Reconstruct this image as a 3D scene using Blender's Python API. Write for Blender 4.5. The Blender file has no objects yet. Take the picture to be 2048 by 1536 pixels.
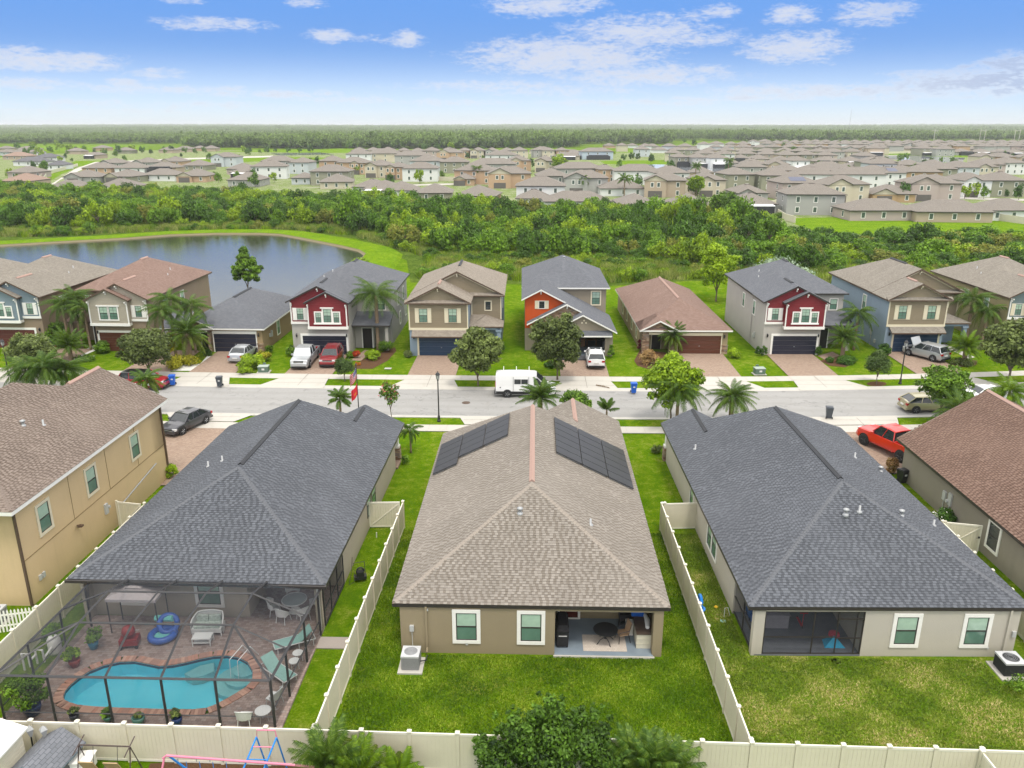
import bpy, math, random
import numpy as np
from mathutils import Vector, Matrix

random.seed(7)
SC = bpy.context.scene
COL = SC.collection
rad = math.radians

# ---------------------------------------------------------------- camera
CAM_H = 24.2; FPX = 1609.0; PCX = 1024.0; PCY = 768.0
PITCH = math.atan(518 / FPX); YAW = math.atan(48 * math.cos(PITCH) / FPX)
cam_data = bpy.data.cameras.new('camera'); cam = bpy.data.objects.new('camera', cam_data); COL.objects.link(cam)
cam_data.sensor_width = 36; cam_data.lens = 36 * FPX / 2048
cam_data.clip_start = 0.5; cam_data.clip_end = 30000
cam.location = (0, 0, CAM_H); cam.rotation_euler = (math.pi / 2 - PITCH, 0, YAW)
SC.camera = cam
SC.render.resolution_x = 1024; SC.render.resolution_y = 768

# ---------------------------------------------------------------- light
SUN_EL = rad(68); SUN_AZ = rad(160)          # azimuth clockwise from +Y: high and behind the camera
sl = bpy.data.lights.new('sun', 'SUN'); sl.energy = 0.75; sl.angle = rad(12); sl.color = (1, 0.93, 0.82)
sun = bpy.data.objects.new('sun', sl); COL.objects.link(sun)
sdir = Vector((math.sin(SUN_AZ) * math.cos(SUN_EL), math.cos(SUN_AZ) * math.cos(SUN_EL), math.sin(SUN_EL)))
sun.rotation_euler = (-sdir).to_track_quat('-Z', 'Y').to_euler()

SC.view_settings.view_transform = 'Standard'; SC.view_settings.look = 'None'
SC.view_settings.exposure = 1.6; SC.view_settings.gamma = 1.0; SC.view_settings.use_curve_mapping = False

class NT:
    """small helper to write shader node trees"""
    def __init__(self, tree): self.t = tree; self.n = tree.nodes; self.l = tree.links
    def node(self, typ, **kw):
        n = self.n.new(typ)
        for k, v in kw.items(): setattr(n, k, v)
        return n
    def put(self, sock, v):
        if isinstance(v, bpy.types.NodeSocket): self.l.new(v, sock)
        elif v is not None: sock.default_value = v
    def m(self, op, a, b=None, c=None, clamp=False):
        n = self.n.new('ShaderNodeMath'); n.operation = op; n.use_clamp = clamp
        self.put(n.inputs[0], a)
        if b is not None: self.put(n.inputs[1], b)
        if c is not None: self.put(n.inputs[2], c)
        return n.outputs[0]
    def vm(self, op, a, b=None):
        n = self.n.new('ShaderNodeVectorMath'); n.operation = op
        self.put(n.inputs[0], a)
        if b is not None: self.put(n.inputs[1], b)
        return n.outputs[0]
    def mix(self, f, a, b, blend='MIX'):
        n = self.n.new('ShaderNodeMix'); n.data_type = 'RGBA'; n.blend_type = blend
        self.put(n.inputs[0], f)
        for s, v in ((n.inputs[6], a), (n.inputs[7], b)):
            if isinstance(v, tuple) and len(v) == 3: v = v + (1,)
            self.put(s, v)
        return n.outputs[2]
    def noise(self, vec, scale, detail=3, rough=.55, dist=0):
        n = self.n.new('ShaderNodeTexNoise'); self.put(n.inputs['Vector'], vec)
        n.inputs['Scale'].default_value = scale; n.inputs['Detail'].default_value = detail
        n.inputs['Roughness'].default_value = rough; n.inputs['Distortion'].default_value = dist
        return n.outputs['Fac']
    def ramp(self, f, stops):
        n = self.n.new('ShaderNodeValToRGB'); e = n.color_ramp.elements
        while len(e) < len(stops): e.new(0.5)
        for x, (p, c) in zip(e, stops):
            x.position = p; x.color = (c + (1,)) if len(c) == 3 else c
        self.put(n.inputs[0], f); return n.outputs[0]
    def rng(self, f, a, b, c=0., d=1., smooth=False):
        n = self.n.new('ShaderNodeMapRange'); self.put(n.inputs[0], f)
        if smooth: n.interpolation_type = 'SMOOTHSTEP'
        for i, v in enumerate((a, b, c, d)): n.inputs[i + 1].default_value = v
        return n.outputs[0]
    def comb(self, x, y, z):
        n = self.n.new('ShaderNodeCombineXYZ')
        for i, v in enumerate((x, y, z)): self.put(n.inputs[i], v)
        return n.outputs[0]
    def sep(self, v):
        n = self.n.new('ShaderNodeSeparateXYZ'); self.put(n.inputs[0], v); return n.outputs

def landmark(x, y):
    px = PCX + FPX * ((x * math.cos(YAW) + y * math.sin(YAW)) / (y * math.cos(YAW) * math.cos(PITCH) - x * math.sin(YAW) + CAM_H * math.sin(PITCH)))
    for lim, nm in ((130, 'the blue-grey sided house'), (330, 'the beige-bayed house'), (560, 'the tan house'), (780, 'the left red-sided house'), (1000, 'the blue-doored house'), (1220, 'the orange-fronted house'), (1440, 'the khaki house'), (1640, 'the right red-sided house'), (1840, 'the far-right tan house')):
        if px < lim: return nm
    return 'the right end of the row'
def build_world():
    w = bpy.data.worlds.new('World'); SC.world = w; w.use_nodes = True
    T = NT(w.node_tree); T.n.clear()
    out = T.node('ShaderNodeOutputWorld'); bg = T.node('ShaderNodeBackground')
    tc = T.node('ShaderNodeTexCoord'); d = T.vm('NORMALIZE', tc.outputs['Generated'])
    x, y, z = T.sep(d)
    zz = T.m('MAXIMUM', z, 0.0)
    # low haze layer is thin here: the sky deepens quickly above the horizon
    zk = T.m('ADD', T.m('MULTIPLY', zz, 4.6), 0.012)
    sky = T.node('ShaderNodeTexSky'); sky.sky_type = 'NISHITA'; sky.sun_disc = False
    sky.sun_elevation = SUN_EL; sky.sun_rotation = SUN_AZ
    sky.air_density = 1.15; sky.dust_density = 0.35; sky.ozone_density = 2.2
    T.l.new(T.vm('NORMALIZE', T.comb(x, y, zk)), sky.inputs[0])
    el = T.m('MULTIPLY', T.m('ARCSINE', z), 180 / math.pi)
    az = T.m('MULTIPLY', T.m('ARCTAN2', x, y), 180 / math.pi)
    # white haze by the horizon
    hz = T.rng(el, 0.2, 5.2, 1, 0, True)
    hz = T.m('MULTIPLY', hz, 0.74)
    base = T.mix(hz, T.mix(1, sky.outputs[0], (.6, .6, .62), 'MULTIPLY'), (2.55, 2.8, 3.05))
    base = T.mix(T.rng(el, 1.5, 8, 0.1, 0.6, True), base, (.5, 1.42, 3.5))
    # clouds: unseen bright field added overhead, and the single clouds near the horizon
    v = T.comb(T.m('MULTIPLY', az, 0.42), T.m('MULTIPLY', el, 1.25), 0.0)
    n1 = T.noise(v, 1.5, 7, .6, .3); n2 = T.noise(v, 6.0, 6, .65, .3)
    nn = T.m('ADD', T.m('MULTIPLY', T.m('SUBTRACT', n1, .5), 2.6), T.m('MULTIPLY', T.m('SUBTRACT', n2, .5), 1.9))
    den = None; sh = None
    # (azimuth px, y px, half width, half height, weight) in the horizon-centred angles below
    CL = [(1090,10,125,22,1.0),(1280,66,165,32,1.0),(1330,45,110,22,.55),(1130,112,210,38,1.15),(1290,150,190,22,.95),(1400,75,100,18,.7),
          (1585,28,52,20,1.0),(1590,95,105,30,1.05),(1745,25,75,22,1.0),(1440,22,40,13,.8),(1000,172,200,13,.7),(1130,183,160,10,.6),
          (425,48,100,13,.9),(660,72,48,15,1.0),(818,78,38,17,1.0),(745,78,40,9,.5),(90,122,140,18,1.1),(40,108,50,18,.8),(320,148,55,11,.8),(240,166,32,10,.8),
          (330,178,200,9,.7),(60,168,75,13,.8),(700,200,110,9,.7),(2030,130,60,22,1.0),(1980,162,160,26,1.15),(1700,182,230,13,.95),(1560,180,150,12,.8),
          (1850,192,150,9,.7),(610,5,45,9,.8),(360,2,40,6,.6),(150,205,150,8,.5),(420,210,180,8,.5),(1500,196,200,8,.75),(900,205,140,7,.7),(560,188,170,8,.7),(1250,205,220,7,.7),(1900,150,110,12,.9),(200,222,160,6,.6)]
    for px, py, hw, hh, wt in CL:
        dx = (px - PCX); dy = (py - PCY)
        f = math.cos(PITCH) * FPX - math.sin(PITCH) * dy; u = -math.sin(PITCH) * FPX - math.cos(PITCH) * dy
        a = math.degrees(math.atan2(dx, f) - YAW); e = math.degrees(math.atan2(u, math.hypot(dx, f)))
        aw = math.degrees(hw / FPX); eh = math.degrees(hh / FPX)
        qa = T.m('DIVIDE', T.m('SUBTRACT', az, a), aw); qe = T.m('DIVIDE', T.m('SUBTRACT', el, e), eh)
        r = T.m('ADD', T.m('MULTIPLY', qa, qa), T.m('MULTIPLY', qe, qe))
        g = T.m('MULTIPLY', T.m('SUBTRACT', 1.15, T.m('MINIMUM', r, 4)), wt)
        den = g if den is None else T.m('MAXIMUM', den, g)
    cl = T.rng(T.m('ADD', den, nn), 0.0, 1.7, 0, 1, True)
    thick = T.rng(T.m('ADD', den, T.m('MULTIPLY', nn, 1.3)), .5, 1.9, 0, 1, True)
    # unseen overhead field: broken cloud layer added and brightened to lift ambient light
    zc = T.m('MAXIMUM', z, 0.04)
    ov = T.comb(T.m('DIVIDE', x, zc), T.m('DIVIDE', y, zc), 0.0)
    on = T.noise(ov, 0.9, 6, .6)
    of = T.m('MULTIPLY', T.rng(on, .26, .46, 0, 1, True), T.rng(el, 7.9, 11, 0, .95, True))
    cf = T.m('MAXIMUM', T.m('MULTIPLY', cl, .93), of)
    side = T.rng(az, 16, 32, 0, 1, True)
    ccol = T.mix(T.m('MULTIPLY', thick, .8), (2.85, 2.9, 3.05), (2.15, 2.35, 2.8))
    ccol = T.mix(T.m('MULTIPLY', T.m('MULTIPLY', side, T.rng(thick, .0, .5)), T.rng(el, .8, 2.2, 0.2, .85)), ccol, (1.4, 1.75, 2.5))
    ccol = T.mix(T.rng(el, 9, 22), ccol, (7.0, 6.85, 6.6)); tot = T.mix(cf, base, ccol)
    low = T.rng(el, 0.1, 1.5, .5, 0, True)
    tot = T.mix(low, tot, (2.65, 2.85, 3.0))
    T.l.new(tot, bg.inputs[0]); bg.inputs[1].default_value = 0.1
    T.l.new(bg.outputs[0], out.inputs[0])
build_world()

# ---------------------------------------------------------------- pixel of the photograph -> point on a level plane of the place
_fh = (-math.sin(YAW), math.cos(YAW)); _R = (math.cos(YAW), math.sin(YAW), 0)
_F = (_fh[0] * math.cos(PITCH), _fh[1] * math.cos(PITCH), -math.sin(PITCH)); _U = (_fh[0] * math.sin(PITCH), _fh[1] * math.sin(PITCH), math.cos(PITCH))
def at(px, py, z=0.0):
    u = px - PCX; v = py - PCY
    d = [_R[i] * u + _F[i] * FPX - _U[i] * v for i in range(3)]
    s = (z - CAM_H) / d[2]
    return Vector((d[0] * s, d[1] * s, z))

# ---------------------------------------------------------------- materials
MATS = {}
def newmat(name):
    m = bpy.data.materials.new(name); m.use_nodes = True
    T = NT(m.node_tree); b = m.node_tree.nodes['Principled BSDF']
    MATS[name] = m
    return m, T, b
def setb(b, rough=.7, spec=.3, metal=0, **kw):
    b.inputs['Roughness'].default_value = rough; b.inputs['Specular IOR Level'].default_value = spec; b.inputs['Metallic'].default_value = metal
    for k, v in kw.items(): b.inputs[k].default_value = v
def objc(T): return T.node('ShaderNodeTexCoord').outputs['Object']
def wpos(T): return T.node('ShaderNodeNewGeometry').outputs['Position']
def isl(T): return T.node('ShaderNodeNewGeometry').outputs['Random Per Island']
def bump(T, b, h, dist=.01, strength=.6):
    n = T.node('ShaderNodeBump'); n.inputs['Strength'].default_value = strength; n.inputs['Distance'].default_value = dist
    T.l.new(h, n.inputs['Height']); T.l.new(n.outputs[0], b.inputs['Normal'])
def sc(c, k): return tuple(min(1, x * k) for x in c)

def plain(name, c, rough=.6, spec=.3, metal=0, var=.08, scale=6, bmp=0, bs=60):
    if name in MATS: return MATS[name]
    m, T, b = newmat(name); setb(b, rough, spec, metal)
    o = objc(T); n = T.noise(o, scale, 3)
    T.l.new(T.mix(n, sc(c, 1 - var * 1.6), sc(c, 1 + var * 1.6)), b.inputs['Base Color'])
    if bmp: bump(T, b, T.noise(o, bs, 2), bmp)
    return m
def stucco(name, c):
    if name in MATS: return MATS[name]
    m, T, b = newmat(name); setb(b, .9, .15)
    o = wpos(T); n = T.noise(o, .45, 4, .6); n2 = T.noise(o, 9, 3)
    z = T.sep(o)[2]
    st = T.noise(T.vm('MULTIPLY', o, (1.6, 1.6, .12)), 1.3, 4)
    col = T.mix(n, sc(c, .88), sc(c, 1.1)); col = T.mix(T.m('MULTIPLY', n2, .25), col, sc(c, .8))
    dirt = T.m('MULTIPLY', T.rng(z, 0, .8, .45, 0, True), n)
    col = T.mix(dirt, col, sc(c, .55)); col = T.mix(T.rng(st, .55, .8, 0, .25), col, sc(c, .72))
    T.l.new(col, b.inputs['Base Color']); bump(T, b, T.noise(o, 35, 3), .02, .5)
    return m
def siding(name, c):
    if name in MATS: return MATS[name]
    m, T, b = newmat(name); setb(b, .65, .25)
    o = wpos(T); z = T.sep(o)[2]; fr = T.m('FRACT', T.m('DIVIDE', z, .2))
    gap = T.rng(fr, 0, .12, 1, 0)
    n = T.noise(o, 1.2, 3)
    col = T.mix(n, sc(c, .92), sc(c, 1.08)); col = T.mix(T.m('MULTIPLY', gap, .55), col, sc(c, .45))
    T.l.new(col, b.inputs['Base Color']); bump(T, b, fr, .03, .7)
    return m
def shingle(name, c1, c2, mort, patch=.25):
    """shingled roof seen from afar; UV in metres"""
    if name in MATS: return MATS[name]
    m, T, b = newmat(name); setb(b, .92, .12)
    uv = T.node('ShaderNodeUVMap').outputs[0]
    br = T.node('ShaderNodeTexBrick'); T.l.new(uv, br.inputs['Vector']); br.offset = .5
    br.inputs['Color1'].default_value = c1 + (1,); br.inputs['Color2'].default_value = c2 + (1,); br.inputs['Mortar'].default_value = mort + (1,)
    br.inputs['Scale'].default_value = 1; br.inputs['Mortar Size'].default_value = .012; br.inputs['Mortar Smooth'].default_value = .5
    br.inputs['Brick Width'].default_value = .28; br.inputs['Row Height'].default_value = .15; br.inputs['Bias'].default_value = -.1
    n = T.noise(wpos(T), .35, 5, .65)
    col = T.mix(T.m('MULTIPLY', n, patch * 2), br.outputs[0], sc(c1, .62))
    str_ = T.noise(T.vm('MULTIPLY', uv, (1.2, .15, 1)), 1.5, 4)
    col = T.mix(T.rng(str_, .55, .8, 0, .3), col, sc(c2, 1.25))
    T.l.new(col, b.inputs['Base Color']); bump(T, b, br.outputs['Fac'], -.012, .5)
    return m
def tabmat(name, c1, c2, c3):
    """single shingle tabs: random tone for each, risers painted dark as shadow lines"""
    m, T, b = newmat(name); setb(b, .92, .12)
    r = T.node('ShaderNodeAttribute'); r.attribute_name = 'tone'; r = r.outputs['Fac']; p = wpos(T)
    n = T.noise(p, .5, 4, .65); n2 = T.noise(p, 22, 2)
    col = T.ramp(r, [(0, sc(c1, .5)), (.1, sc(c1, .9)), (.3, c1), (.4, c2), (.8, c3), (1, sc(c3, 1.1))])
    col = T.mix(T.rng(n, .35, .75, 0, .42), col, sc(c2, .62)); stn = T.noise(T.vm('MULTIPLY', p, (2.2, .5, 1)), 1.6, 5, .7); col = T.mix(T.rng(stn, .58, .76, 0, .4), col, sc(c1, .62)); col = T.mix(T.rng(T.noise(p, .16, 3), .5, .7, 0, .3), col, sc(c3, 1.2))
    col = T.mix(T.m('MULTIPLY', n2, .35), col, sc(c1, .8))
    T.l.new(col, b.inputs['Base Color']); bump(T, b, n2, .01, .5)
    return m
def foliage(name, dark, light, warm=None, rough=.55):
    if name in MATS: return MATS[name]
    m, T, b = newmat(name); setb(b, rough, .25)
    r = isl(T); a = T.node('ShaderNodeAttribute'); a.attribute_name = 'tint'
    oi = T.node('ShaderNodeObjectInfo').outputs['Random']
    f = T.m('ADD', T.m('MULTIPLY', r, .4), T.m('MULTIPLY', a.outputs['Fac'], .6)); f = T.rng(f, .18, .85)
    f = T.m('ADD', f, T.m('MULTIPLY', T.m('SUBTRACT', oi, .5), .25), clamp=True)
    col = T.mix(f, sc(dark, .62), light)
    if warm: col = T.mix(T.rng(T.m('ADD', T.m('MULTIPLY', a.outputs['Fac'], .5), T.m('MULTIPLY', r, .5)), .62, .95, 0, .8), col, warm)
    T.l.new(col, b.inputs['Base Color'])
    tr = T.node('ShaderNodeBsdfTranslucent'); T.l.new(T.mix(.35, col, (light[0] * 1.3, light[1] * 1.3, light[2] * .7)), tr.inputs[0])
    mx = T.node('ShaderNodeMixShader'); mx.inputs[0].default_value = .2
    T.l.new(b.outputs[0], mx.inputs[1]); T.l.new(tr.outputs[0], mx.inputs[2])
    T.l.new(mx.outputs[0], T.n['Material Output'].inputs[0])
    return m
def lawn(name, a, bcol, dry, drymin=.6, drymax=.78, fine=1.0):
    m, T, b = newmat(name); setb(b, 1, 0)
    p = wpos(T)
    n1 = T.noise(p, .22, 4, .6); n2 = T.noise(p, 1.4, 5, .65, .4); n3 = T.noise(p, 9, 5, .75); n4 = T.noise(p, 34, 3, .8)
    f = T.m('ADD', T.m('MULTIPLY', n1, .4), T.m('MULTIPLY', n2, .6))
    col = T.mix(T.rng(f, .42, .58), a, bcol)
    st = T.m('SINE', T.m('MULTIPLY', T.m('ADD', T.sep(p)[0], T.m('MULTIPLY', n1, 1.2)), 5.2)); col = T.mix(T.rng(st, -.5, .6, 0, .22), col, sc(bcol, .72))
    dn = T.m('ADD', T.m('MULTIPLY', n2, .6), T.m('MULTIPLY', n1, .4))
    dn = T.m('ADD', dn, T.m('MULTIPLY', T.m('SUBTRACT', n3, .5), .35))
    col = T.mix(T.rng(dn, drymin, drymax), col, dry)
    col = T.mix(T.rng(n3, .32, .62, .75, 0), col, sc(a, .4))
    col = T.mix(T.rng(n4, .5, .72, 0, .55 * fine), col, sc(bcol, 1.6))
    T.l.new(col, b.inputs['Base Color'])
    bump(T, b, T.m('ADD', n3, T.m('MULTIPLY', n4, .6)), .06, .8)
    return m
def paver(name, cols, w=.2, h=.1, mort=(.12, .1, .085), patch=.2, rot=0.):
    m, T, b = newmat(name); setb(b, .85, .2)
    p = wpos(T)
    mp = T.node('ShaderNodeMapping'); T.l.new(p, mp.inputs[0]); mp.inputs['Rotation'].default_value = (0, 0, rot)
    br = T.node('ShaderNodeTexBrick'); T.l.new(mp.outputs[0], br.inputs['Vector'])
    br.inputs['Color1'].default_value = (0, 0, 0, 1); br.inputs['Color2'].default_value = (1, 1, 1, 1); br.inputs['Mortar'].default_value = (.5, .5, .5, 1)
    br.inputs['Scale'].default_value = 1; br.inputs['Brick Width'].default_value = w; br.inputs['Row Height'].default_value = h
    br.inputs['Mortar Size'].default_value = .006; br.inputs['Mortar Smooth'].default_value = .3
    n = T.noise(p, .8, 4, .6); n2 = T.noise(p, 30, 2)
    rr = T.m('ADD', T.m('MULTIPLY', T.sep(br.outputs[0])[0], .7), T.m('MULTIPLY', n, .3))
    col = T.ramp(rr, [(i / (len(cols) - 1), c) for i, c in enumerate(cols)])
    col = T.mix(br.outputs['Fac'], col, mort); col = T.mix(T.m('MULTIPLY', n2, .2), col, mort)
    col = T.mix(T.rng(n, .5, .75, 0, patch), col, sc(cols[0], .6))
    T.l.new(col, b.inputs['Base Color']); bump(T, b, br.outputs['Fac'], -.01, .6)
    return m
def concrete(name, c, stain=.35):
    m, T, b = newmat(name); setb(b, .85, .2)
    p = wpos(T); n = T.noise(p, .5, 5, .65, .5); n2 = T.noise(p, 12, 4); n3 = T.noise(T.vm('MULTIPLY', p, (1, .3, 1)), 2, 4)
    col = T.mix(n, sc(c, .86), sc(c, 1.08)); col = T.mix(T.m('MULTIPLY', n2, .3), col, sc(c, .8))
    col = T.mix(T.rng(n3, .56, .8, 0, stain), col, (c[0] * .66, c[1] * .62, c[2] * .55))
    T.l.new(col, b.inputs['Base Color']); bump(T, b, n2, .01, .4)
    return m
def glass(name, c, rough=.08):
    if name in MATS: return MATS[name]
    m, T, b = newmat(name); setb(b, rough, .8)
    n = T.noise(objc(T), 1.5, 2); T.l.new(T.mix(n, sc(c, .7), sc(c, 1.3)), b.inputs['Base Color'])
    return m

# ---------------------------------------------------------------- mesh helper
class MB:
    def __init__(s): s.v = []; s.f = []; s.mi = []; s.uv = {}
    def quad(s, a, b, c, d, m=0): return s.poly((a, b, c, d), m)
    def poly(s, pts, m=0, uv=None):
        i = len(s.v); s.v += [tuple(p) for p in pts]; s.f.append(tuple(range(i, i + len(pts)))); s.mi.append(m)
        if uv: s.uv[len(s.f) - 1] = uv
        return s
    def box(s, x0, x1, y0, y1, z0, z1, m=0, M=None):
        P = [(x0, y0, z0), (x1, y0, z0), (x1, y1, z0), (x0, y1, z0), (x0, y0, z1), (x1, y0, z1), (x1, y1, z1), (x0, y1, z1)]
        if M is not None: P = [tuple(M @ Vector(p)) for p in P]
        i = len(s.v); s.v += P
        for q in ((0, 3, 2, 1), (4, 5, 6, 7), (0, 1, 5, 4), (1, 2, 6, 5), (2, 3, 7, 6), (3, 0, 4, 7)):
            s.f.append(tuple(i + k for k in q)); s.mi.append(m)
        return s
    def prism(s, poly, z0, z1, m=0, mside=None):
        n = len(poly); i = len(s.v)
        s.v += [(p[0], p[1], z0) for p in poly] + [(p[0], p[1], z1) for p in poly]
        s.f.append(tuple(i + k for k in reversed(range(n)))); s.mi.append(m)
        s.f.append(tuple(i + n + k for k in range(n))); s.mi.append(m)
        for k in range(n):
            k2 = (k + 1) % n; s.f.append((i + k, i + k2, i + n + k2, i + n + k)); s.mi.append(m if mside is None else mside)
        return s
    def tube(s, pts, r, n=6, m=0):
        pts = [Vector(p) for p in pts]; rs = r if isinstance(r, (list, tuple)) else [r] * len(pts)
        rings = []
        for k, p in enumerate(pts):
            d = (pts[min(k + 1, len(pts) - 1)] - pts[max(k - 1, 0)])
            if d.length < 1e-9: d = Vector((0, 0, 1))
            d.normalize(); ref = Vector((0, 0, 1)) if abs(d.z) < .9 else Vector((1, 0, 0))
            u = d.cross(ref).normalized(); w = d.cross(u)
            i = len(s.v)
            for j in range(n):
                a = 2 * math.pi * j / n; q = p + (u * math.cos(a) + w * math.sin(a)) * rs[k]; s.v.append(tuple(q))
            rings.append(i)
        for a, b in zip(rings, rings[1:]):
            for j in range(n):
                s.f.append((a + j, a + (j + 1) % n, b + (j + 1) % n, b + j)); s.mi.append(m)
        s.f.append(tuple(rings[0] + j for j in reversed(range(n)))); s.mi.append(m)
        s.f.append(tuple(rings[-1] + j for j in range(n))); s.mi.append(m)
        return s
    def lathe(s, prof, n=12, m=0, c=(0, 0, 0)):
        rings = []
        for r, z in prof:
            i = len(s.v)
            for j in range(n):
                a = 2 * math.pi * j / n; s.v.append((c[0] + r * math.cos(a), c[1] + r * math.sin(a), c[2] + z))
            rings.append(i)
        for a, b in zip(rings, rings[1:]):
            for j in range(n):
                s.f.append((a + j, a + (j + 1) % n, b + (j + 1) % n, b + j)); s.mi.append(m)
        s.f.append(tuple(rings[0] + j for j in reversed(range(n)))); s.mi.append(m)
        s.f.append(tuple(rings[-1] + j for j in range(n))); s.mi.append(m)
        return s
    def slab(s, pts, th=.14, m=0, ms=1):
        """roof plane: sloped polygon with thickness; UV in metres along the eave and up the slope"""
        pts = [Vector(p) for p in pts]
        nr = Vector((0, 0, 0))
        for k in range(len(pts)):
            a, b = pts[k], pts[(k + 1) % len(pts)]
            nr += Vector(((a.y - b.y) * (a.z + b.z), (a.z - b.z) * (a.x + b.x), (a.x - b.x) * (a.y + b.y)))
        if nr.z < 0: pts.reverse(); nr = -nr
        nr.normalize()
        u = Vector((0, 0, 1)).cross(nr)
        u = u.normalized() if u.length > 1e-4 else Vector((1, 0, 0))
        w = nr.cross(u)
        s.poly(pts, m, [(p.dot(u), p.dot(w)) for p in pts])
        lo = [p - Vector((0, 0, th)) for p in pts]
        s.poly(list(reversed(lo)), ms)
        for k in range(len(pts)):
            k2 = (k + 1) % len(pts); s.poly((lo[k], lo[k2], pts[k2], pts[k]), ms)
        return s
    def mesh(s, name, mats, smooth=False):
        me = bpy.data.meshes.new(name); me.from_pydata(s.v, [], s.f)
        if not isinstance(mats, (list, tuple)): mats = [mats]
        for m in mats: me.materials.append(m)
        if max(s.mi, default=0) > 0: me.polygons.foreach_set('material_index', s.mi)
        if s.uv:
            L = me.uv_layers.new(name='UVMap').data
            for fi, uv in s.uv.items():
                ls = me.polygons[fi].loop_start
                for k, q in enumerate(uv): L[ls + k].uv = q
        if smooth: me.polygons.foreach_set('use_smooth', [True] * len(me.polygons))
        me.update(); return me
    def build(s, name, mats, parent=None, loc=(0, 0, 0), rz=0, smooth=False, kind=None):
        return link(name, s.mesh(name, mats, smooth), parent, loc, (0, 0, rz), kind=kind)

def link(name, me, parent=None, loc=(0, 0, 0), rot=(0, 0, 0), scl=None, kind=None):
    o = bpy.data.objects.new(name, me); COL.objects.link(o)
    if parent is not None: o.parent = parent
    o.location = loc; o.rotation_euler = rot
    if scl is not None: o.scale = scl
    if kind: o['kind'] = kind
    return o
def tag(o, label, cat, group=None, kind=None):
    o['label'] = label; o['category'] = cat
    if group: o['group'] = group
    if kind: o['kind'] = kind
    return o
def thing(name, label, cat, loc=(0, 0, 0), rz=0, group=None):
    o = bpy.data.objects.new(name, None); COL.objects.link(o); o.empty_display_size = .3
    o.location = loc; o.rotation_euler = (0, 0, rz)
    return tag(o, label, cat, group)
KIDS = {}
def copy_tree(o, parent=None):
    c = o.copy(); COL.objects.link(c)
    if parent is not None: c.parent = parent
    for ch in list(o.children): copy_tree(ch, c)
    return c
CACHE = {}
def cached(key, fn):
    if key not in CACHE: CACHE[key] = fn()
    return CACHE[key]
# ================================================================ THE SETTING
GRASS = lawn('lawn_grass', (.065, .15, .004), (.15, .235, .008), (.27, .26, .07), .53, .72)
GRASSD = lawn('dry_lawn', (.08, .17, .008), (.18, .25, .02), (.40, .31, .16), .56, .70)
MEADOW = lawn('meadow_grass', (.09, .19, .008), (.18, .28, .014), (.28, .28, .06), .6, .85)
UNDER = lawn('undergrowth', (.04, .075, .01), (.11, .17, .025), (.25, .25, .08), .55, .8)
FARG = lawn('far_yards', (.12, .20, .03), (.24, .27, .13), (.42, .40, .33), .5, .62)
CONC = concrete('pale_concrete', (.46, .44, .40))
CONC2 = concrete('kerb_concrete', (.46, .445, .41), .5)
ROADM = concrete('grey_asphalt', (.30, .297, .29), .3)
PAV1 = paver('tan_pavers', [(.25, .17, .13), (.33, .24, .18), (.38, .29, .23)])
PAV2 = paver('deck_pavers', [(.17, .13, .12), (.27, .20, .175), (.35, .275, .245), (.25, .225, .215)], .23, .15)
DIRT = concrete('bank_dirt', (.20, .17, .10))
MULCH = plain('mulch', (.10, .055, .03), .95, .1, var=.5, scale=25, bmp=.05, bs=40)
PEBB = plain('white_pebbles', (.62, .61, .58), .8, .2, var=.25, scale=30, bmp=.05, bs=40)

def sheet(name, poly, z, m, parent=None, struct=True):
    o = MB().poly([(p[0], p[1], z) for p in poly]).build(name, m, parent)
    if struct and parent is None: o['kind'] = 'structure'
    return o
def px_poly(pts, z=0): return [at(x, y, 0) for x, y in pts]

pool = [at(x * .3418, 1100 + y * .3418) for x, y in [(372, 870), (385, 835), (420, 795), (470, 755), (530, 718), (610, 685), (700, 665), (790, 662), (860, 676), (930, 690), (1010, 684), (1090, 668), (1170, 648), (1250, 632), (1330, 628), (1400, 640), (1450, 668), (1480, 720), (1478, 775), (1440, 815), (1385, 850), (1330, 882), (1270, 915), (1210, 938), (1130, 946), (1000, 946), (850, 942), (700, 937), (560, 930), (460, 920), (410, 905), (380, 890)]]
PC = sum(pool, Vector()) / len(pool)
def offs(poly, d):
    out = []
    n = len(poly)
    for k in range(n):
        t = (poly[(k + 1) % n] - poly[k - 1]).normalized(); nn = Vector((t.y, -t.x, 0))
        # outside is away from the interior: polygon winding decides
        out.append(poly[k] + nn * d)
    return out
_area = sum(pool[k].x * pool[(k + 1) % len(pool)].y - pool[(k + 1) % len(pool)].x * pool[k].y for k in range(len(pool)))
SG = 1 if _area > 0 else -1

_g = MB(); _r = 9000.0; _p = [(p - PC) for p in pool]; _n = len(_p)
for k in range(_n):
    a, b = _p[k], _p[(k + 1) % _n]; A = a.normalized() * _r; B = b.normalized() * _r
    for t0, t1 in ((0, .02), (.02, 1)):
        _g.quad(*[tuple(PC + q) for q in (a.lerp(A, t0), a.lerp(A, t1), b.lerp(B, t1), b.lerp(B, t0))])
_g.build('ground', GRASS, kind='structure')

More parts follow.
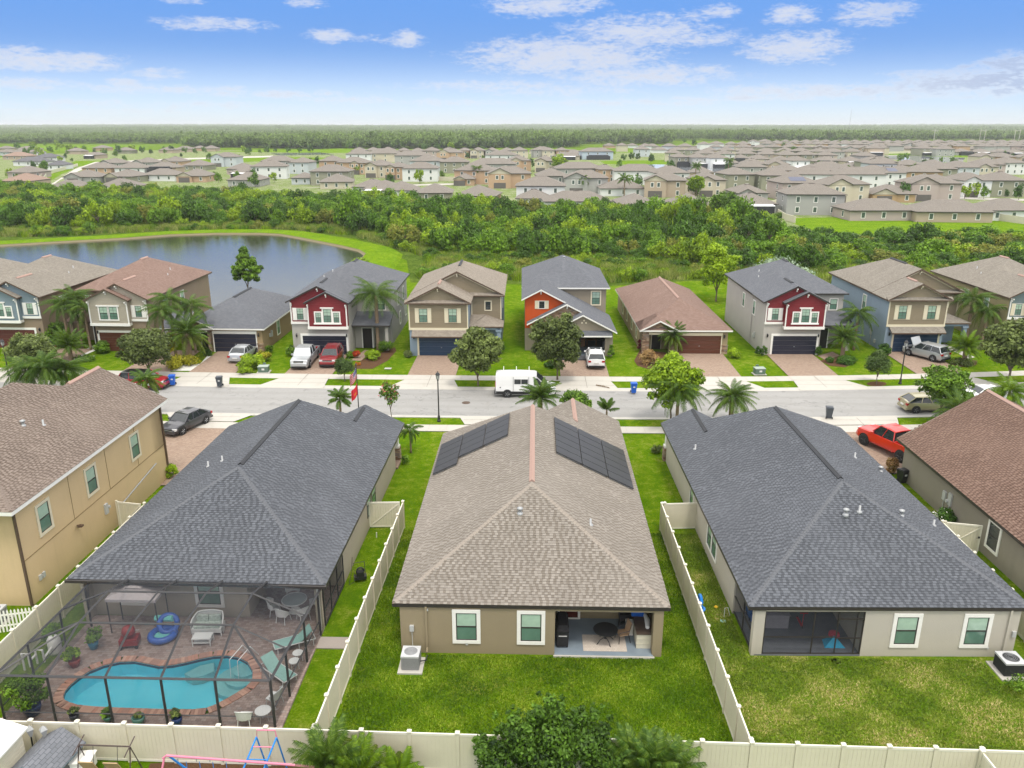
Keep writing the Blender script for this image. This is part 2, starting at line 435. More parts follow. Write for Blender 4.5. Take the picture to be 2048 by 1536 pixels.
def off(x):
    return .0016 * max(0, x - 5) ** 2 + .0008 * max(0, -x - 15) ** 2
def strip_mb(mb, y0, y1, z, x0=-80, x1=75, dx=2.5, m=0, z1=None):
    n = int((x1 - x0) / dx)
    for k in range(n):
        a = x0 + (x1 - x0) * k / n; b = x0 + (x1 - x0) * (k + 1) / n
        mb.quad((a, y0 + off(a), z), (b, y0 + off(b), z), (b, y1 + off(b), z if z1 is None else z1), (a, y1 + off(a), z if z1 is None else z1), m)
    return mb
def road_wear():
    T = NT(ROADM.node_tree); b = ROADM.node_tree.nodes['Principled BSDF']; p = wpos(T); y = T.sep(p)[1]
    old = b.inputs['Base Color'].links[0].from_socket
    w = T.m('SINE', T.m('ADD', T.m('MULTIPLY', y, 3.6), T.m('MULTIPLY', T.noise(p, .3, 2), 2.)))
    c = T.mix(T.rng(w, -.2, .9, 0, .3), old, (.22, .215, .205))
    v = T.node('ShaderNodeTexVoronoi'); v.feature = 'DISTANCE_TO_EDGE'; T.l.new(T.vm('ADD', T.vm('MULTIPLY', p, (.16, .3, 1)), T.vm('MULTIPLY', T.comb(T.noise(p, 1.1, 4), T.noise(p, 1.3, 4), 0.), (.5, .5, 0))), v.inputs['Vector']); v.inputs['Scale'].default_value = 1
    c = T.mix(T.rng(v.outputs['Distance'], 0, .008, .45, 0), c, (.10, .10, .10))
    s_ = T.noise(p, .9, 3, .6, .3); c = T.mix(T.rng(s_, .62, .7, 0, .45), c, (.14, .14, .14))
    T.l.new(c, b.inputs['Base Color'])
road_wear()
o = strip_mb(MB(), 65.9, 73.1, .02).build('road', ROADM, kind='structure')
def kerb(y0, y1, up):
    mb = MB()
    if up > 0: prof = [(y0, .022), (y0 + .35, .012), (y0 + .5, .11), (y1, .115), (y1, -.02)]
    else: prof = [(y0, -.02), (y0, .115), (y1 - .5, .11), (y1 - .35, .012), (y1, .022)]
    for (a, za), (b, zb) in zip(prof, prof[1:]): strip_mb(mb, a, b, za, z1=zb)
    mb.build('kerb', CONC2, kind='structure')
kerb(73.1, 73.8, 1); kerb(65.2, 65.9, -1)
VZ = .06
sheet('verge', [(-80, 73.8)] and [(x, 73.8 + off(x)) for x in range(-80, 76, 5)] + [(x, 76.05 + off(x)) for x in range(75, -81, -5)], VZ, GRASS)
sheet('verge', [(x, 63.5 + off(x)) for x in range(-80, 76, 5)] + [(x, 65.2 + off(x)) for x in range(75, -81, -5)], VZ, GRASS)
def sidewalk(ya, yb):
    root = strip_mb(MB(), ya, yb, .05).build('sidewalk', CONC2, kind='structure')
    me = MB().box(-.74, .74, 0, yb - ya, 0, .045).mesh('paving_slab', CONC)
    x = -62.
    while x < 62:
        s_ = math.atan((off(x + .5) - off(x - .5)))
        link('paving_slab', me, root, (x, ya + off(x), .03), (0, 0, s_)); x += 1.5
sidewalk(76.05, 77.6); sidewalk(62.05, 63.5)

# driveways: paved part, then the concrete apron that flares to the gutter
def drive(x0, x1, yh, far=True, fl=1.2, flr=None, pav=PAV1, concrete_only=False, xh0=None, xh1=None, house=None):
    flr = fl if flr is None else flr
    xh0 = x0 if xh0 is None else xh0; xh1 = x1 if xh1 is None else xh1
    if far: ys, ye, yg = 77.62, 76.0, 73.15
    else: ys, ye, yg = 62.03, 63.55, 65.85
    o0, o1 = off(x0), off(x1)
    sheet('driveway', [(xh0, yh), (xh1, yh), (x1, ys + o1), (x0, ys + o0)], .075, pav)
    mb = MB(); zt = .082
    mid = .5 * (ye + yg)
    s_ = -1 if far else 1
    # sidewalk crossing, then apron
    mb.poly([(x0, ys + o0, zt), (x1, ys + o1, zt), (x1, ye + o1, zt), (x0, ye + o0, zt)])
    k0, k1 = off(x0 - fl), off(x1 + flr)
    pts = [(x0, ye + o0 - .004 * s_, zt + .034), (x1, ye + o1 - .004 * s_, zt + .034), (x1 + flr, yg + k1 - .5 * s_, zt + .036), (x0 - fl, yg + k0 - .5 * s_, zt + .036)]
    mb.poly(pts)
    e = [(x0 - fl, yg + k0 - .5 * s_, zt + .036), (x1 + flr, yg + k1 - .5 * s_, zt + .036), (x1 + flr, yg + k1, .03), (x0 - fl, yg + k0, .03)]
    mb.poly(e)
    mb.v = [(a, b, c) for a, b, c in mb.v]
    mb.build('driveway_apron', CONC, kind='structure')
    jm = MB(); xm = (x0 + x1) / 2; om = off(xm)
    jm.poly([(xm - .02, ys + om, zt + .039), (xm + .02, ys + om, zt + .039), (xm + .02, yg + om - .55 * s_, zt + .039), (xm - .02, yg + om - .55 * s_, zt + .039)])
    for yy in (ye, (ye + yg) / 2): jm.poly([(x0 - .2, yy + om - .02, zt + .04), (x1 + .2, yy + om - .02, zt + .04), (x1 + .2, yy + om + .02, zt + .04), (x0 - .2, yy + om + .02, zt + .04)])
    jm.build('expansion_joint', plain('joint_dark', (.2, .185, .16), .9), kind='structure')
drive(-54.6, -49.9, 86.6); drive(-42.4, -37.4, 86.2); drive(-35.4, -30.5, 86.0, fl=.6, flr=.8); drive(-25.4, -20.5, 85.0, fl=1.3, flr=.2)
drive(-12.8, -7.9, 84.9, fl=1.2, flr=.6); drive(2.7, 7.6, 85.3, fl=.8, flr=.5); drive(16.0, 20.9, 86.5, fl=.9, flr=1.4); drive(25.7, 30.8, 86.6, fl=.2, flr=1.6)
drive(39.0, 44.0, 87.9, fl=.8, flr=1.5); drive(51.5, 56.5, 89.5)
drive(-31.0, -25.6, 51, False, fl=1.2, flr=1.1, xh0=-30.4, xh1=-25.6); drive(-5.8, -1.4, 54.9, False, fl=.6, flr=1); drive(24.9, 30.9, 54.5, False, fl=.8, flr=.6)

# pond behind the far row, its grass bank and dirt edge
pond = [at(*q) for q in ((-400, 640), (-400, 500), (-120, 497), (0, 493), (120, 486), (250, 479), (340, 472), (430, 469), (520, 469), (560, 471), (600, 478), (640, 486), (685, 495), (718, 503), (730, 511), (720, 524), (702, 540), (692, 560), (640, 595), (300, 625))]
m_, T_, b_ = newmat('pond_water'); setb(b_, .06, .6); b_.inputs['Base Color'].default_value = (.035, .04, .025, 1)
_n = T_.noise(T_.vm('MULTIPLY', wpos(T_), (.7, 2.2, 1)), 1.3, 4, .6, .5); bump(T_, b_, _n, .03, .5)
sheet('pond_water', pond, .03, m_)
def ring(name, poly, outs, zs, m, i0, i1):
    """bank strip following the shore between vertices i0..i1"""
    mb = MB(); c = sum((Vector(p) for p in poly), Vector()) / len(poly)
    pts = [Vector(p) for p in poly][i0:i1 + 1]
    dn = []
    for k in range(len(pts)):
        t = (pts[min(k + 1, len(pts) - 1)] - pts[max(0, k - 1)]).normalized(); n = Vector((-t.y, t.x, 0))
        if n.dot(pts[k] - c) < 0: n = -n
        dn.append(n)
    for (o0, z0), (o1, z1) in zip(zip(outs, zs), list(zip(outs, zs))[1:]):
        for k in range(len(pts) - 1):
            a, b = pts[k], pts[k + 1]
            j0 = .4 * math.sin(k * 2.1)
            mb.quad((a.x + dn[k].x * o0, a.y + dn[k].y * o0, z0), (b.x + dn[k + 1].x * o0, b.y + dn[k + 1].y * o0, z0), (b.x + dn[k + 1].x * o1, b.y + dn[k + 1].y * o1, z1), (a.x + dn[k].x * o1, a.y + dn[k].y * o1, z1))
    mb.build(name, m, kind='structure')
ring('pond_edge', pond, (-.35, .0, .25), (.0, .22, .4), DIRT, 2, 17)
ring('pond_bank', pond, (.15, 2.5, 6.5, 7.5), (.38, .6, .4, -.05), MEADOW, 2, 17)

# scrub land between the rows of houses
sheet('scrub_ground', [(-230, 300), (-230, 150), (-112, 176), (-92, 190), (-60, 194), (-40, 180), (-24, 150), (-20, 128), (12, 126), (26, 131), (40, 128), (140, 128), (160, 178), (62, 184), (48, 215), (40, 232), (10, 240), (-60, 262), (-110, 290)], .02, UNDER)
sheet('meadow', [at(*q) for q in ((1560, 437), (1700, 434), (1990, 441), (2200, 446), (2200, 480), (1960, 472), (1800, 470), (1640, 468))], .03, MEADOW)
sheet('meadow', [at(*q) for q in ((60, 291), (286, 291), (290, 301), (30, 303))], .03, MEADOW)
# far neighbourhood: pale yards and streets
sheet('far_yards', [(-420, 830), (-420, 300), (-110, 292), (-60, 264), (10, 242), (40, 234), (50, 217), (64, 186), (165, 180), (900, 180), (900, 1050), (300, 1050), (120, 850)], .012, FARG)
def far_patch(name, pts, m, z): sheet(name, [at(*q) for q in pts], z, m)
far_patch('far_green', ((1200, 322), (1330, 320), (1500, 327), (1620, 330), (1640, 336), (1560, 342), (1340, 331), (1210, 328)), MEADOW, .03)
far_patch('far_green', ((1700, 308), (1800, 306), (1980, 311), (1965, 315), (1740, 311)), MEADOW, .03)
far_patch('far_green', ((150, 322), (330, 320), (560, 314), (700, 316), (560, 322), (160, 332), (120, 350), (60, 388), (42, 388), (100, 350)), MEADOW, .03)
far_patch('far_green', ((420, 303), (700, 297), (1050, 300), (1380, 300), (1380, 306), (1060, 304), (640, 306)), MEADOW, .03)
WF, TF, BF = newmat('far_pond_water'); setb(BF, .03, .6); BF.inputs['Base Color'].default_value = (.3, .33, .35, 1)
far_patch('far_pond_water', ((1260, 329), (1350, 329), (1480, 336), (1480, 350), (1380, 352), (1275, 338)), WF, .05)
far_patch('far_pond_water', ((1745, 310), (1800, 310), (1930, 316), (1925, 324), (1840, 326), (1755, 315)), WF, .05)
far_patch('far_pond_water', ((540, 307), (640, 305), (670, 309), (560, 311)), WF, .05)
far_patch('far_road', ((66, 392), (78, 392), (120, 360), (165, 339), (200, 327), (380, 319), (560, 314), (560, 311), (380, 316), (190, 324), (150, 338)), CONC, .06)
far_patch('far_road', ((560, 377), (1000, 368), (1300, 392), (1800, 395), (2048, 402), (2048, 398), (1800, 391), (1310, 386), (1000, 364)), CONC, .06)

# back lawns with their own wear
sheet('dry_lawn', [(8.9, 25.4), (24.0, 25.3), (24.2, 36), (23.0, 33.2), (10.4, 33.0), (10.2, 45.4), (8.2, 45.4)], .02, GRASSD)

# haze: one closed box of thin even air round everything
hb = MB().box(-9500, 9500, -9500, 9500, -1.2, 34)
hm = bpy.data.materials.new('haze'); hm.use_nodes = True; hm.node_tree.nodes.clear()
_T = NT(hm.node_tree); _o = _T.node('ShaderNodeOutputMaterial'); _v = _T.node('ShaderNodeVolumePrincipled')
_v.inputs['Color'].default_value = (.95, .97, 1, 1); _v.inputs['Density'].default_value = .00012; _v.inputs['Anisotropy'].default_value = .0
_T.l.new(_v.outputs[0], _o.inputs['Volume'])
ho = hb.build('haze', hm, kind='stuff'); ho['label'] = 'thin pale haze over the whole neighbourhood'; ho['category'] = 'haze'
# ================================================================ HOUSES AND THEIR COMMON PIECES
WHITE = plain('white_paint', (.78, .77, .73), .5, .3, var=.04)
CREAM = plain('cream_paint', (.66, .60, .45), .55, .3, var=.04)
VINYL = plain('cream_vinyl', (.60, .56, .44), .35, .4, var=.06, scale=1.2)
BRONZE = plain('dark_bronze', (.035, .03, .028), .4, .5)
BROWNM = plain('brown_gutter', (.10, .065, .045), .5, .4)
SOFF = plain('soffit', (.45, .42, .37), .8)
BLIND = glass('glass_blind', (.36, .50, .40)); PANE = glass('glass_green', (.10, .19, .145)); DGLASS = glass('glass_dark', (.03, .04, .042))
METAL = plain('galvanised_metal', (.36, .37, .38), .5, .4, .3); GREYP = plain('grey_plastic', (.42, .43, .42), .5)
TERRA = plain('terracotta_vent', (.36, .24, .20), .85); BLACKM = plain('black_metal', (.02, .021, .023), .35, .5)
SLATEM = plain('dark_vent', (.035, .037, .042), .6)
STONE = None
def stone_mat():
    m, T, b = newmat('ledge_stone'); setb(b, .85, .2); o = wpos(T)
    v = T.node('ShaderNodeTexVoronoi'); T.l.new(T.vm('MULTIPLY', o, (2.6, 2.6, 7)), v.inputs['Vector']); v.inputs['Scale'].default_value = 1
    r = T.sep(v.outputs['Color'])[0]
    T.l.new(T.ramp(r, [(0, (.13, .08, .055)), (.4, (.26, .17, .11)), (.7, (.38, .29, .2)), (1, (.2, .17, .15))]), b.inputs['Base Color'])
    bump(T, b, v.outputs['Distance'], -.05, .8); return m
STONE = stone_mat()
def door_mat(name, c): return plain(name, c, .45, .35, var=.06, scale=2)

def win_meshes(w, h, grid, trim, tm, fm=None, blind=True):
    """frame+trim mesh and the two panes; local: x along the wall, -y outwards, origin at the window's centre"""
    key = ('win', w, h, grid, trim, tm.name, blind)
    def mk():
        fm_ = fm or BRONZE
        mb = MB(); a, b = w / 2, h / 2; f = .045; t = trim
        # trim (material 0)
        if t:
            mb.box(-a - t, a + t, -.06, .0, b, b + t * .95, 0); mb.box(-a - t, a + t, -.06, 0, -b - t, -b, 0)
            mb.box(-a - t, -a, -.055, 0, -b, b, 0); mb.box(a, a + t, -.055, 0, -b, b, 0)
        mb.box(-a, a, -.035, 0, b - f, b, 1); mb.box(-a, a, -.035, 0, -b, -b + f, 1)
        mb.box(-a, -a + f, -.033, 0, -b + f, b - f, 1); mb.box(a - f, a, -.033, 0, -b + f, b - f, 1)
        mb.box(-a + f, a - f, -.038, 0, -.03, .03, 1)
        if grid:
            mb.box(-.012, .012, -.03, -.012, -b + f, b - f, 1)
            for zz in (-b / 2, b / 2): mb.box(-a + f, a - f, -.029, -.011, zz - .012, zz + .012, 1)
        fr = mb.mesh('window', [tm, fm_])
        up = MB().box(-a + f, a - f, -.016, 0, .03, b - f).mesh('pane', BLIND if blind else DGLASS)
        lo = MB().box(-a + f, a - f, -.02, 0, -b + f, -.03).mesh('pane', PANE if blind else DGLASS)
        return fr, up, lo
    return cached(key, mk)
def window(parent, x, y, z, rz=0, w=.95, h=1.45, trim=.17, tm=None, grid=False, blind=True, panes=True, shutters=None, smat=None):
    tm = tm or WHITE
    fr, up, lo = win_meshes(w, h, grid, trim, tm, blind=blind)
    o = link('window', fr, parent, (x, y, z), (0, 0, rz))
    if panes:
        link('pane', up, o); link('pane', lo, o)
    if shutters:
        sm = cached(('shut', h, (smat or CREAM).name), lambda: MB().box(-.2, .2, -.05, 0, -h / 2 - .06, h / 2 + .06).box(-.15, .15, -.062, -.05, .06, h / 2).box(-.15, .15, -.062, -.05, -h / 2, -.06).mesh('shutter', smat or CREAM))
        c, s = math.cos(rz), math.sin(rz)
        for sg in (-1, 1):
            dx = sg * (w / 2 + trim + .2 + .01); link('shutter', sm, parent, (x + dx * c, y + dx * s, z), (0, 0, rz))
    return o
def garage_door(parent, x, y, w, h, dm, tm, trim=.2):
    """x is the door's centre, y the plane of the wall (facing -y)"""
    mb = MB(); a = w / 2
    mb.box(-a - trim, a + trim, -.07, 0, h, h + trim * 1.1).box(-a - trim, -a, -.065, 0, 0, h).box(a, a + trim, -.065, 0, 0, h)
    fr = mb.build('garage_door', tm, parent, (x, y, 0))
    def sec():
        m = MB(); hh = h / 4; m.box(-a, a, -.02, 0, .012, hh - .012)
        n = 8
        for k in range(n):
            x0 = -a + w * k / n
            m.box(x0 + .07, x0 + w / n - .07, -.035, -.02, .09, hh - .09)
        return m.mesh('door_section', dm)
    me = cached(('gd', w, h, dm.name), sec)
    for k in range(4): link('door_section', me, fr, (0, -.01, k * h / 4))
    MB().box(-.06, .06, -.06, -.02, h * .42, h * .46).build('handle', METAL, fr)
    return fr
def wallbox(parent, x0, x1, y0, y1, z0, z1, m, name='wall', trimz=None):
    return MB().box(x0, x1, y0, y1, z0, z1).build(name, m, parent)
def vent_pipe(parent, x, y, z, k=0):
    me = cached(('vp', k), lambda: (MB().lathe([(.14, -.12), (.14, .03), (.055, .05), (.055, .34), (.0, .34)], 10, 0) if k == 0 else
        MB().lathe([(.16, -.12), (.15, .04), (.09, .06), (.09, .22), (.15, .24), (.15, .32), (.0, .38)], 12, 0)).mesh('vent_pipe', METAL, True))
    return link('vent_pipe', me, parent, (x, y, z))
def rvent(parent, a, b, m, w=.3):
    a = Vector(a); b = Vector(b); L = (b - a).length; mb = MB()
    mb.poly([(-w / 2, 0, -.05), (0, 0, .07), (0, L, .07), (-w / 2, L, -.05)]).poly([(0, 0, .07), (w / 2, 0, -.05), (w / 2, L, -.05), (0, L, .07)])
    mb.poly([(-w / 2, 0, -.05), (-w / 2, 0, -.1), (w / 2, 0, -.1), (w / 2, 0, -.05), (0, 0, .07)]).poly([(w / 2, L, -.05), (w / 2, L, -.1), (-w / 2, L, -.1), (-w / 2, L, -.05), (0, L, .07)])
    mb.poly([(-w / 2, 0, -.05), (-w / 2, L, -.05), (-w / 2, L, -.12), (-w / 2, 0, -.12)]).poly([(w / 2, 0, -.12), (w / 2, L, -.12), (w / 2, L, -.05), (w / 2, 0, -.05)])
    d = b - a
    return mb.build('ridge_vent', m, parent, tuple(a + Vector((0, 0, .05))), math.atan2(-d.x, d.y))

# ---- shingle tabs as real pieces, course by course
def tabs(planes, e=.146, seed=1, wmin=.09, wmax=.24):
    rng = random.Random(seed); V = []; F = []; TN = []
    for pts in planes:
        pts = [Vector(p) for p in pts]
        nr = Vector((0, 0, 0))
        for k in range(len(pts)):
            a, b = pts[k], pts[(k + 1) % len(pts)]
            nr += Vector(((a.y - b.y) * (a.z + b.z), (a.z - b.z) * (a.x + b.x), (a.x - b.x) * (a.y + b.y)))
        if nr.z < 0: nr = -nr
        nr.normalize(); u = Vector((0, 0, 1)).cross(nr).normalized(); w = nr.cross(u); o = pts[0]
        q = [((p - o).dot(u), (p - o).dot(w)) for p in pts]
        v0 = min(b for a, b in q); v1 = max(b for a, b in q)
        def span(v):
            xs = []
            for k in range(len(q)):
                (a, b), (c, d) = q[k], q[(k + 1) % len(q)]
                if (b <= v < d) or (d <= v < b): xs.append(a + (c - a) * (v - b) / (d - b))
            return sorted(xs)
        v = v0
        while v < v1 - .02:
            vt = min(v + e * 1.02, v1); xs = span(v + e * .5)
            for i in range(0, len(xs) - 1, 2):
                x, xe = xs[i], xs[i + 1]; last = rng.random() < .5; x -= rng.uniform(0, .3)
                while x < xe - .03:
                    dk = (not last) and rng.random() < .82; last = dk; ww = rng.uniform(.12, .16) if dk else rng.uniform(.15, .20); x2 = min(x + ww, xe); tn_ = rng.uniform(.12, .34) if dk else rng.uniform(.42, 1); TN += [tn_, 0.0]  # riser face gets the darkest tone, a shadow line painted under each course
                    if x2 < xs[i] + .02: x = x2; TN = TN[:-2]; continue
                    hi = .024 if rng.random() < .5 else .016; j = rng.uniform(-.006, .006)
                    xa = max(x, xs[i]); b0 = o + u * (xa + .003) + w * (v + j); b1 = o + u * (x2 - .003) + w * (v + j)
                    t0 = o + u * (xa + .003) + w * vt; t1 = o + u * (x2 - .003) + w * vt
                    n = len(V)
                    V += [tuple(b0 + nr * hi), tuple(b1 + nr * hi), tuple(t1 + nr * .004), tuple(t0 + nr * .004), tuple(b0), tuple(b1)]
                    F += [(n, n + 1, n + 2, n + 3), (n + 4, n + 5, n + 1, n)]
                    x = x2
            v += e
    return V, F, TN
def tab_object(parent, planes, m, seed=1, **k):
    V, F, TN = tabs(planes, seed=seed, **k)
    me = bpy.data.meshes.new('shingles'); me.from_pydata(V, [], F); me.materials.append(m); me.update()
    at_ = me.attributes.new('tone', 'FLOAT', 'FACE'); at_.data.foreach_set('value', np.array(TN, np.float32))
    return link('shingles', me, parent, kind='stuff')
def caps(parent, lines, m, step=.2, w=.3, lift=.02, side=.5):
    def mk():
        h = .22; L = step + .09
        mb = MB()
        mb.poly([(-w / 2, 0, -w / 2 * side * .7), (0, 0, .022), (0, L, .004), (-w / 2, L, -w / 2 * side * .7 - .018)])
        mb.poly([(0, 0, .022), (w / 2, 0, -w / 2 * side * .7), (w / 2, L, -w / 2 * side * .7 - .018), (0, L, .004)])
        mb.poly([(-w / 2, 0, -w / 2 * side * .7 - .03), (0, 0, -.01), (0, 0, .022), (-w / 2, 0, -w / 2 * side * .7)]).poly([(0, 0, -.01), (w / 2, 0, -w / 2 * side * .7 - .03), (w / 2, 0, -w / 2 * side * .7), (0, 0, .022)])
        return mb.mesh('ridge_cap', m)
    me = cached(('cap', m.name, step, w, side), mk)
    for a, b in lines:
        a = Vector(a); b = Vector(b); d = (b - a); L = d.length; d.normalize()
        x = d.cross(Vector((0, 0, 1))).normalized(); z = x.cross(d)
        M = Matrix((x, d, z)).transposed().to_euler(); n = int(L / step)
        for k in range(n): link('ridge_cap', me, parent, tuple(a + d * (k * step) + z * lift), M)

# ---- the four near one-storey roofs share one plan: long hip roof, a second ridge to the front
def near_roof(root, hw, ya, yre, yfl, yfr, r2x, mir, tabm, capm, fascia, base, e=2.75, seed=1, gable=None):
    zr = e + hw * .5; z2 = e + (hw - r2x) * .5; sl_ = (zr - e) / (yfl - yre); y2 = yre + (zr - z2) / sl_
    lx = r2x - 2 * (z2 - e)
    P = [[(-hw, 0, e), (hw, 0, e), (0, ya, zr)], [(-hw, 0, e), (0, ya, zr), (0, yre, zr), (-hw, yfl, e)],
         [(hw, 0, e), (hw, yfr, e), (r2x, yfr, z2), (r2x, y2, z2), (0, yre, zr), (0, ya, zr)],
         [(-hw, yfl, e), (0, yre, zr), (r2x, y2, z2), (lx, yfl, e)], [(r2x, y2, z2), (r2x, yfr, z2), (lx, yfr, e), (lx, yfl, e)]]
    C = [((-hw + .1, .1, e + .05), (-.0, ya, zr)), ((hw - .1, .1, e + .05), (0, ya, zr)), ((-hw + .1, yfl - .05, e + .05), (0, yre, zr))]
    G = [(lx, yfr - .35, e), (hw, yfr - .35, e), (r2x, yfr - .35, z2)]
    if mir:
        f = lambda p: (-p[0], p[1], p[2])
        P = [[f(p) for p in pl] for pl in P]; C = [(f(a), f(b)) for a, b in C]; G = [f(p) for p in G]
    rf = MB()
    for pl in P: rf.slab(pl, .18, 0, 1)
    r = rf.build('roof', [base, fascia], root)
    tab_object(r, [[(x, y, z + .004) for x, y, z in pl] for pl in P], tabm, seed)
    caps(r, C, capm)
    gx = [p[0] for p in G]
    MB().poly(G if not mir else list(reversed(G))).poly([(p[0], p[1] + .12, p[2]) for p in (G if mir else list(reversed(G)))]).build('gable', gable or fascia, root)
    return r, zr, z2

TAB_T = tabmat('shingle_tabs_tan', (.178, .155, .13), (.235, .212, .185), (.275, .25, .222)); CAP_T = plain('shingle_cap_tan', (.285, .25, .215), .9, .1, var=.2, scale=3)
TAB_D = tabmat('shingle_tabs_slate', (.078, .084, .096), (.105, .113, .13), (.132, .141, .16)); CAP_D = plain('shingle_cap_slate', (.13, .136, .15), .9, .1, var=.2, scale=3)
TAB_B = tabmat('shingle_tabs_brown', (.125, .078, .06), (.175, .115, .09), (.215, .145, .115)); CAP_B = plain('shingle_cap_brown', (.19, .125, .10), .9, .1, var=.2, scale=3)
CAP_U = plain('shingle_cap_umber', (.21, .17, .145), .9, .1, var=.2, scale=3); TAB_U = tabmat('shingle_tabs_umber', (.14, .108, .09), (.205, .165, .14), (.25, .205, .175))
BASE_T = plain('felt_tan', (.2, .16, .13), .95); BASE_D = plain('felt_dark', (.07, .073, .082), .95)
TAUPE = stucco('stucco_taupe', (.29, .24, .155)); GREIGE = stucco('stucco_greige', (.42, .375, .30)); OCHRE = stucco('stucco_ochre', (.60, .455, .265))
OLIVEG = stucco('stucco_grey_olive', (.27, .245, .20)); LTAN = stucco('stucco_light_tan', (.47, .44, .375))

def downspout(parent, x, y, z0, z1, m, out=-1, w=.1):
    MB().box(x - w / 2, x + w / 2, y + out * .1 if out < 0 else y, y if out < 0 else y + .1, z0, z1).tube([(x, y + out * .05, z0 + .08), (x + .02, y + out * .35, z0 + .02)], .05, 6).build('downspout', m, parent)

# ---------- centre house: tan shingles, solar panels, rear patio
hc = thing('house', 'one-storey taupe house under a tan shingle roof carrying two banks of solar panels', 'house', (-.05, 32.72, 0), 0)
rC, zrC, z2C = near_roof(hc, 6.53, 6.55, 19.0, 21.9, 24.9, 3.0, False, TAB_T, CAP_T, BRONZE, BASE_T, seed=3, gable=TAUPE)
W_ = [(-6.15, -6.0, .1, 21.7), (6.05, 6.2, .1, 24.5)]
wm = MB(); wm.box(-6.2, 1.15, .08, .3, 0, 2.6).box(5.8, 6.25, .08, .6, 0, 2.6)
wm.box(-6.2, -6.0, .3, 21.6, 0, 2.6).box(6.05, 6.25, .6, 24.4, 0, 2.6).box(-6.0, .5, 21.4, 21.6, 0, 2.6).box(.5, 6.05, 24.2, 24.4, 0, 2.6).box(.35, .5, 21.6, 24.4, 0, 2.6)
wm.box(1.0, 1.15, .3, 3.0, 0, 2.6).box(1.0, 6.05, 3.0, 3.2, 0, 2.6)
wm.box(1.15, 5.8, .1, .3, 2.42, 2.6)
wm.build('wall', TAUPE, hc)
MB().box(1.15, 5.8, .12, 3.0, 2.40, 2.415).build('patio_ceiling', SOFF, hc)
PATB = plain('blue_grey_deck_paint', (.19, .235, .28), .5, .4, var=.12, scale=2)
MB().box(1.15, 5.85, -.02, 3.0, 0, .1).build('patio_floor', [PATB], hc)
MB().box(1.1, 5.9, -.12, -.02, 0, .085).build('patio_step', CONC, hc)
for x in (-3.05, .02): window(hc, x, .08, 1.52, 0, .98, 1.5, .18)
# back door with its trim
rd = plain('dark_red_door', (.09, .018, .014), .4, .4)
d = MB().box(-.58, -.46, -.05, 0, 0, 2.16).box(.46, .58, -.05, 0, 0, 2.16).box(-.58, .58, -.05, 0, 2.05, 2.18).box(-.58, .58, -.1, 0, .0, .06).build('door', WHITE, hc, (1.95, 3.0, .1))
MB().box(-.46, .46, -.03, 0, .06, 2.05).build('door_leaf', rd, d); MB().box(-.3, .3, -.04, -.03, .95, 1.9).build('pane', DGLASS, d)
MB().tube([(.4, -.05, 1), (.4, -.1, 1)], .03).build('handle', METAL, d)
downspout(hc, -4.95, .08, .25, 2.6, TAUPE)
MB().box(-5.75, -5.55, -.04, .08, 1.25, 1.55).tube([(-5.65, -.0, 1.3), (-5.63, -.05, .7), (-5.6, -.2, .5)], .015, 5).build('disconnect_box', GREYP, hc)
MB().box(-3.1, -2.98, .02, .08, .5, .62).build('hose_bib', GREYP, hc); MB().box(-4.98, -4.84, 0.0, .08, 2.36, 2.46).build('hose_bib', GREYP, hc)
rvent(rC, (0, 6.75, zrC), (0, 19.0, zrC), TERRA); rvent(rC, (3.0, 20.0, z2C), (3.0, 24.8, z2C), TERRA)
vent_pipe(rC, -.6, 4.75, 5.12, 1); vent_pipe(rC, 3.05, 4.8, 4.49)
# solar panels: each a framed panel on rails, tilted with the slope
def solar(parent, x, y, sx, side):
    """x,y: centre in plan; panel 1.78 up the slope, 1.0 along the eave"""
    def mk():
        f = plain('black_panel_frame', (.02, .02, .022), .4, .5); m, T, b = newmat('solar_cells'); setb(b, .38, .25)
        o = objc(T); px_, py_, _ = T.sep(o)
        gx = T.m('LESS_THAN', T.m('FRACT', T.m('ADD', T.m('DIVIDE', px_, .172), .5)), .03); gy = T.m('LESS_THAN', T.m('FRACT', T.m('DIVIDE', py_, .165)), .03)
        n = T.noise(wpos(T), .6, 3)
        T.l.new(T.mix(T.m('MAXIMUM', gx, gy), T.mix(n, (.022, .022, .024), (.034, .034, .036)), (.018, .019, .021)), b.inputs['Base Color'])
        a = MB().box(-.87, .87, -.495, .495, 0, .035).mesh('solar_panel', f); c = MB().box(-.85, .85, -.475, .475, .035, .04).mesh('cell_sheet', m)
        r = MB().box(-.8, .8, -.4, -.36, -.09, 0).box(-.8, .8, .36, .4, -.09, 0).mesh('mounting_rail', METAL)
        return a, c, r
    a, c, r = cached('solar', mk)
    z = 2.75 + .5 * (6.53 - abs(x)) + .13
    o = link('solar_panel', a, parent, (x, y, z), (0, math.atan(.5) * (1 if x > 0 else -1), 0))
    link('cell_sheet', c, o); link('mounting_rail', r, o)
for i in range(3):
    for j in range(4): solar(rC, -5.56 + i * 1.6, 15.7 + j * 1.01, 1, -1)
solar(rC, -5.56, 14.69, 1, -1)
for i in range(3):
    for j in range(6): solar(rC, 2.22 + i * 1.6, 12.75 + j * 1.02, 1, 1)

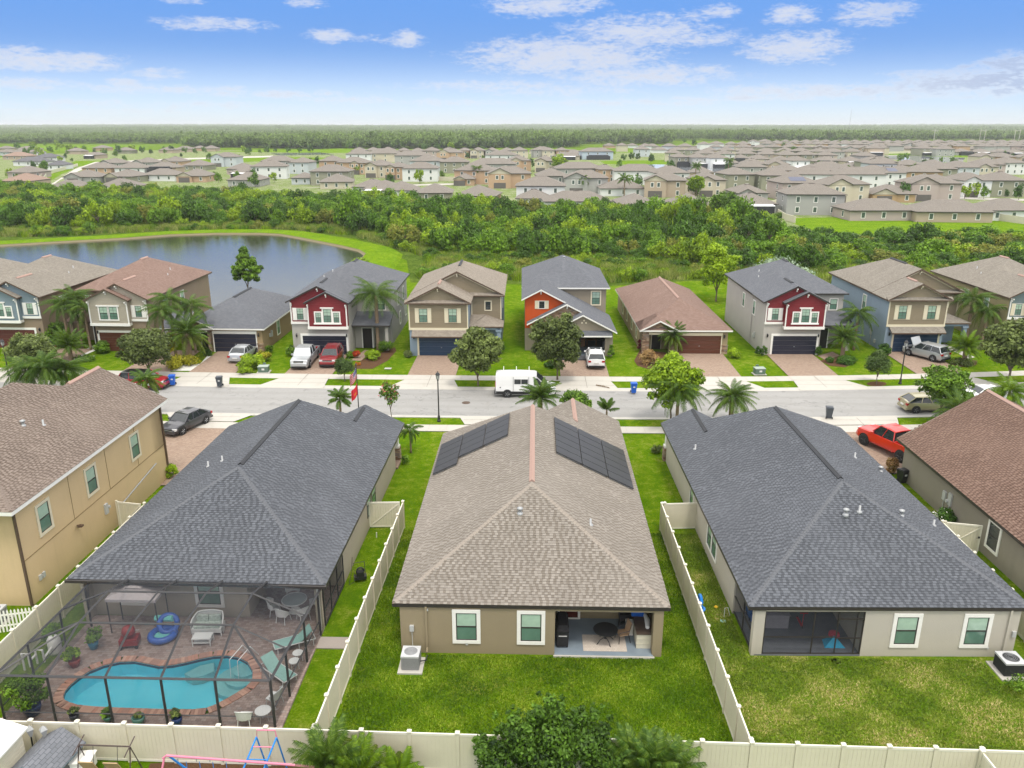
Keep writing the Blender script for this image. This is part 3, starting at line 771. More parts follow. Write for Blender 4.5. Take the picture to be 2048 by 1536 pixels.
# ---------- house on the left with the pool cage
hl = thing('house', 'one-storey greige house under a slate-grey shingle roof joined to the screened pool cage', 'house', (-16.6, 34.3, 0), rad(-.9))
rL, zrL, z2L = near_roof(hl, 6.5, 6.7, 18.2, 21.2, 22.5, 3.6, False, TAB_D, CAP_D, BRONZE, BASE_D, seed=5, gable=GREIGE)
wl = MB().box(5.95, 6.15, 4.2, 20.2, 0, 2.6).box(-6.15, -5.95, 0.4, 20.9, 0, 2.6).box(-6.0, 1.9, 1.1, 1.3, 0, 2.6).box(1.9, 2.1, 1.1, 4.2, 0, 2.6).box(2.1, 5.95, 4.2, 4.4, 0, 2.6).box(5.85, 6.15, .15, .4, 0, 2.6)
wl.box(-5.95, 3, 20.7, 20.9, 0, 2.6).box(1.0, 5.95, 20.0, 20.2, 0, 2.6)
wl.build('wall', GREIGE, hl)
for (x, w) in ((.1, 1.15), (-3.9, 1.1)): window(hl, x, 1.1, 1.55, 0, w, 1.5, .17)
window(hl, 6.15, 11.2, 1.6, math.pi / 2, 1.1, 1.5, .0); window(hl, 6.15, 12.6, 1.6, math.pi / 2, 1.1, 1.5, .0)
# front porch column with a stone base
pc = MB().box(5.7, 6.1, 21.7, 22.1, 1.15, 2.6).box(5.62, 6.18, 21.62, 22.18, 1.05, 1.2).box(5.65, 6.15, 21.65, 22.15, 2.45, 2.6).build('porch_column', WHITE, hl)
MB().box(5.58, 6.22, 21.58, 22.22, 0, 1.05).build('stone_base', STONE, pc)
MB().box(2.2, 6.3, 20.2, 22.3, 0, .12).build('porch_floor', PAV1, hl)
rvent(rL, (0, 7.0, zrL), (0, 18.1, zrL), SLATEM); rvent(rL, (3.6, 18.9, z2L), (3.6, 21.8, z2L), SLATEM)
vent_pipe(rL, -3.46, 10.5, 4.27); vent_pipe(rL, -2.39, 10.16, 4.8)
gm = MB(); gm.box(-6.55, 6.55, -.13, 0, 2.6, 2.74); gm.build('gutter', BRONZE, hl)
downspout(hl, 6.05, .15, .1, 2.6, WHITE)

# ---------- house on the right
hr = thing('house', 'one-storey pale greige house with slate-grey roof, screened corner porch and patchy dry lawn', 'house', (16.75, 33.05, 0), rad(1.2))
rR, zrR, z2R = near_roof(hr, 6.6, 6.9, 18.85, 23.4, 24.4, 4.3, True, TAB_D, CAP_D, BRONZE, BASE_D, seed=9, gable=LTAN)
wr = MB().box(-6.25, -5.75, .1, .45, 0, 2.6).box(-6.25, -6.05, 3.6, 24.0, 0, 2.6).box(-1.05, 6.2, .1, .3, 0, 2.6).box(6.0, 6.2, .3, 23.3, 0, 2.6).box(-6.05, -1.0, 3.6, 3.8, 0, 2.6).box(-1.05, -.9, .3, 3.6, 0, 2.6)
wr.box(-6.05, 6, 22.8, 23.0, 0, 2.6).box(-6.25, -1.05, .1, .3, 2.45, 2.6).box(-6.25, -6.05, .3, 3.6, 2.45, 2.6)
wr.build('wall', LTAN, hr)
for x in (.95, 4.25): window(hr, x, .1, 1.45, 0, 1.0, 1.5, .18)
for y in (13.8, 14.95): window(hr, -6.25, y - 5.8, 1.55, -math.pi / 2, .95, 1.5, .12)
window(hr, -6.25, 14.2, 1.55, -math.pi / 2, .9, 1.5, .06)
SCREEN = None
def screen_mat():
    m = bpy.data.materials.new('insect_screen'); m.use_nodes = True; T = NT(m.node_tree); b = m.node_tree.nodes['Principled BSDF']
    setb(b, .8, .1); b.inputs['Base Color'].default_value = (.045, .05, .06, 1)
    tr = T.node('ShaderNodeBsdfTransparent'); mx = T.node('ShaderNodeMixShader'); mx.inputs[0].default_value = .34
    T.l.new(tr.outputs[0], mx.inputs[1]); T.l.new(b.outputs[0], mx.inputs[2]); T.l.new(mx.outputs[0], T.n['Material Output'].inputs[0]); return m
SCREEN = screen_mat()
DECKG = plain('grey_deck_paint', (.13, .14, .16), .6, .3, var=.15, scale=2)
MB().box(-6.1, -1.05, .1, 3.6, 0, .08).build('porch_floor', DECKG, hr)
pf = MB()
for x in (-5.72, -3.4, -1.4 + .02, -1.08): pf.box(x - .025, x + .025, .12, .18, .08, 2.45)
pf.box(-5.75, -1.05, .12, .18, .08, .13).box(-5.75, -1.05, .12, .18, 2.40, 2.45).box(-5.75, -2.3, .12, .17, 1.0, 1.05).box(-2.3, -2.25, .12, .18, .08, 2.45).box(-2.3, -1.05, .12, .18, 2.0, 2.06).box(-2.2, -1.1, .12, .17, .95, 1.0)
pf.box(-6.2, -6.14, .45, 3.6, 1.0, 1.05).box(-6.2, -6.14, .45, 3.6, .08, .13).box(-6.2, -6.14, 1.95, 2.0, .08, 2.45)
pfo = pf.build('screen_frame', BRONZE, hr)
MB().poly([(-5.72, .15, .13), (-1.08, .15, .13), (-1.08, .15, 2.4), (-5.72, .15, 2.4)]).poly([(-6.17, .45, .13), (-6.17, .45, 2.45), (-6.17, 3.6, 2.45), (-6.17, 3.6, .13)]).build('screen_mesh', SCREEN, pfo)
window(hr, -3.0, 3.6, 1.5, 0, 1.3, 1.3, .17, blind=False)
downspout(hr, 5.7, .1, .3, 2.6, LTAN); MB().box(5.95, 6.12, .0, .1, 1.15, 1.45).build('disconnect_box', GREYP, hr)
MB().box(4.9, 5.0, .05, .1, .45, .55).build('hose_bib', GREYP, hr)
pc = MB().box(-6.3, -5.9, 23.6, 24.0, 1.15, 2.6).box(-6.38, -5.82, 23.52, 24.08, 1.05, 1.2).build('porch_column', WHITE, hr)
MB().box(-6.42, -5.78, 23.48, 24.12, 0, 1.05).build('stone_base', STONE, pc)
rvent(rR, (0, 7.2, zrR), (0, 18.7, zrR), SLATEM); rvent(rR, (-4.3, 19.6, z2R), (-4.3, 24.2, z2R), SLATEM)
for (x, y, z, k) in ((-5.42, 17.83, 3.33, 0), (-.56, 4.76, 5.13, 1), (.22, 4.96, 5.2, 0), (2.69, 5.5, 4.7, 1), (5.23, 6.83, 3.43, 0), (5.66, 14.53, 3.22, 1), (4.04, 14.81, 4.03, 0)): vent_pipe(rR, x, y, z, k)

# ---------- tan two-storey house at the left edge
hn = thing('house', 'two-storey ochre stucco house at the left edge with three bronze windows along its side', 'house', (-26.35, 36.0, 0), rad(-.5))
pl = []
e_ = 5.85; hwN = 6.4; xe = .45; xr = xe - hwN; zN = e_ + hwN * .5
x2 = -4.1; zz2 = e_ + (xe - x2) * .5
P = [[(xe, -.6, e_), (xe, 16.9, e_), (x2, 16.9, zz2), (x2, 12.6, zz2), (xr, 10.4, zN), (xr, 5.8, zN)], [(xe, -.6, e_), (xr, 5.8, zN), (xr - hwN, -.6, e_)],
     [(xr - hwN, -.6, e_), (xr, 5.8, zN), (xr, 10.4, zN), (xr - hwN, 15.0, e_)], [(xr, 10.4, zN), (x2, 12.6, zz2), (x2 - 4.55, 15.0, e_), (xr - hwN, 15.0, e_)], [(x2, 12.6, zz2), (x2, 16.9, zz2), (x2 - 4.55, 16.9, e_), (x2 - 4.55, 15.0, e_)]]
rf = MB()
for q in P: rf.slab(q, .2, 0, 1)
rN = rf.build('roof', [BASE_T, WHITE], hn)
tab_object(rN, [[(x, y, z + .004) for x, y, z in q] for q in P], TAB_U, 21)
caps(rN, [((xe - .1, -.5, e_ + .05), (xr, 5.8, zN)), ((x2, 12.6, zz2), (x2, 16.9, zz2))], CAP_U)
rvent(rN, (x2, 13.0, zz2 + .02), (x2, 16.8, zz2 + .02), TERRA)
MB().box(-12.0, 0, .15, 15.0, 0, 5.7).box(-7.5, 0, 15.0, 16.4, 0, 5.7).box(-5.6, 0, 14.9, 16.6, 2.5, 5.7).build('wall', OCHRE, hn)
MB().poly([(xe, 16.55, e_), (x2, 16.55, zz2), (x2 - 4.55, 16.55, e_)]).build('gable', OCHRE, hn)
MB().box(.0, .015, .15, 16.4, 2.62, 2.66).box(0, .015, 12.6, 12.63, 2.66, 5.7).box(0, .015, 8.9, 8.93, 2.66, 5.7).box(0, .015, 4.9, 4.93, 2.66, 5.7).build('control_joint', plain('dark_joint', (.22, .16, .07), .9), hn)
for y in (12.45, 7.1, 2.35): window(hn, 0, y, 4.1, math.pi / 2, .95, 1.5, .17, tm=CREAM)
for y_ in (-.05, 16.31): MB().box(0.0, .12, y_, y_ + .11, .1, 5.6).build('downspout', BROWNM, hn)
MB().box(-.6, .02, 16.42, 16.48, 3.3, 5.0).build('shutter', plain('grey_shutter', (.35, .4, .42), .6), hn)
gN = MB().box(-.0, .12, 7.9, 8.2, 1.4, 2.05).tube([(.06, 8.3, 1.75), (.16, 8.3, 1.75)], .1, 10).build('electric_meter', GREYP, hn)
MB().tube([(.1, 9.4, 1.0), (.12, 9.5, 1.2), (.14, 14.6, 1.9)], .045, 6).tube([(.1, 9.4, .2), (.1, 9.4, 1.6)], .03, 6).build('conduit', METAL, hn)
MB().tube([(.05, 4.95, 2.2), (.3, 4.95, 2.25)], .05).box(.1, .35, 4.85, 5.1, 2.12, 2.22).build('wall_lamp', BROWNM, hn)
MB().box(.0, .08, 1.0, 1.2, 1.0, 1.3).box(0, .08, 1.3, 1.5, 1.0, 1.3).build('disconnect_box', GREYP, hn)
vent_pipe(rN, -3.2, 6.7, e_ + 1.8, 1); vent_pipe(rN, -2.6, 7.6, e_ + 1.5)

# ---------- brown-roofed house at the right edge
hb_ = thing('house', 'one-storey grey-olive house with a brown shingle roof at the right edge of the photo', 'house', (33.2, 36.5, 0), rad(1.0))
hw = 6.75; e_ = 2.75; zB = e_ + hw * .5
P = [[(-hw, 0, e_), (-hw, 18.3, e_), (0, 18.3 - 1.0, zB), (0, 6.75, zB)], [(-hw, 0, e_), (0, 6.75, zB), (hw, 0, e_)], [(hw, 0, e_), (0, 6.75, zB), (0, 17.3, zB), (hw, 21, e_)], [(-hw, 18.3, e_), (0, 17.3, zB), (hw, 21, e_)]]
P = [[(-hw, 0, e_), (-hw, 18.3, e_), (-5.9, 18.3, e_ + .42), (-.2, 19.5, zB - .1), (-.2, 6.7, zB - .1)], [(-hw, 0, e_), (-.2, 6.7, zB - .1), (hw, 0, e_)], [(hw, 0, e_), (-.2, 6.7, zB - .1), (-.2, 19.5, zB - .1), (hw, 21, e_)], [(-hw, 18.3, e_), (-5.9, 18.3, e_ + .42), (-.2, 19.5, zB - .1), (hw, 21, e_)]]
rf = MB()
for q in P: rf.slab(q, .18, 0, 1)
rB = rf.build('roof', [BASE_T, BRONZE], hb_)
tab_object(rB, [[(x, y, z + .004) for x, y, z in q] for q in P[:2]], TAB_B, 31); tab_object(rB, [[(x, y, z + .004) for x, y, z in q] for q in P[2:]], TAB_B, 32)
caps(rB, [((-hw + .1, .1, e_ + .05), (-.2, 6.7, zB - .1))], CAP_B); rvent(rB, (-.2, 6.9, zB - .1), (-.2, 19.4, zB - .1), TERRA)
MB().box(-6.4, 6.4, .3, 17.6, 0, 2.6).build('wall', OLIVEG, hb_)
window(hb_, -6.4, 6.0, 1.5, -math.pi / 2, 1.0, 1.5, .17, blind=False)
MB().box(-6.52, -6.4, 11.4, 11.75, 1.15, 1.75).box(-6.5, -6.4, 10.7, 11.1, 1.1, 1.9).tube([(-6.5, 11.1, 1.3), (-6.6, 11.1, 1.3)], .12, 10).tube([(-6.45, 11.6, 0), (-6.45, 11.6, 1.2)], .03, 5).tube([(-6.45, 10.9, 0), (-6.45, 10.9, 1.2)], .03, 5).build('electric_meter', GREYP, hb_)
# ================================================================ THE ROW ACROSS THE STREET
SH_D = shingle('shingle_slate', (.125, .132, .15), (.165, .172, .19), (.075, .08, .09)); SH_T = shingle('shingle_tan', (.235, .205, .17), (.32, .285, .24), (.17, .135, .11))
SH_B = shingle('shingle_brown', (.21, .14, .115), (.27, .19, .16), (.13, .085, .068)); SH_G = shingle('shingle_grey_tan', (.215, .195, .165), (.29, .265, .23), (.15, .13, .11))
REDS = siding('red_siding', (.20, .028, .035)); TANS = siding('tan_siding', (.27, .225, .155)); BLUES = siding('blue_grey_siding', (.20, .26, .30)); BEIS = siding('beige_siding', (.40, .36, .29))
TEALS = siding('grey_teal_siding', (.16, .21, .22))
LGREY = stucco('stucco_light_grey', (.42, .40, .37)); BLUEW = stucco('stucco_blue', (.26, .33, .41)); BRN = stucco('stucco_brown', (.27, .21, .15)); TAN2 = stucco('stucco_tan', (.34, .25, .14))
ORANGE = stucco('stucco_orange', (.50, .085, .022)); TAUP2 = stucco('stucco_taupe_grey', (.27, .235, .18)); KHAKI = stucco('stucco_khaki', (.30, .245, .15)); YTAN = stucco('stucco_yellow_tan', (.38, .32, .18))
GD_NAVY = door_mat('door_dark_navy', (.020, .022, .038)); GD_BLUE = door_mat('door_blue', (.022, .05, .10)); GD_BRN = door_mat('door_brown', (.10, .035, .02)); GD_MAR = door_mat('door_maroon', (.11, .03, .025))
DKDOOR = door_mat('door_black', (.02, .018, .018))

def gable(rf, x0, x1, y0, y1, e, ov=.4, pitch=.5, th=.16, m=0, ms=1):
    """gable roof, ridge along y; x0,x1 are wall lines; returns ridge x,z"""
    xm = (x0 + x1) / 2; hw = (x1 - x0) / 2 + ov; z = e + hw * pitch
    rf.slab([(x0 - ov, y0 - ov, e), (x0 - ov, y1, e), (xm, y1, z), (xm, y0 - ov, z)], th, m, ms)
    rf.slab([(x1 + ov, y0 - ov, e), (x1 + ov, y1, e), (xm, y1, z), (xm, y0 - ov, z)], th, m, ms)
    return xm, z
def tri(parent, x0, x1, y, zb, e, m, pitch=.5, ov=.4, name='gable'):
    """front wall of a gable from zb up to the rake"""
    xm = (x0 + x1) / 2; z = e + ((x1 - x0) / 2 + ov) * pitch - .16; ze = e + ov * pitch - .16
    pts = [(x0, y, zb), (x1, y, zb), (x1, y, ze), (xm, y, z), (x0, y, ze)]
    mb = MB(); mb.poly(pts); mb.poly([(a, b + .1, c) for a, b, c in reversed(pts)])
    for k in range(5):
        a, b = pts[k], pts[(k + 1) % 5]; mb.poly([a, (a[0], a[1] + .1, a[2]), (b[0], b[1] + .1, b[2]), b])
    return mb.build(name, m, parent)
def hip(rf, x0, x1, y0, y1, e, ov=.4, pitch=.5, th=.16, gfront=False, m=0, ms=1):
    X0, X1, Y0, Y1 = x0 - ov, x1 + ov, y0 - ov, y1 + ov
    if X1 - X0 <= Y1 - Y0:
        h = (X1 - X0) / 2; xm = (X0 + X1) / 2; z = e + h * pitch; ya = Y0 + h; yb = Y1 - h
        if gfront: ya = Y0
        rf.slab([(X0, Y0, e), (xm, ya, z), (xm, yb, z), (X0, Y1, e)], th, m, ms); rf.slab([(X1, Y0, e), (xm, ya, z), (xm, yb, z), (X1, Y1, e)], th, m, ms)
        if not gfront: rf.slab([(X0, Y0, e), (X1, Y0, e), (xm, ya, z)], th, m, ms)
        rf.slab([(X0, Y1, e), (X1, Y1, e), (xm, yb, z)], th, m, ms)
        return (xm, ya, z), (xm, yb, z)
    h = (Y1 - Y0) / 2; ym = (Y0 + Y1) / 2; z = e + h * pitch; xa, xb = X0 + h, X1 - h
    rf.slab([(X0, Y0, e), (X1, Y0, e), (xb, ym, z), (xa, ym, z)], th, m, ms); rf.slab([(X0, Y1, e), (X1, Y1, e), (xb, ym, z), (xa, ym, z)], th, m, ms)
    rf.slab([(X0, Y0, e), (X0, Y1, e), (xa, ym, z)], th, m, ms); rf.slab([(X1, Y0, e), (X1, Y1, e), (xb, ym, z)], th, m, ms)
    return (xa, ym, z), (xb, ym, z)
def band(parent, x0, x1, y, z, m, h=.2, name='trim_board', d=.07):
    return MB().box(x0, x1, y - d, y, z - h / 2, z + h / 2).build(name, m, parent)
def vboard(parent, x, y, z0, z1, m, w=.13): return MB().box(x - w / 2, x + w / 2, y - .05, y, z0, z1).build('corner_board', m, parent)
def bracket(parent, x, y, z, m): return MB().box(x - .05, x + .05, y - .38, y - .02, z - .26, z - .14).box(x - .05, x + .05, y - .14, y - .02, z - .5, z - .26).build('bracket', m, parent)
def lamp_wall(parent, x, y, z): return MB().box(x - .06, x + .06, y - .05, y, z - .2, z + .2).tube([(x, y - .14, z - .16), (x, y - .14, z + .1)], [.06, .09], 8).tube([(x, y - .14, z + .1), (x, y - .14, z + .2)], [.11, .02], 8).build('wall_lamp', BLACKM, parent)
def mirx(mb): mb.v = [(-x, y, z) for x, y, z in mb.v]; mb.f = [tuple(reversed(f)) for f in mb.f]; return mb

def house_a(x, y, rz, label, sid, stu, rm, fas, dm, mir=False, shut=None, tri_win=True, bayo=2.0, porch=True, wtrim=None):
    """two storeys, siding-clad upper front with a projecting gabled bay; all x flipped when mir"""
    root = thing('house', label, 'house', (x, y, 0), rz)
    s = -1 if mir else 1; fx = lambda v: s * v
    def box(*a): a = list(a); return (min(fx(a[0]), fx(a[1])), max(fx(a[0]), fx(a[1]))) + tuple(a[2:])
    wm = MB().box(*box(0, 6.25, .0, 5, 0, 5.8)).box(*box(0, 10.2, 4.6, 16.6, 0, 5.8)).box(*box(6.25, 8.4, 3.0, 4.6, 0, 3.0))
    wm.build('wall', stu, root)
    tri(root, *box(0, 6.25, 0, 0)[:2], -.08, 3.75, 6.0, sid)
    MB().box(*box(.0, .06, -.02, .9, 3.75, 5.9)).build('side_siding', sid, root) if False else None
    b0, b1 = (bayo, 6.3)
    lo, hi = box(b0, b1, 0, 0)[:2]
    bay = MB().box(lo, hi, -.65, 0, 3.1, 5.85).build('bay', sid, root)
    tri(root, lo, hi, -.66, 5.6, 6.0, sid, ov=.3, name='bay_gable')
    rf = MB()
    gable(rf, *box(0, 6.25, 0, 0)[:2], 0, 10.5, 6.0); gable(rf, lo, hi, -.65, 3.2, 6.0, ov=.3)
    H0, H1 = hip(rf, *box(0, 10.2, 0, 0)[:2], 4.6, 16.6, 6.03)
    r = rf.build('roof', [rm, fas], root)
    rvent(r, (fx(3.12), 1.5, 7.76), (fx(3.12), 4.2, 7.76), SLATEM if rm is SH_D else TERRA); rvent(r, tuple(H0), (H1[0], H1[1], H1[2]), SLATEM if rm is SH_D else TERRA) if H1[1] - H0[1] > .8 else None
    for q in (-.75, 0, 1): pass
    wt = wtrim or WHITE
    band(bay, lo - .06, hi + .06, -.65, 3.2, wt, .3); band(root, *box(-.03, b0, 0, 0)[:2], -.08, 3.62, wt, .26)
    for xx in (b0 + .06, b1 - .06): vboard(bay, fx(xx), -.65, 3.3, 5.8, wt)
    MB().box(*box(b0 - .005, b0 + .06, -.65, -.04, 3.05, 3.35)).box(*box(b1 - .06, b1 + .005, -.65, -.02, 3.05, 3.35)).build('trim_board', wt, bay)
    vboard(root, fx(.07), -.08, 3.7, 5.9, wt)
    for xx, zz in ((b0 + .1, 5.95), (b1 - .1, 5.95), ((b0 + b1) / 2, 7.08)): bracket(root, fx(xx), -.66, zz, wt)
    for xx, zz in ((.15, 6.0), (3.12, 7.6)): bracket(root, fx(xx), -.08, zz, wt)
    c = (b0 + b1) / 2
    if tri_win:
        window(bay, fx(c), -.655, 4.55, 0, .85, 1.45, .13, wt, grid=True)
        for d in (-.98, .98): window(bay, fx(c + d), -.655, 4.35, 0, .62, 1.1, .13, wt, grid=True)
        band(bay, fx(c) - .72, fx(c) + .72, -.66, 5.42, wt, .12, 'window_head', .1); band(bay, fx(c) - 1.5, fx(c) + 1.5, -.66, 3.68, wt, .14, 'window_sill', .12)
    else:
        for d in (-.55, .55): window(bay, fx(c + d), -.655, 4.5, 0, .9, 1.4, .13, wt, grid=True)
        band(bay, fx(c) - 1.3, fx(c) + 1.3, -.66, 5.32, wt, .12, 'window_head', .1)
    window(root, fx(b0 / 2 + .05), -.08, 4.6, 0, .72, 1.25, .04, wt, grid=True, shutters=True, smat=shut or WHITE)
    garage_door(root, fx(3.5), 0, 4.8, 2.15, dm, wt, .22)
    for xx in (.45, 6.0): lamp_wall(root, fx(xx), 0, 2.2)
    # recessed entrance with a small roof
    er = MB().slab([(fx(6.25), 1.4, 3.0), (fx(10.5), 1.4, 3.0), (fx(10.5), 4.6, 3.9), (fx(6.25), 4.6, 3.9)], .2).build('porch_roof', [rm, fas], root)
    MB().box(*box(9.9, 10.25, 1.7, 2.05, 0, 2.85)).build('porch_column', stu, root)
    dd = MB().box(*box(7.0, 8.3, 2.9, 3.0, 0, 2.4)).build('door', wt, root); MB().box(*box(7.12, 8.18, 2.87, 2.9, 0, 2.3)).build('door_leaf', DKDOOR, dd)
    window(root, fx(9.1), 4.6, 4.7, 0, .8, 1.2, .1, wt)
    sd = fx(0) ; rr = -math.pi / 2 * s
    for yy, zz in ((4.2, 4.4), (8.6, 4.4)): window(root, fx(-.0), yy, zz, rr, .8, 1.5, .12, wt)
    for yy, zz in ((9.5, 4.4), (13.5, 4.3), (15.0, 1.9), (10.6, 1.8)): window(root, fx(10.2), yy, zz, -rr, .75, 1.4, .12, wt)
    MB().box(*box(-.12, 0, 3.0, 3.3, 1.2, 1.8)).box(*box(-.1, 0, 3.5, 3.75, 1.0, 1.5)).build('electric_meter', GREYP, root)
    vent_pipe(r, fx(1.6), 9, 6.9); vent_pipe(r, fx(2.2), 11.0, 7.25)
    return root

def house_b(x, y, rz, label, sid, stu, rm, fas, dm, shut):
    root = thing('house', label, 'house', (x, y, 0), rz)
    MB().box(0, 6.4, 0, 4.2, 0, 5.8).box(0, 9.9, 4.2, 16.6, 0, 5.8).build('wall', stu, root)
    MB().box(-.02, 6.42, -.05, 0, 2.95, 5.8).build('siding', sid, root)
    MB().box(6.42, 9.92, 4.14, 4.2, 3.1, 5.8).build('siding', sid, root)
    rf = MB(); gable(rf, 0, 6.4, 0, 10, 6.0); A, B = hip(rf, 0, 9.9, 4.2, 16.6, 6.03, gfront=True)
    rf.slab([(-.4, -.42, 5.98), (6.8, -.42, 5.98), (6.8, .05, 6.28), (-.4, .05, 6.28)], .14)
    rf.slab([(6.0, 3.75, 5.98), (10.3, 3.75, 5.98), (10.3, 4.25, 6.28), (6.0, 4.25, 6.28)], .14)
    r = rf.build('roof', [rm, fas], root)
    tri(root, 0, 6.4, -.02, 5.8, 6.0, sid); tri(root, 0, 9.9, 4.18, 5.8, 6.0, sid)
    # rake boards of the two pediments
    for (a0, a1, yy) in ((.35, 6.05, -.09), (.6, 9.4, 4.1)):
        xm = (a0 + a1) / 2; zb = 6.3; zt = zb + (xm - a0) * .5
        for sx in (a0, a1):
            MB().poly([(sx, yy, zb), (xm, yy, zt), (xm, yy, zt - .16), (sx + (.32 if sx < xm else -.32), yy, zb)][::1 if sx < xm else -1]).build('rake_board', CREAM, root)
    rvent(r, (3.2, 1.0, 7.8), (3.2, 3.2, 7.8), TERRA); rvent(r, (A[0], 7.5, A[2]), (B[0], B[1], B[2]), TERRA if fas is not BROWNM else SLATEM)
    band(root, -.05, 6.45, -.05, 3.05, CREAM, .24)
    for xx in (.03, 6.37): vboard(root, xx, -.05, 3.1, 5.8, CREAM)
    vboard(root, 9.85, 4.14, 3.2, 5.8, CREAM); vboard(root, 6.55, 4.14, 3.2, 5.8, CREAM)
    bracket(root, 3.2, -.02, 7.65, CREAM); bracket(root, 4.95, 4.18, 8.5, CREAM)
    for xx in (1.55, 4.75): window(root, xx, -.05, 4.55, 0, .9, 1.5, .03, CREAM, grid=True, shutters=True)
    window(root, 8.4, 4.14, 4.75, 0, .6, .95, .12, CREAM, blind=False)
    garage_door(root, 3.45, 0, 4.9, 2.15, dm, CREAM, .2)
    pr = MB().slab([(.3, -.95, 2.42), (6.3, -.95, 2.42), (6.3, 0, 3.0), (.3, 0, 3.0)], .14).build('pent_roof', [rm, fas], root)
    MB().slab([(6.4, 1.3, 3.0), (8.15, 4.2, 3.75), (6.4, 4.2, 3.75)], .14).slab([(6.4, 1.3, 3.0), (10.2, 1.3, 3.0), (8.15, 3.2, 3.75), (8.15, 4.2, 3.75)], .14).slab([(10.2, 1.3, 3.0), (10.2, 4.2, 3.0), (8.15, 4.2, 3.75), (8.15, 3.2, 3.75)], .14).build('porch_roof', [rm, fas], root)
    MB().box(9.5, 9.9, 1.5, 1.9, 0, 2.85).box(9.35, 10.0, 1.4, 2.0, 2.4, 2.6).box(6.4, 10.0, 1.5, 1.65, 2.6, 2.9).build('porch_column', stu, root)
    dd = MB().box(6.9, 8.1, 4.12, 4.2, 0, 2.3).build('door', CREAM, root); MB().box(7.0, 8.0, 4.09, 4.12, 0, 2.2).build('door_leaf', DKDOOR, dd)
    for xx in (.45, 6.15): lamp_wall(root, xx, 0, 2.1)
    window(root, 0, 6.2, 4.4, -math.pi / 2, .85, 1.6, .12, WHITE); window(root, 9.9, 9.0, 4.4, math.pi / 2, .85, 1.5, .12, WHITE)
    MB().box(-.14, 0, 3.2, 3.5, 1.2, 1.9).tube([(-.05, 3.3, 0), (-.05, 3.3, 1.3)], .04, 5).box(-.1, 0, 2.0, 2.4, .5, .9).build('electric_meter', GREYP, root)
    return root

def house_e(x, y, rz, label, stu, rm, fas, dm, w, dep, dx, stone=True, entry_left=True, tm=None):
    """one storey, long hip roof, garage door on the right"""
    tm = tm or WHITE
    root = thing('house', label, 'house', (x, y, 0), rz)
    MB().box(w - 5.9, w, 0, 5, 0, 2.65).box(0, w, 2.2, dep, 0, 2.65).build('wall', stu, root)
    rf = MB(); A, B = hip(rf, 0, w, 0, dep, 2.78); 
    r = rf.build('roof', [rm, fas], root)
    gx = 3.6
    rg = MB(); gable(rg, 0, gx, -.1, 3.2, 2.78, ov=.4, m=0); rg.build('entry_roof', [rm, fas], root)
    tri(root, 0, gx, -.05, 2.3, 2.78, STONE if stone else stu)
    for a_, b_ in ((0, .75), (3.0, 3.6)): MB().box(a_, b_, 0, .6, 0, 2.6).build('entry_column', STONE if stone else stu, root)
    MB().box(.7, 3.05, -.06, .0, 2.2, 2.45).build('trim_board', tm, root)
    dd = MB().box(1.3, 2.5, 2.1, 2.2, 0, 2.3).build('door', tm, root); MB().box(1.4, 2.4, 2.07, 2.1, 0, 2.2).build('door_leaf', DKDOOR, dd)
    garage_door(root, w - 3.1, 0, 4.75, 2.1, dm, tm, .1)
    band(root, w - 5.6, w - .6, -.0, 2.3, tm, .24, d=.1)
    lamp_wall(root, w - .4, 0, 2.0)
    if stone: MB().box(w - .62, w + .05, -.06, 0, 0, .95).box(w - .66, w + .08, -.1, .0, .95, 1.05).build('stone_base', STONE, root)
    rvent(r, A if dx else A, B, TERRA if rm is SH_B else SLATEM)
    for yy in (4.5, 8.5, 13, 17): window(root, 0, yy, 1.55, -math.pi / 2, .85, 1.5, .12, tm)
    for yy in (5.5, 11): window(root, w, yy, 1.55, math.pi / 2, .85, 1.5, .14, tm)
    MB().box(w, w + .15, 2.8, 3.1, 1.1, 1.8).box(w, w + .12, 2.2, 2.5, 1.2, 1.6).build('electric_meter', GREYP, root)
    return root, r

BRF = BROWNM
house_a(-57.0 + 1.6, 86.9, rad(-1.5), 'two-storey house with blue-grey siding and brown roof at the left end of the far row', BLUES, BRN, SH_G, BRF, GD_MAR, mir=True, tri_win=True, bayo=2.1)
house_a(-42.7, 85.9, rad(-1.2), 'two-storey house with a beige sided bay and brown roof beside the blue-grey one', BEIS, BRN, SH_B, BRF, GD_BRN, mir=True, tri_win=False, bayo=1.9)
r_, _r = house_e(-39.4, 86.0, rad(-.6), 'one-storey tan house with slate roof and black garage door, far row', TAN2, SH_D, WHITE, GD_NAVY, 9.2, 15, 0, stone=True)
MB().slab([(-2.2, -.3, 2.75), (.5, -.3, 2.75), (.5, 3, 4.0), (-2.2, 3, 4.0)], .14).build('side_roof', [SH_D, WHITE], r_)
house_a(-26.55, 85.15, rad(.3), 'two-storey house with dark red siding behind the silver pickup and red car', REDS, LGREY, SH_D, BRONZE, GD_NAVY, wtrim=WHITE)
h5 = house_b(-13.6, 85.0, rad(.6), 'two-storey tan-sided house with a blue garage door facing the street lamp', TANS, BLUEW, SH_T, BRF, GD_BLUE, True)
r_, rr7 = house_e(11.95, 86.45, rad(1.2), 'one-storey khaki house with a reddish-brown roof and stone entrance', KHAKI, SH_B, WHITE, GD_BRN, 9.4, 22.8, 1, tm=CREAM)
house_a(25.15, 86.5, rad(1.3), 'two-storey house with dark red siding and pale grey side wall, right of centre', REDS, LGREY, SH_D, BRONZE, GD_NAVY)
h9 = house_b(39.0, 88.0, rad(1.7), 'two-storey tan-sided house with blue side wall behind the SUV with its bonnet up', TANS, BLUEW, SH_G, BRF, GD_BLUE, True)
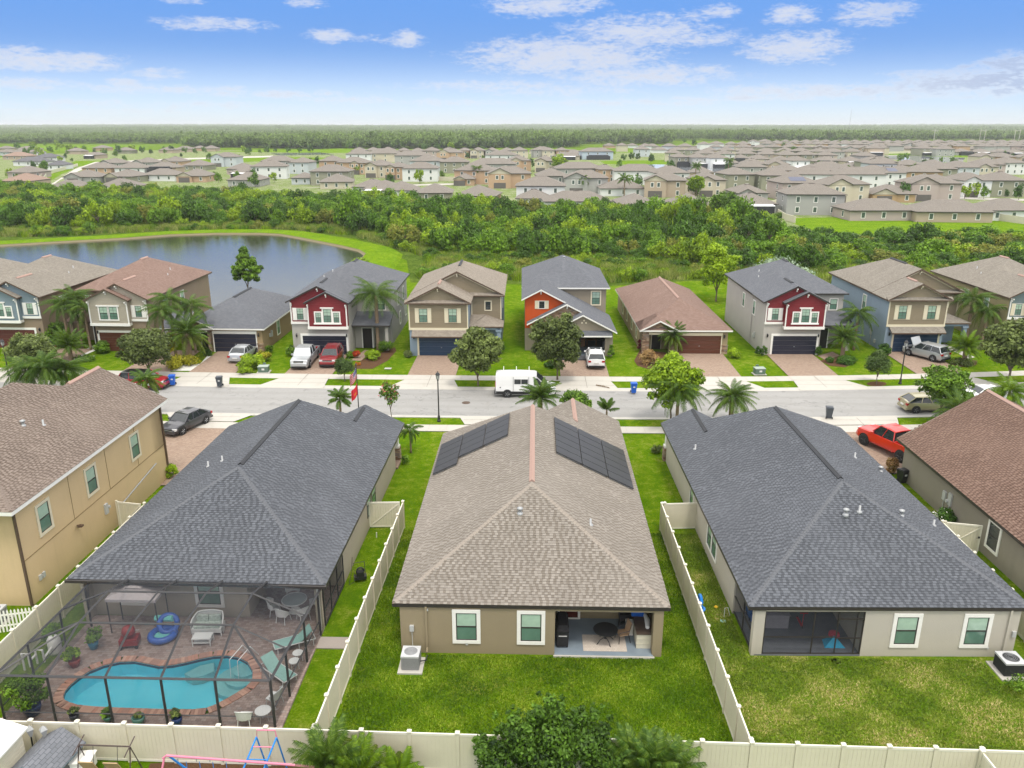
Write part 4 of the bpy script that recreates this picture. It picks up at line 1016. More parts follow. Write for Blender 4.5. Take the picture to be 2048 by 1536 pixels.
house_a(52.9, 89.6, rad(2.2), 'two-storey ochre house with grey-teal siding at the right end of the far row', TEALS, YTAN, SH_G, BRF, GD_BRN, shut=CREAM)
# little bits of the next houses at both edges
for (x, y, lab, m_) in ((-74.5, 88.5, 'slate-roofed house cut off by the left edge of the photo', SH_G), (69.5, 92.5, 'blue-roofed house peeping in at the right edge of the far row', SH_D)):
    q = thing('house', lab, 'house', (x, y, 0), 0); MB().box(0, 10, 0, 16, 0, 5.8).build('wall', LGREY, q)
    rf = MB(); hip(rf, 0, 10, 0, 16, 6.0); rf.build('roof', [m_, BRONZE], q)

# the orange-fronted house with nested gables and an open garage
h6 = thing('house', 'house with an orange gabled upper front, stone gable and wide-open garage', 'house', (-1.0, 85.3, 0), rad(.9))
sl6 = .52; zr6 = 7.05; xr6 = 1.75
zz = lambda X: zr6 - (X - xr6) * sl6
wm = MB().box(0, 9.6, 8.6, 21.4, 0, 5.8).box(0, 3.1, 2.3, 8.6, 0, 5.8).box(3.1, 3.3, 0, 8.6, 0, 2.6).box(9.4, 9.6, 0, 8.6, 0, 2.6).box(3.3, 4.0, 0, .2, 0, 2.6).box(8.75, 9.4, 0, .2, 0, 2.6).box(4.0, 8.75, 0, .2, 2.25, 2.9).box(3.3, 9.4, 7.0, 7.2, 0, 2.6)
wm.build('wall', TAUP2, h6)
MB().poly([(0, 2.25, 2.6), (4.6, 2.25, 2.6), (4.6, 2.25, zz(4.6)), (xr6, 2.25, zr6 - .15), (0, 2.25, zr6 - .15 - xr6 * sl6)]).poly([(0, 2.25, 2.6), (0, 2.25, 6.0), (0, 8.6, 6.0), (0, 8.6, 2.6)][::-1]).build('orange_gable', ORANGE, h6)
rf = MB()
XE = 10.0
rf.slab([(xr6, 1.75, zr6), (xr6, 9.5, zr6), (XE, 8.2, zz(XE)), (XE, -.4, zz(XE)), (6.25, -.4, zz(6.25)), (6.25, 1.0, zz(6.25)), (4.55, 1.0, zz(4.55)), (4.55, 1.75, zz(4.55))], .16)
rf.slab([(xr6, 1.75, zr6), (xr6, 9.5, zr6), (-.4, 9.5, zr6 - (xr6 + .4) * sl6), (-.4, 1.75, zr6 - (xr6 + .4) * sl6)], .16)
rf.slab([(4.55, 1.0, zz(4.55)), (4.55, 2.3, zz(4.55)), (.2, 2.3, zz(4.55) - 4.35 * sl6), (.2, 1.0, zz(4.55) - 4.35 * sl6)], .16)
rf.slab([(6.25, -.4, zz(6.25)), (6.25, 2.3, zz(6.25)), (2.75, 2.3, zz(6.25) - 3.5 * sl6), (2.75, -.4, zz(6.25) - 3.5 * sl6)], .16)
A, B = hip(rf, 0, 9.6, 8.6, 21.4, 6.0)
r6 = rf.build('roof', [SH_D, WHITE], h6)
MB().poly([(1.4, 1.35, 2.6), (6.3, 1.35, 2.6), (6.3, 1.35, zz(6.3) - .1), (4.55, 1.35, zz(4.55) - .15), (1.4, 1.35, zz(4.55) - .15 - 3.15 * sl6)]).build('stone_gable', STONE, h6)
MB().poly([(3.3, -.02, 2.6), (9.5, -.02, 2.6), (9.5, -.02, 2.75), (6.25, -.02, zz(6.25) - .16), (3.3, -.02, 2.9)]).build('garage_gable', TAUP2, h6)
MB().slab([(3.75, -.5, 2.42), (9.45, -.5, 2.42), (9.45, 0, 2.9), (3.75, 0, 2.9)], .16).build('pent_roof', [SH_D, WHITE], h6)
MB().box(3.8, 4.0, -.06, 0, 0, 2.3).box(8.75, 8.95, -.06, 0, 0, 2.3).box(4.0, 8.75, -.05, 0, 2.1, 2.25).build('garage_trim', TAUP2, h6)

for dx, dz in ((-.22, 0), (.22, 0), (0, .26)): MB().tube([(6.4 + dx, -.02, 3.75 + dz), (6.4 + dx, -.06, 3.75 + dz)], .1, 10).build('vent_rosette', CREAM, h6)
window(h6, 1.85, 2.25, 5.25, 0, .6, .8, .06, WHITE, grid=True, blind=False, shutters=True)
window(h6, 8.4, 8.6, 4.7, 0, .95, 1.5, .14, CREAM, grid=True)
MB().box(3.3, 9.4, .0, 7.0, .0, .03).build('garage_floor', plain('garage_floor_paint', (.17, .21, .25), .5, .4), h6)
lamp_wall(h6, 9.2, 0, 2.3); bracket(h6, xr6, 2.2, 6.95, WHITE); bracket(h6, 4.6, 1.3, 5.5, WHITE)
vent_pipe(r6, A[0], A[1] + .2, A[2] - .1, 1)
# ================================================================ FENCES
VC = plain('fence_cap_vinyl', (.68, .65, .55), .35, .4, var=.03)
def fence(label, pts, group=None, h=1.83, spacing=1.87, gate=None, end=True):
    """cream vinyl privacy fence; posts with caps, boards between a top and a bottom rail"""
    p0 = Vector((pts[0][0], pts[0][1], 0))
    root = thing('fence', label, 'fence', p0, 0, group)
    post = cached('fpost', lambda: MB().box(-.065, .065, -.065, .065, 0, h + .02).mesh('post', VINYL))
    cap = cached('fcap', lambda: MB().box(-.085, .085, -.085, .085, 0, .05).lathe([(.11, .05), (.0, .13)], 4).mesh('post_cap', VC))
    def panel(L):
        mb = MB(); a = .065; n = max(1, round((L - .13) / .165)); w = (L - .13) / n
        for k in range(n):
            x = a + k * w; mb.box(x + .006, x + w - .006, -.019, .019, .12, h - .1)
        mb.box(a, L - a, -.012, .012, .12, h - .1)
        return mb.mesh('fence_panel', VINYL)
    for (a, b) in zip(pts, pts[1:]):
        a = Vector((a[0], a[1], 0)); b = Vector((b[0], b[1], 0)); L = (b - a).length; n = max(1, round(L / spacing)); s = L / n
        ang = math.atan2((b - a).y, (b - a).x); key = round(s, 2)
        pm = cached(('fpan', key), lambda: panel(key)); rm = cached(('frail', key), lambda: MB().box(.065, key - .065, -.03, .03, h - .12, h - .02).mesh('top_rail', VC)); rb = cached(('frailb', key), lambda: MB().box(.065, key - .065, -.03, .03, .05, .16).mesh('bottom_rail', VC))
        for k in range(n):
            p = a.lerp(b, k / n) - p0
            o = link('post', post, root, p, (0, 0, ang)); link('post_cap', cap, o, (0, 0, h + .02), (0, 0, math.pi / 4 * 0))
            link('fence_panel', pm, root, p, (0, 0, ang)); link('top_rail', rm, root, p, (0, 0, ang)); link('bottom_rail', rb, root, p, (0, 0, ang))
    if end:
        o = link('post', post, root, b - p0, (0, 0, ang)); link('post_cap', cap, o, (0, 0, h + .02))
    return root
def gate(label, a, b, h=1.75):
    a = Vector((a[0], a[1], 0)); b = Vector((b[0], b[1], 0)); L = (b - a).length
    g = thing('gate', label, 'gate', a, math.atan2((b - a).y, (b - a).x))
    mb = MB(); n = max(1, round((L - .2) / .17)); w = (L - .24) / n
    for k in range(n): mb.box(.12 + k * w + .005, .12 + (k + 1) * w - .005, -.02, .02, .15, h)
    mb.build('gate_panel', VINYL, g)
    MB().box(.05, L - .05, -.035, .035, h - .05, h + .05).box(.05, L - .05, -.035, .035, .08, .18).box(.05, .14, -.03, .03, .18, h - .05).box(L - .14, L - .05, -.03, .03, .18, h - .05).build('gate_frame', VC, g)
    MB().box(-.08, .04, -.06, .06, 0, h + .12).build('gate_post', VINYL, g)
    d = Vector((L - .3, 0, h - .35)); M = Matrix.Translation((.15, -.03, .2)) @ Matrix.Rotation(-math.atan2(h - .3, L - .3), 4, 'Y')
    MB().box(0, math.hypot(L - .3, h - .3), -.02, .01, -.03, .03, 0, M).build('gate_brace', VC, g)
    MB().box(L - .2, L - .1, -.06, -.03, h * .55, h * .62).tube([(L - .15, -.06, h * .58), (L - .28, -.08, h * .56)], .015).build('latch', BLACKM, g)
    return g
BY = lambda x: 25.35 - x * .016
fence('long cream vinyl fence running along the bottom of the photo behind the back lawns', [(-31, 25.7), (-8.45, 25.45), (8.42, 25.2), (17.0, 25.1), (30, 24.9)])
fence('cream vinyl fence between the pool house and the solar-panelled house', [(-8.1, 45.3), (-8.45, 25.6)])
fence('cream vinyl fence on the left side of the patchy dry lawn', [(8.02, 45.5), (8.42, 25.35)])
fence('cream vinyl fence left of the pool cage beside the ochre house', [(-24.1, 44.6), (-24.15, 25.75)])
fence('cream vinyl fence right of the slate-roofed house, running past its corner', [(24.3, 43.6), (24.15, 25.15)])
fence('short cream vinyl fence section at the right gate of the dry lawn', [(8.2, 45.55), (10.35, 45.75)], end=False)
gate('cream vinyl gate with a diagonal brace beside the greige pool house wall', (-10.3, 45.25), (-8.25, 45.35))
gate('cream vinyl gate with black latch between slate-roofed house and grey-olive house', (24.5, 43.6), (26.5, 43.2))
gate('cream vinyl gate standing ajar beside the ochre house wall', (-26.0, 44.9), (-24.3, 44.6))
fence('short cream fence running toward the camera at the bottom right corner', [(16.95, 25.0), (17.3, 19.5)])

# ================================================================ POOL AND SCREEN CAGE
outer = offs(pool, .36 * SG)
# deck sheet with the pool cut out: fan of quads between the coping's outer edge and the deck rectangle
X0, X1, Y0, Y1 = -22.6, -10.45, 27.35, 35.3
def deck_ring(mb, inner, z):
    n = len(inner)
    def proj(p):
        d = (p - PC); 
        ts = []
        if d.x > 1e-6: ts.append((X1 - PC.x) / d.x)
        if d.x < -1e-6: ts.append((X0 - PC.x) / d.x)
        if d.y > 1e-6: ts.append((Y1 - PC.y) / d.y)
        if d.y < -1e-6: ts.append((Y0 - PC.y) / d.y)
        return PC + d * min(t for t in ts if t > 0)
    for k in range(n):
        a, b = inner[k], inner[(k + 1) % n]; A, B = proj(a), proj(b)
        pts = [(a.x, a.y, z), (A.x, A.y, z)]
        if abs(A.x - B.x) > 1e-3 and abs(A.y - B.y) > 1e-3:
            cx = X1 if max(A.x, B.x) > X1 - 1e-3 else X0; cy = Y1 if max(A.y, B.y) > Y1 - 1e-3 else Y0
            pts.append((cx, cy, z))
        pts += [(B.x, B.y, z), (b.x, b.y, z)]
        if SG > 0: pass
        mb.poly(pts)
    return mb
mb = deck_ring(MB(), outer, .10)
mb.poly([(-14.7, 35.3, .101), (-10.45, 35.3, .101), (-10.45, 38.5, .101), (-14.7, 38.5, .101)])
for a, b in (((X0, Y0), (X1, Y0)), ((X1, Y0), (X1, Y1)), ((X0, Y1), (X0, Y0))): mb.poly([(a[0], a[1], 0), (b[0], b[1], 0), (b[0], b[1], .1), (a[0], a[1], .1)])
mb.build('pool_deck', PAV2, kind='structure')
pt = thing('swimming_pool', 'freeform turquoise swimming pool with steps and a brick coping inside the screen cage', 'pool', PC)
m_, T_, b_ = newmat('pool_plaster'); setb(b_, .6, .3)
_g = T_.noise(wpos(T_), .6, 4, .6, .6); T_.l.new(T_.mix(_g, (.10, .70, .88), (.22, .88, .98)), b_.inputs['Base Color']); PLAST = m_
m_, T_, b_ = newmat('pool_water'); setb(b_, .03, .5); b_.inputs['Base Color'].default_value = (.75, .97, 1, 1); b_.inputs['Transmission Weight'].default_value = 1; b_.inputs['IOR'].default_value = 1.33
bump(T_, b_, T_.noise(wpos(T_), 3.0, 3, .5, .4), .02, .35); PWAT = m_
mb = MB(); n = len(pool); L = [p - PC for p in pool]
for k in range(n):
    a, b = L[k], L[(k + 1) % n]; mb.quad((a.x, a.y, .08), (b.x, b.y, .08), (b.x * .97, b.y * .97, -1.15), (a.x * .97, a.y * .97, -1.15))
mb.poly([(p.x * .97, p.y * .97, -1.15) for p in L])
mb.build('pool_shell', PLAST, pt)
TILEB = plain('waterline_tile', (.02, .045, .09), .3, .5, var=.3, scale=20)
mb = MB()
Li = [p - PC for p in offs(pool, -.015 * SG)]
for k in range(n):
    a, b = Li[k], Li[(k + 1) % n]; mb.quad((a.x, a.y, .08), (b.x, b.y, .08), (b.x, b.y, -.12), (a.x, a.y, -.12))
mb.build('waterline_tile', TILEB, pt)
Lw = [p - PC for p in offs(pool, -.02 * SG)]
# the ground sheet lies at z 0, so the basin is cut out of sight below by its own shell; water fills it
mb = MB().poly([(p.x, p.y, .02) for p in (Lw if SG > 0 else reversed(Lw))]); mb.build('water', PWAT, pt)
stepm = plain('pool_step', (.32, .62, .62), .6)
for (cx_, cy_, r_, z_) in ((-13.55, 31.05, 1.15, -.75), (-13.45, 31.25, .85, -.45), (-13.4, 31.45, .55, -.18)):
    MB().lathe([(r_, -1.15), (r_, z_), (0, z_)], 24, 0, (cx_ - PC.x, cy_ - PC.y, 0)).build('pool_step', stepm, pt)
MB().prism([(at(x * .3418, 1100 + y * .3418).x - PC.x, at(x * .3418, 1100 + y * .3418).y - PC.y) for x, y in ((1075, 705), (1120, 728), (1180, 718), (1250, 690), (1250, 640), (1170, 656))], -1.1, -.35).build('pool_bench', stepm, pt)
cop = [plain('coping_brick_a', (.40, .21, .15), .85), plain('coping_brick_b', (.33, .19, .145), .85), plain('coping_brick_c', (.44, .27, .20), .85)]
cm = [MB().box(-.074, .074, -.2, .2, 0, .06).mesh('coping_brick', m) for m in cop]
per = [(pool[k], pool[(k + 1) % n]) for k in range(n)]
acc = 0.0
rg = random.Random(5)
for a, b in per:
    d = b - a; Ls = d.length; t = acc
    while t < Ls:
        p = a + d * (t / Ls); nn = Vector((d.y, -d.x, 0)).normalized() * SG
        q = p + nn * .2 - PC
        link('coping_brick', cm[rg.randrange(3)], pt, (q.x, q.y, .075 + rg.uniform(0, .006)), (0, 0, math.atan2(d.y, d.x))); t += .156
    acc = t - Ls
# dug-out: the base ground sheet is opened by moving the pool plane above it, so the shell is seen through the water
rail = MB()
for dx in (0, .5): rail.tube([(-13.9 - PC.x + dx * .8, 30.9 - PC.y - dx * .2, .02 - .3), (-13.9 - PC.x + dx * .8, 31.0 - PC.y - dx * .2, .75), (-13.6 - PC.x + dx * .8, 31.9 - PC.y - dx * .2, .9), (-13.45 - PC.x + dx * .8, 32.4 - PC.y - dx * .2, .1)], .022, 6)
rail.build('hand_rail', plain('white_rail', (.75, .76, .76), .3, .5), pt)

cage = thing('pool_cage', 'bronze-framed mesh screen cage enclosing the pool, joined to the slate roof gutter', 'pool cage', (-16.6, 27.5, 0), 0)
FR = plain('cage_frame', (.045, .045, .048), .45, .4, .2)
def cg(x, y, z): return Vector((x + 16.6, y - 27.5, z))
ez, tz = 2.42, 3.28
xs = [-22.3, -20.1, -17.65, -15.32, -13.06, -10.75]; xr_ = -10.45
topx = [-20.0, -17.6, -15.3, -13.1]
def beam(a, b, w=.05, name='beam'):
    d = (b - a); w *= 1.15
    mb = MB().tube([tuple(a), tuple(b)], w, 4); return mb.build(name, FR, cage)
ylo, yhi, yg = 30.05, 32.55, 34.35
# posts along the front and the right side
for x in xs: beam(cg(x, 27.5, .1), cg(x, 27.5, ez), .055, 'post')
ry = [(29.4, -10.68), (31.8, -10.56), (33.9, -10.45)]
for y, x in ry: beam(cg(x, y, .1), cg(x, y, ez + .05), .05, 'post')
for y in (29.6, 32.1, 34.3): beam(cg(-22.2, y, .1), cg(-22.2, y, ez), .05, 'post')
beam(cg(xs[0], 27.5, ez), cg(xs[-1], 27.5, ez), .06); beam(cg(xs[-1], 27.5, ez), cg(-10.4, 34.2, ez + .1), .06); beam(cg(xs[0], 27.5, ez), cg(-22.0, 34.4, ez + .1), .06)
beam(cg(xs[0], 27.5, .95 - .35), cg(xs[-1], 27.5, .6), .03, 'chair_rail'); beam(cg(xs[-1], 27.5, .95), cg(-10.45, 33.9, .95), .03, 'chair_rail'); beam(cg(-22.2, 27.5, .95), cg(-22.2, 34.3, .95), .03, 'chair_rail')
beam(cg(topx[0], ylo, tz), cg(topx[-1], ylo, tz), .05); beam(cg(topx[0], yhi, tz), cg(topx[-1], yhi, tz), .05); beam(cg(-21.8, yg, 2.75), cg(-10.4, yg, 2.75), .04)
for k in range(4):
    beam(cg(xs[k + 1], 27.5, ez), cg(topx[k], ylo, tz)); beam(cg(topx[k], ylo, tz), cg(topx[k], yhi, tz)); beam(cg(topx[k], yhi, tz), cg(topx[k] + .05, yg, 2.8))
beam(cg(-10.75, 27.5, ez), cg(topx[-1], ylo, tz), .045); beam(cg(-22.3, 27.5, ez), cg(topx[0], ylo, tz), .04)
beam(cg(topx[-1], ylo, tz), cg(-10.64, 29.6, ez), .045); beam(cg(topx[-1], yhi, tz), cg(-10.52, 32.05, ez + .04), .045)
beam(cg(topx[0], ylo, tz), cg(-22.25, 29.7, ez), .045); beam(cg(topx[0], yhi, tz), cg(-22.15, 32.2, ez + .05), .045)
sm_ = MB()
A_, B_, C_, D_ = cg(-22.3, 27.5, ez), cg(-10.75, 27.5, ez), cg(-10.4, yg, ez + .15), cg(-22.0, yg, ez + .15)
a_, b_, c_, d_ = cg(-20.0, ylo, tz), cg(-13.1, ylo, tz), cg(-13.1, yhi, tz), cg(-20.0, yhi, tz)
g0, g1 = cg(-19.95, yg, 2.8), cg(-13.05, yg, 2.8)
for q in ((A_, B_, b_, a_), (a_, b_, c_, d_), (d_, c_, g1, g0), (B_, C_, g1, c_, b_), (D_, A_, a_, d_, g0)): 
    for k in range(1, len(q) - 1): sm_.poly([q[0], q[k], q[k + 1]])
sm_.poly([cg(-22.3, 27.5, .12), cg(-10.75, 27.5, .12), B_, A_]).poly([cg(-10.75, 27.5, .12), cg(-10.4, yg, .12), C_, B_]).poly([cg(-22.2, yg, .12), cg(-22.3, 27.5, .12), A_, D_])
sm_.build('screen_mesh', SCREEN, cage)
# screened side opening of the recessed porch of that house
sp = MB(); sp.box(-.03, .03, 0, 3.9, .1, .16).box(-.03, .03, 0, 3.9, 2.4, 2.46).box(-.03, .03, 0, 3.9, .95, 1.0)
for y in (0, 1.3, 2.6, 3.87): sp.box(-.03, .03, y, y + .05, .1, 2.45)
q = thing('porch_screen', 'dark screened side wall of the recessed porch next to the pool cage', 'screen wall', (-10.42, 34.7, 0), rad(-.9))
sp.build('screen_frame', FR, q); MB().poly([(0, 0, .1), (0, 3.9, .1), (0, 3.9, 2.45), (0, 0, 2.45)]).build('screen_mesh', SCREEN, q)
MB().box(-.75, .75, -.45, .45, 0, .05).build('stepping_pad', concrete('pad_paver', (.33, .29, .26)), None, (-9.75, 33.4, .0), kind='structure')

# ================================================================ POOL-SIDE FURNITURE
WICK = plain('white_wicker', (.62, .63, .62), .6, .3, var=.12, scale=30, bmp=.01); MINT = plain('mint_sling', (.24, .42, .38), .7); MINT2 = plain('sage_cushion', (.36, .42, .38), .8, var=.4, scale=9)
def wicker_chair(label, loc, rz, group=None, mat_=None):
    m = mat_ or WICK; t = thing('chair', label, 'chair', loc, rz, group)
    MB().prism([(-.26, -.25), (.26, -.25), (.3, .2), (-.3, .2)], .40, .45).build('seat', m, t)
    b = MB()
    for k in range(9):
        a = math.pi * (k / 8); x = -.33 * math.cos(a); y = .05 + .3 * math.sin(a)
        a2 = math.pi * ((k + 1) / 8)
        if k < 8:
            x2 = -.33 * math.cos(a2); y2 = .05 + .3 * math.sin(a2); h1 = .66 + .28 * math.sin(a); h2 = .66 + .28 * math.sin(a2)
            b.poly([(x, y, .45), (x2, y2, .45), (x2 * 1.12, y2 * 1.15, h2), (x * 1.12, y * 1.15, h1)]); b.tube([(x * 1.12, y * 1.15, h1), (x2 * 1.12, y2 * 1.15, h2)], .025, 5)
    b.build('backrest', m, t)
    for sx, sy in ((-1, -1), (1, -1), (-1, 1), (1, 1)): MB().tube([(sx * .23, sy * .2, .42), (sx * .27, sy * .27, 0)], .018, 5).build('leg', m, t)
    return t
FL = .1
def Z1(x, y, z=FL): 
    p = at(x * .3418, 1100 + y * .3418, z); return p
# loveseat, coffee table with plant
t = thing('loveseat', 'white wicker loveseat with sage cushions against the wall inside the pool cage', 'sofa', Z1(1225, 480), rad(4))
MB().box(-.72, .72, -.35, .35, .18, .42).build('seat', WICK, t); MB().box(-.62, .62, -.33, .25, .42, .54).build('seat_cushion', MINT2, t)
b = MB()
for k in range(14):
    a = math.pi * k / 14; a2 = math.pi * (k + 1) / 14
    x, x2 = -.78 * math.cos(a), -.78 * math.cos(a2); y, y2 = -.3 + .75 * min(1, math.sin(a) * 1.6), -.3 + .75 * min(1, math.sin(a2) * 1.6)
    h, h2 = .6 + .38 * math.sin(a) ** .6, .6 + .38 * math.sin(a2) ** .6
    b.poly([(x, y, .1), (x2, y2, .1), (x2, y2, h2), (x, y, h)]); b.tube([(x, y, h), (x2, y2, h2)], .035, 6)
b.build('backrest', WICK, t); MB().box(-.58, -.02, .12, .3, .5, .85).box(.02, .58, .12, .3, .5, .85).build('back_cushion', MINT2, t)
for sx in (-1, 1): MB().tube([(sx * .68, -.3, .2), (sx * .7, -.33, 0)], .03).build('leg', WICK, t)
t = thing('coffee_table', 'white wicker coffee table with a potted plant, in front of the loveseat', 'table', Z1(1190, 545), rad(4))
MB().box(-.45, .45, -.28, .28, .38, .43).build('tabletop', WICK, t); MB().box(-.4, .4, -.24, .24, .14, .18).build('shelf', WICK, t)
for sx in (-1, 1):
    for sy in (-1, 1): MB().box(sx * .42 - .02, sx * .42 + .02, sy * .25 - .02, sy * .25 + .02, 0, .38).build('leg', WICK, t)
# round glass table with chairs in the recessed porch
dt = Vector((-12.3, 35.9, FL))
t = thing('dining_table', 'round glass-topped white wicker dining table inside the dark porch', 'table', dt)
m_, T_, b_ = newmat('table_glass'); setb(b_, .05, .5); b_.inputs['Base Color'].default_value = (.5, .6, .6, 1); b_.inputs['Alpha'].default_value = .45
MB().lathe([(.62, .72), (.62, .735), (0, .735)], 28).build('glass_top', m_, t)
MB().lathe([(.3, 0), (.32, .03), (.14, .3), (.14, .5), (.45, .7), (.42, .7)], 14).build('pedestal', WICK, t)
rr = MB(); rr.tube([(.63 * math.cos(k * math.pi / 12), .63 * math.sin(k * math.pi / 12), .72) for k in range(25)], .03, 6); rr.build('rim', WICK, t)
for k, (a, lab) in enumerate(((250, 'nearest the pool'), (195, 'on the left'), (310, 'nearest the screen wall'), (20, 'on the far right'), (110, 'at the back'))):
    wicker_chair('white wicker dining chair at the round glass table, ' + lab, dt + Vector((1.0 * math.cos(rad(a)), .95 * math.sin(rad(a)), 0)), rad(a - 90), 'wicker chairs around the glass table')
# two loungers, side tables, slanted chairs
def lounger(label, loc, rz):
    t = thing('sun_lounger', label, 'lounger', loc, rz, 'mint sun loungers by the pool')
    MB().box(-.32, .32, -.95, .25, .33, .37).build('seat', MINT, t)
    M = Matrix.Translation((0, .25, .35)) @ Matrix.Rotation(rad(38), 4, 'X'); MB().box(-.32, .32, 0, .75, -.02, .02, 0, M).build('backrest', MINT, t)
    f = MB().tube([(-.35, -.97, .34), (-.35, .95, .34)], .025, 6).tube([(.35, -.97, .34), (.35, .95, .34)], .025, 6).tube([(-.35, -.97, .34), (.35, -.97, .34)], .025).tube([(-.35, .95, .34), (.35, .95, .34)], .025); f.build('frame', WICK, t)
    for sx in (-1, 1):
        for y in (-.85, .15, .85): MB().tube([(sx * .35, y, .34), (sx * .36, y, 0)], .022, 5).build('leg', WICK, t)
lounger('mint sling sun lounger farther from the camera, beside the right screen', Vector((-11.5, 33.0, FL)), rad(-62)); lounger('mint sling sun lounger nearer the camera, beside the right screen', Vector((-11.6, 30.75, FL)), rad(52))
def round_tab(label, loc, r=.25, h=.45, g=None):
    t = thing('side_table', label, 'table', loc, 0, g)
    MB().lathe([(r, h - .04), (r, h), (0, h)], 18).build('tabletop', WICK, t)
    for k in range(3): MB().tube([(.16 * math.cos(k * 2.1), .16 * math.sin(k * 2.1), h - .04), (.2 * math.cos(k * 2.1), .2 * math.sin(k * 2.1), 0)], .016, 5).build('leg', WICK, t)
round_tab('small round white side table between the two mint loungers', Vector((-11.0, 31.9, FL))); round_tab('small round white side table at the foot of the nearer lounger', Vector((-11.0, 31.3, FL)))
round_tab('round white table in the front right corner of the pool cage', Z1(1545, 1000), .34, .55)
wicker_chair('white slat chair facing the pool, right of the front corner table', Z1(1608, 905), rad(-110)); wicker_chair('white slat chair with its back to the camera, front right of the cage', Z1(1440, 1020), rad(180))
# blue inflatable lounge and striped float
BLU = plain('blue_vinyl_float', (.03, .10, .38), .3, .5, var=.2); AQ = plain('aqua_float', (.16, .50, .46), .35, .4, var=.3, scale=8)
def torus(R, r, n=24, m_=8, c=(0, 0, 0), tilt=0, arc=1.0):
    mb = MB(); T = Matrix.Rotation(tilt, 4, 'X'); mb.tube([tuple(Vector(c) + T @ Vector((R * math.cos(2 * math.pi * arc * k / n), R * math.sin(2 * math.pi * arc * k / n), 0))) for k in range(n + 1)], r, m_); return mb
t = thing('inflatable_lounge', 'blue inflatable pool lounge with a striped float stacked on it', 'pool float', Z1(955, 515), rad(15))
torus(.55, .17, c=(0, 0, .2)).build('ring', BLU, t, smooth=True); torus(.42, .14, c=(.25, .35, .55), tilt=rad(60)).build('back_ring', BLU, t, smooth=True)
MB().box(-.4, .4, -.35, .4, .1, .2).build('seat', AQ, t)
tag(MB().tube([(-.45, .1, 0), (.45, -.25, .12)], .16, 8).build('pool_float', AQ, None, Z1(965, 400, .8) + Vector((0, 0, 0)), .2), 'rolled aqua pool float lying across the blue inflatable lounge', 'pool float')
# grey canopy gazebo
t = thing('grill_gazebo', 'small grey soft-top grill gazebo at the back left of the pool cage', 'gazebo', (-19.7, 34.35, FL), 0)
CAN = plain('grey_canopy', (.42, .38, .38), .8, .2)
mb = MB(); w_, d_2 = 1.25, .62
P_ = [(-w_, -d_2, 1.95), (w_, -d_2, 1.95), (w_, d_2, 1.95), (-w_, d_2, 1.95)]; Q_ = [(-.35, -.18, 2.3), (.35, -.18, 2.3), (.35, .18, 2.3), (-.35, .18, 2.3)]
for k in range(4): mb.poly([P_[k], P_[(k + 1) % 4], Q_[(k + 1) % 4], Q_[k]]); mb.poly([P_[k], (P_[k][0], P_[k][1], 1.8), (P_[(k + 1) % 4][0], P_[(k + 1) % 4][1], 1.8), P_[(k + 1) % 4]])
mb.poly(Q_).build('canopy', CAN, t)
mb = MB(); U_ = [(x * 1.3, y * 1.3, 2.36) for x, y, z in Q_]
for k in range(4): mb.poly([U_[k], U_[(k + 1) % 4], (0, 0, 2.5)])
mb.build('vent_canopy', CAN, t)
for sx in (-1, 1):
    for sy in (-1, 1): MB().tube([(sx * (w_ - .05), sy * (d_2 - .05), 0), (sx * (w_ - .05), sy * (d_2 - .05), 1.9)], .03, 6).build('leg', BLACKM, t)
# red pressure cooker-like cart
REDP = plain('red_paint', (.22, .02, .02), .4, .5)
t = thing('grill', 'dark red kettle grill on a cart inside the pool cage', 'grill', Z1(765, 560), rad(10))
MB().lathe([(.1, .55), (.3, .7), (.32, .85), (.26, 1.02), (.08, 1.1), (0, 1.1)], 16).build('kettle', REDP, t, smooth=True)
MB().box(-.42, .42, -.3, .3, .18, .5).build('cart', REDP, t)
for sx in (-1, 1): MB().tube([(sx * .36, -.34, .09), (sx * .36, -.27, .09)], .09, 10).build('wheel', BLACKM, t)
MB().tube([(.32, 0, .85), (.5, 0, .85)], .02).build('handle', METAL, t)
# filter pipes at the left wall
t = thing('pool_pump', 'white pool pump pipes and filter against the left side of the cage', 'pool pump', (-23.1, 31.2, 0), 0)
PVC = plain('white_pipe', (.7, .7, .68), .4)
MB().lathe([(.28, 0), (.3, .1), (.3, .75), (.2, .95), (0, 1.0)], 14, 0, (.2, 1.1, 0)).build('filter_tank', PVC, t, smooth=True)
MB().tube([(0, 0, .2), (0, 0, .95), (.35, 0, .95), (.35, 0, .3)], .05).tube([(-.3, -.5, .2), (-.3, -.5, 1.1), (0, -.5, 1.1), (0, -.5, .4)], .05).tube([(.35, 0, .5), (.2, 1.1, .5)], .05).tube([(0, -.5, .7), (0, 0, .7)], .05).build('pipe', PVC, t)
MB().lathe([(.16, 0), (.16, .3), (0, .32)], 10, 0, (0, -1.0, 0)).build('pump_motor', BLACKM, t)

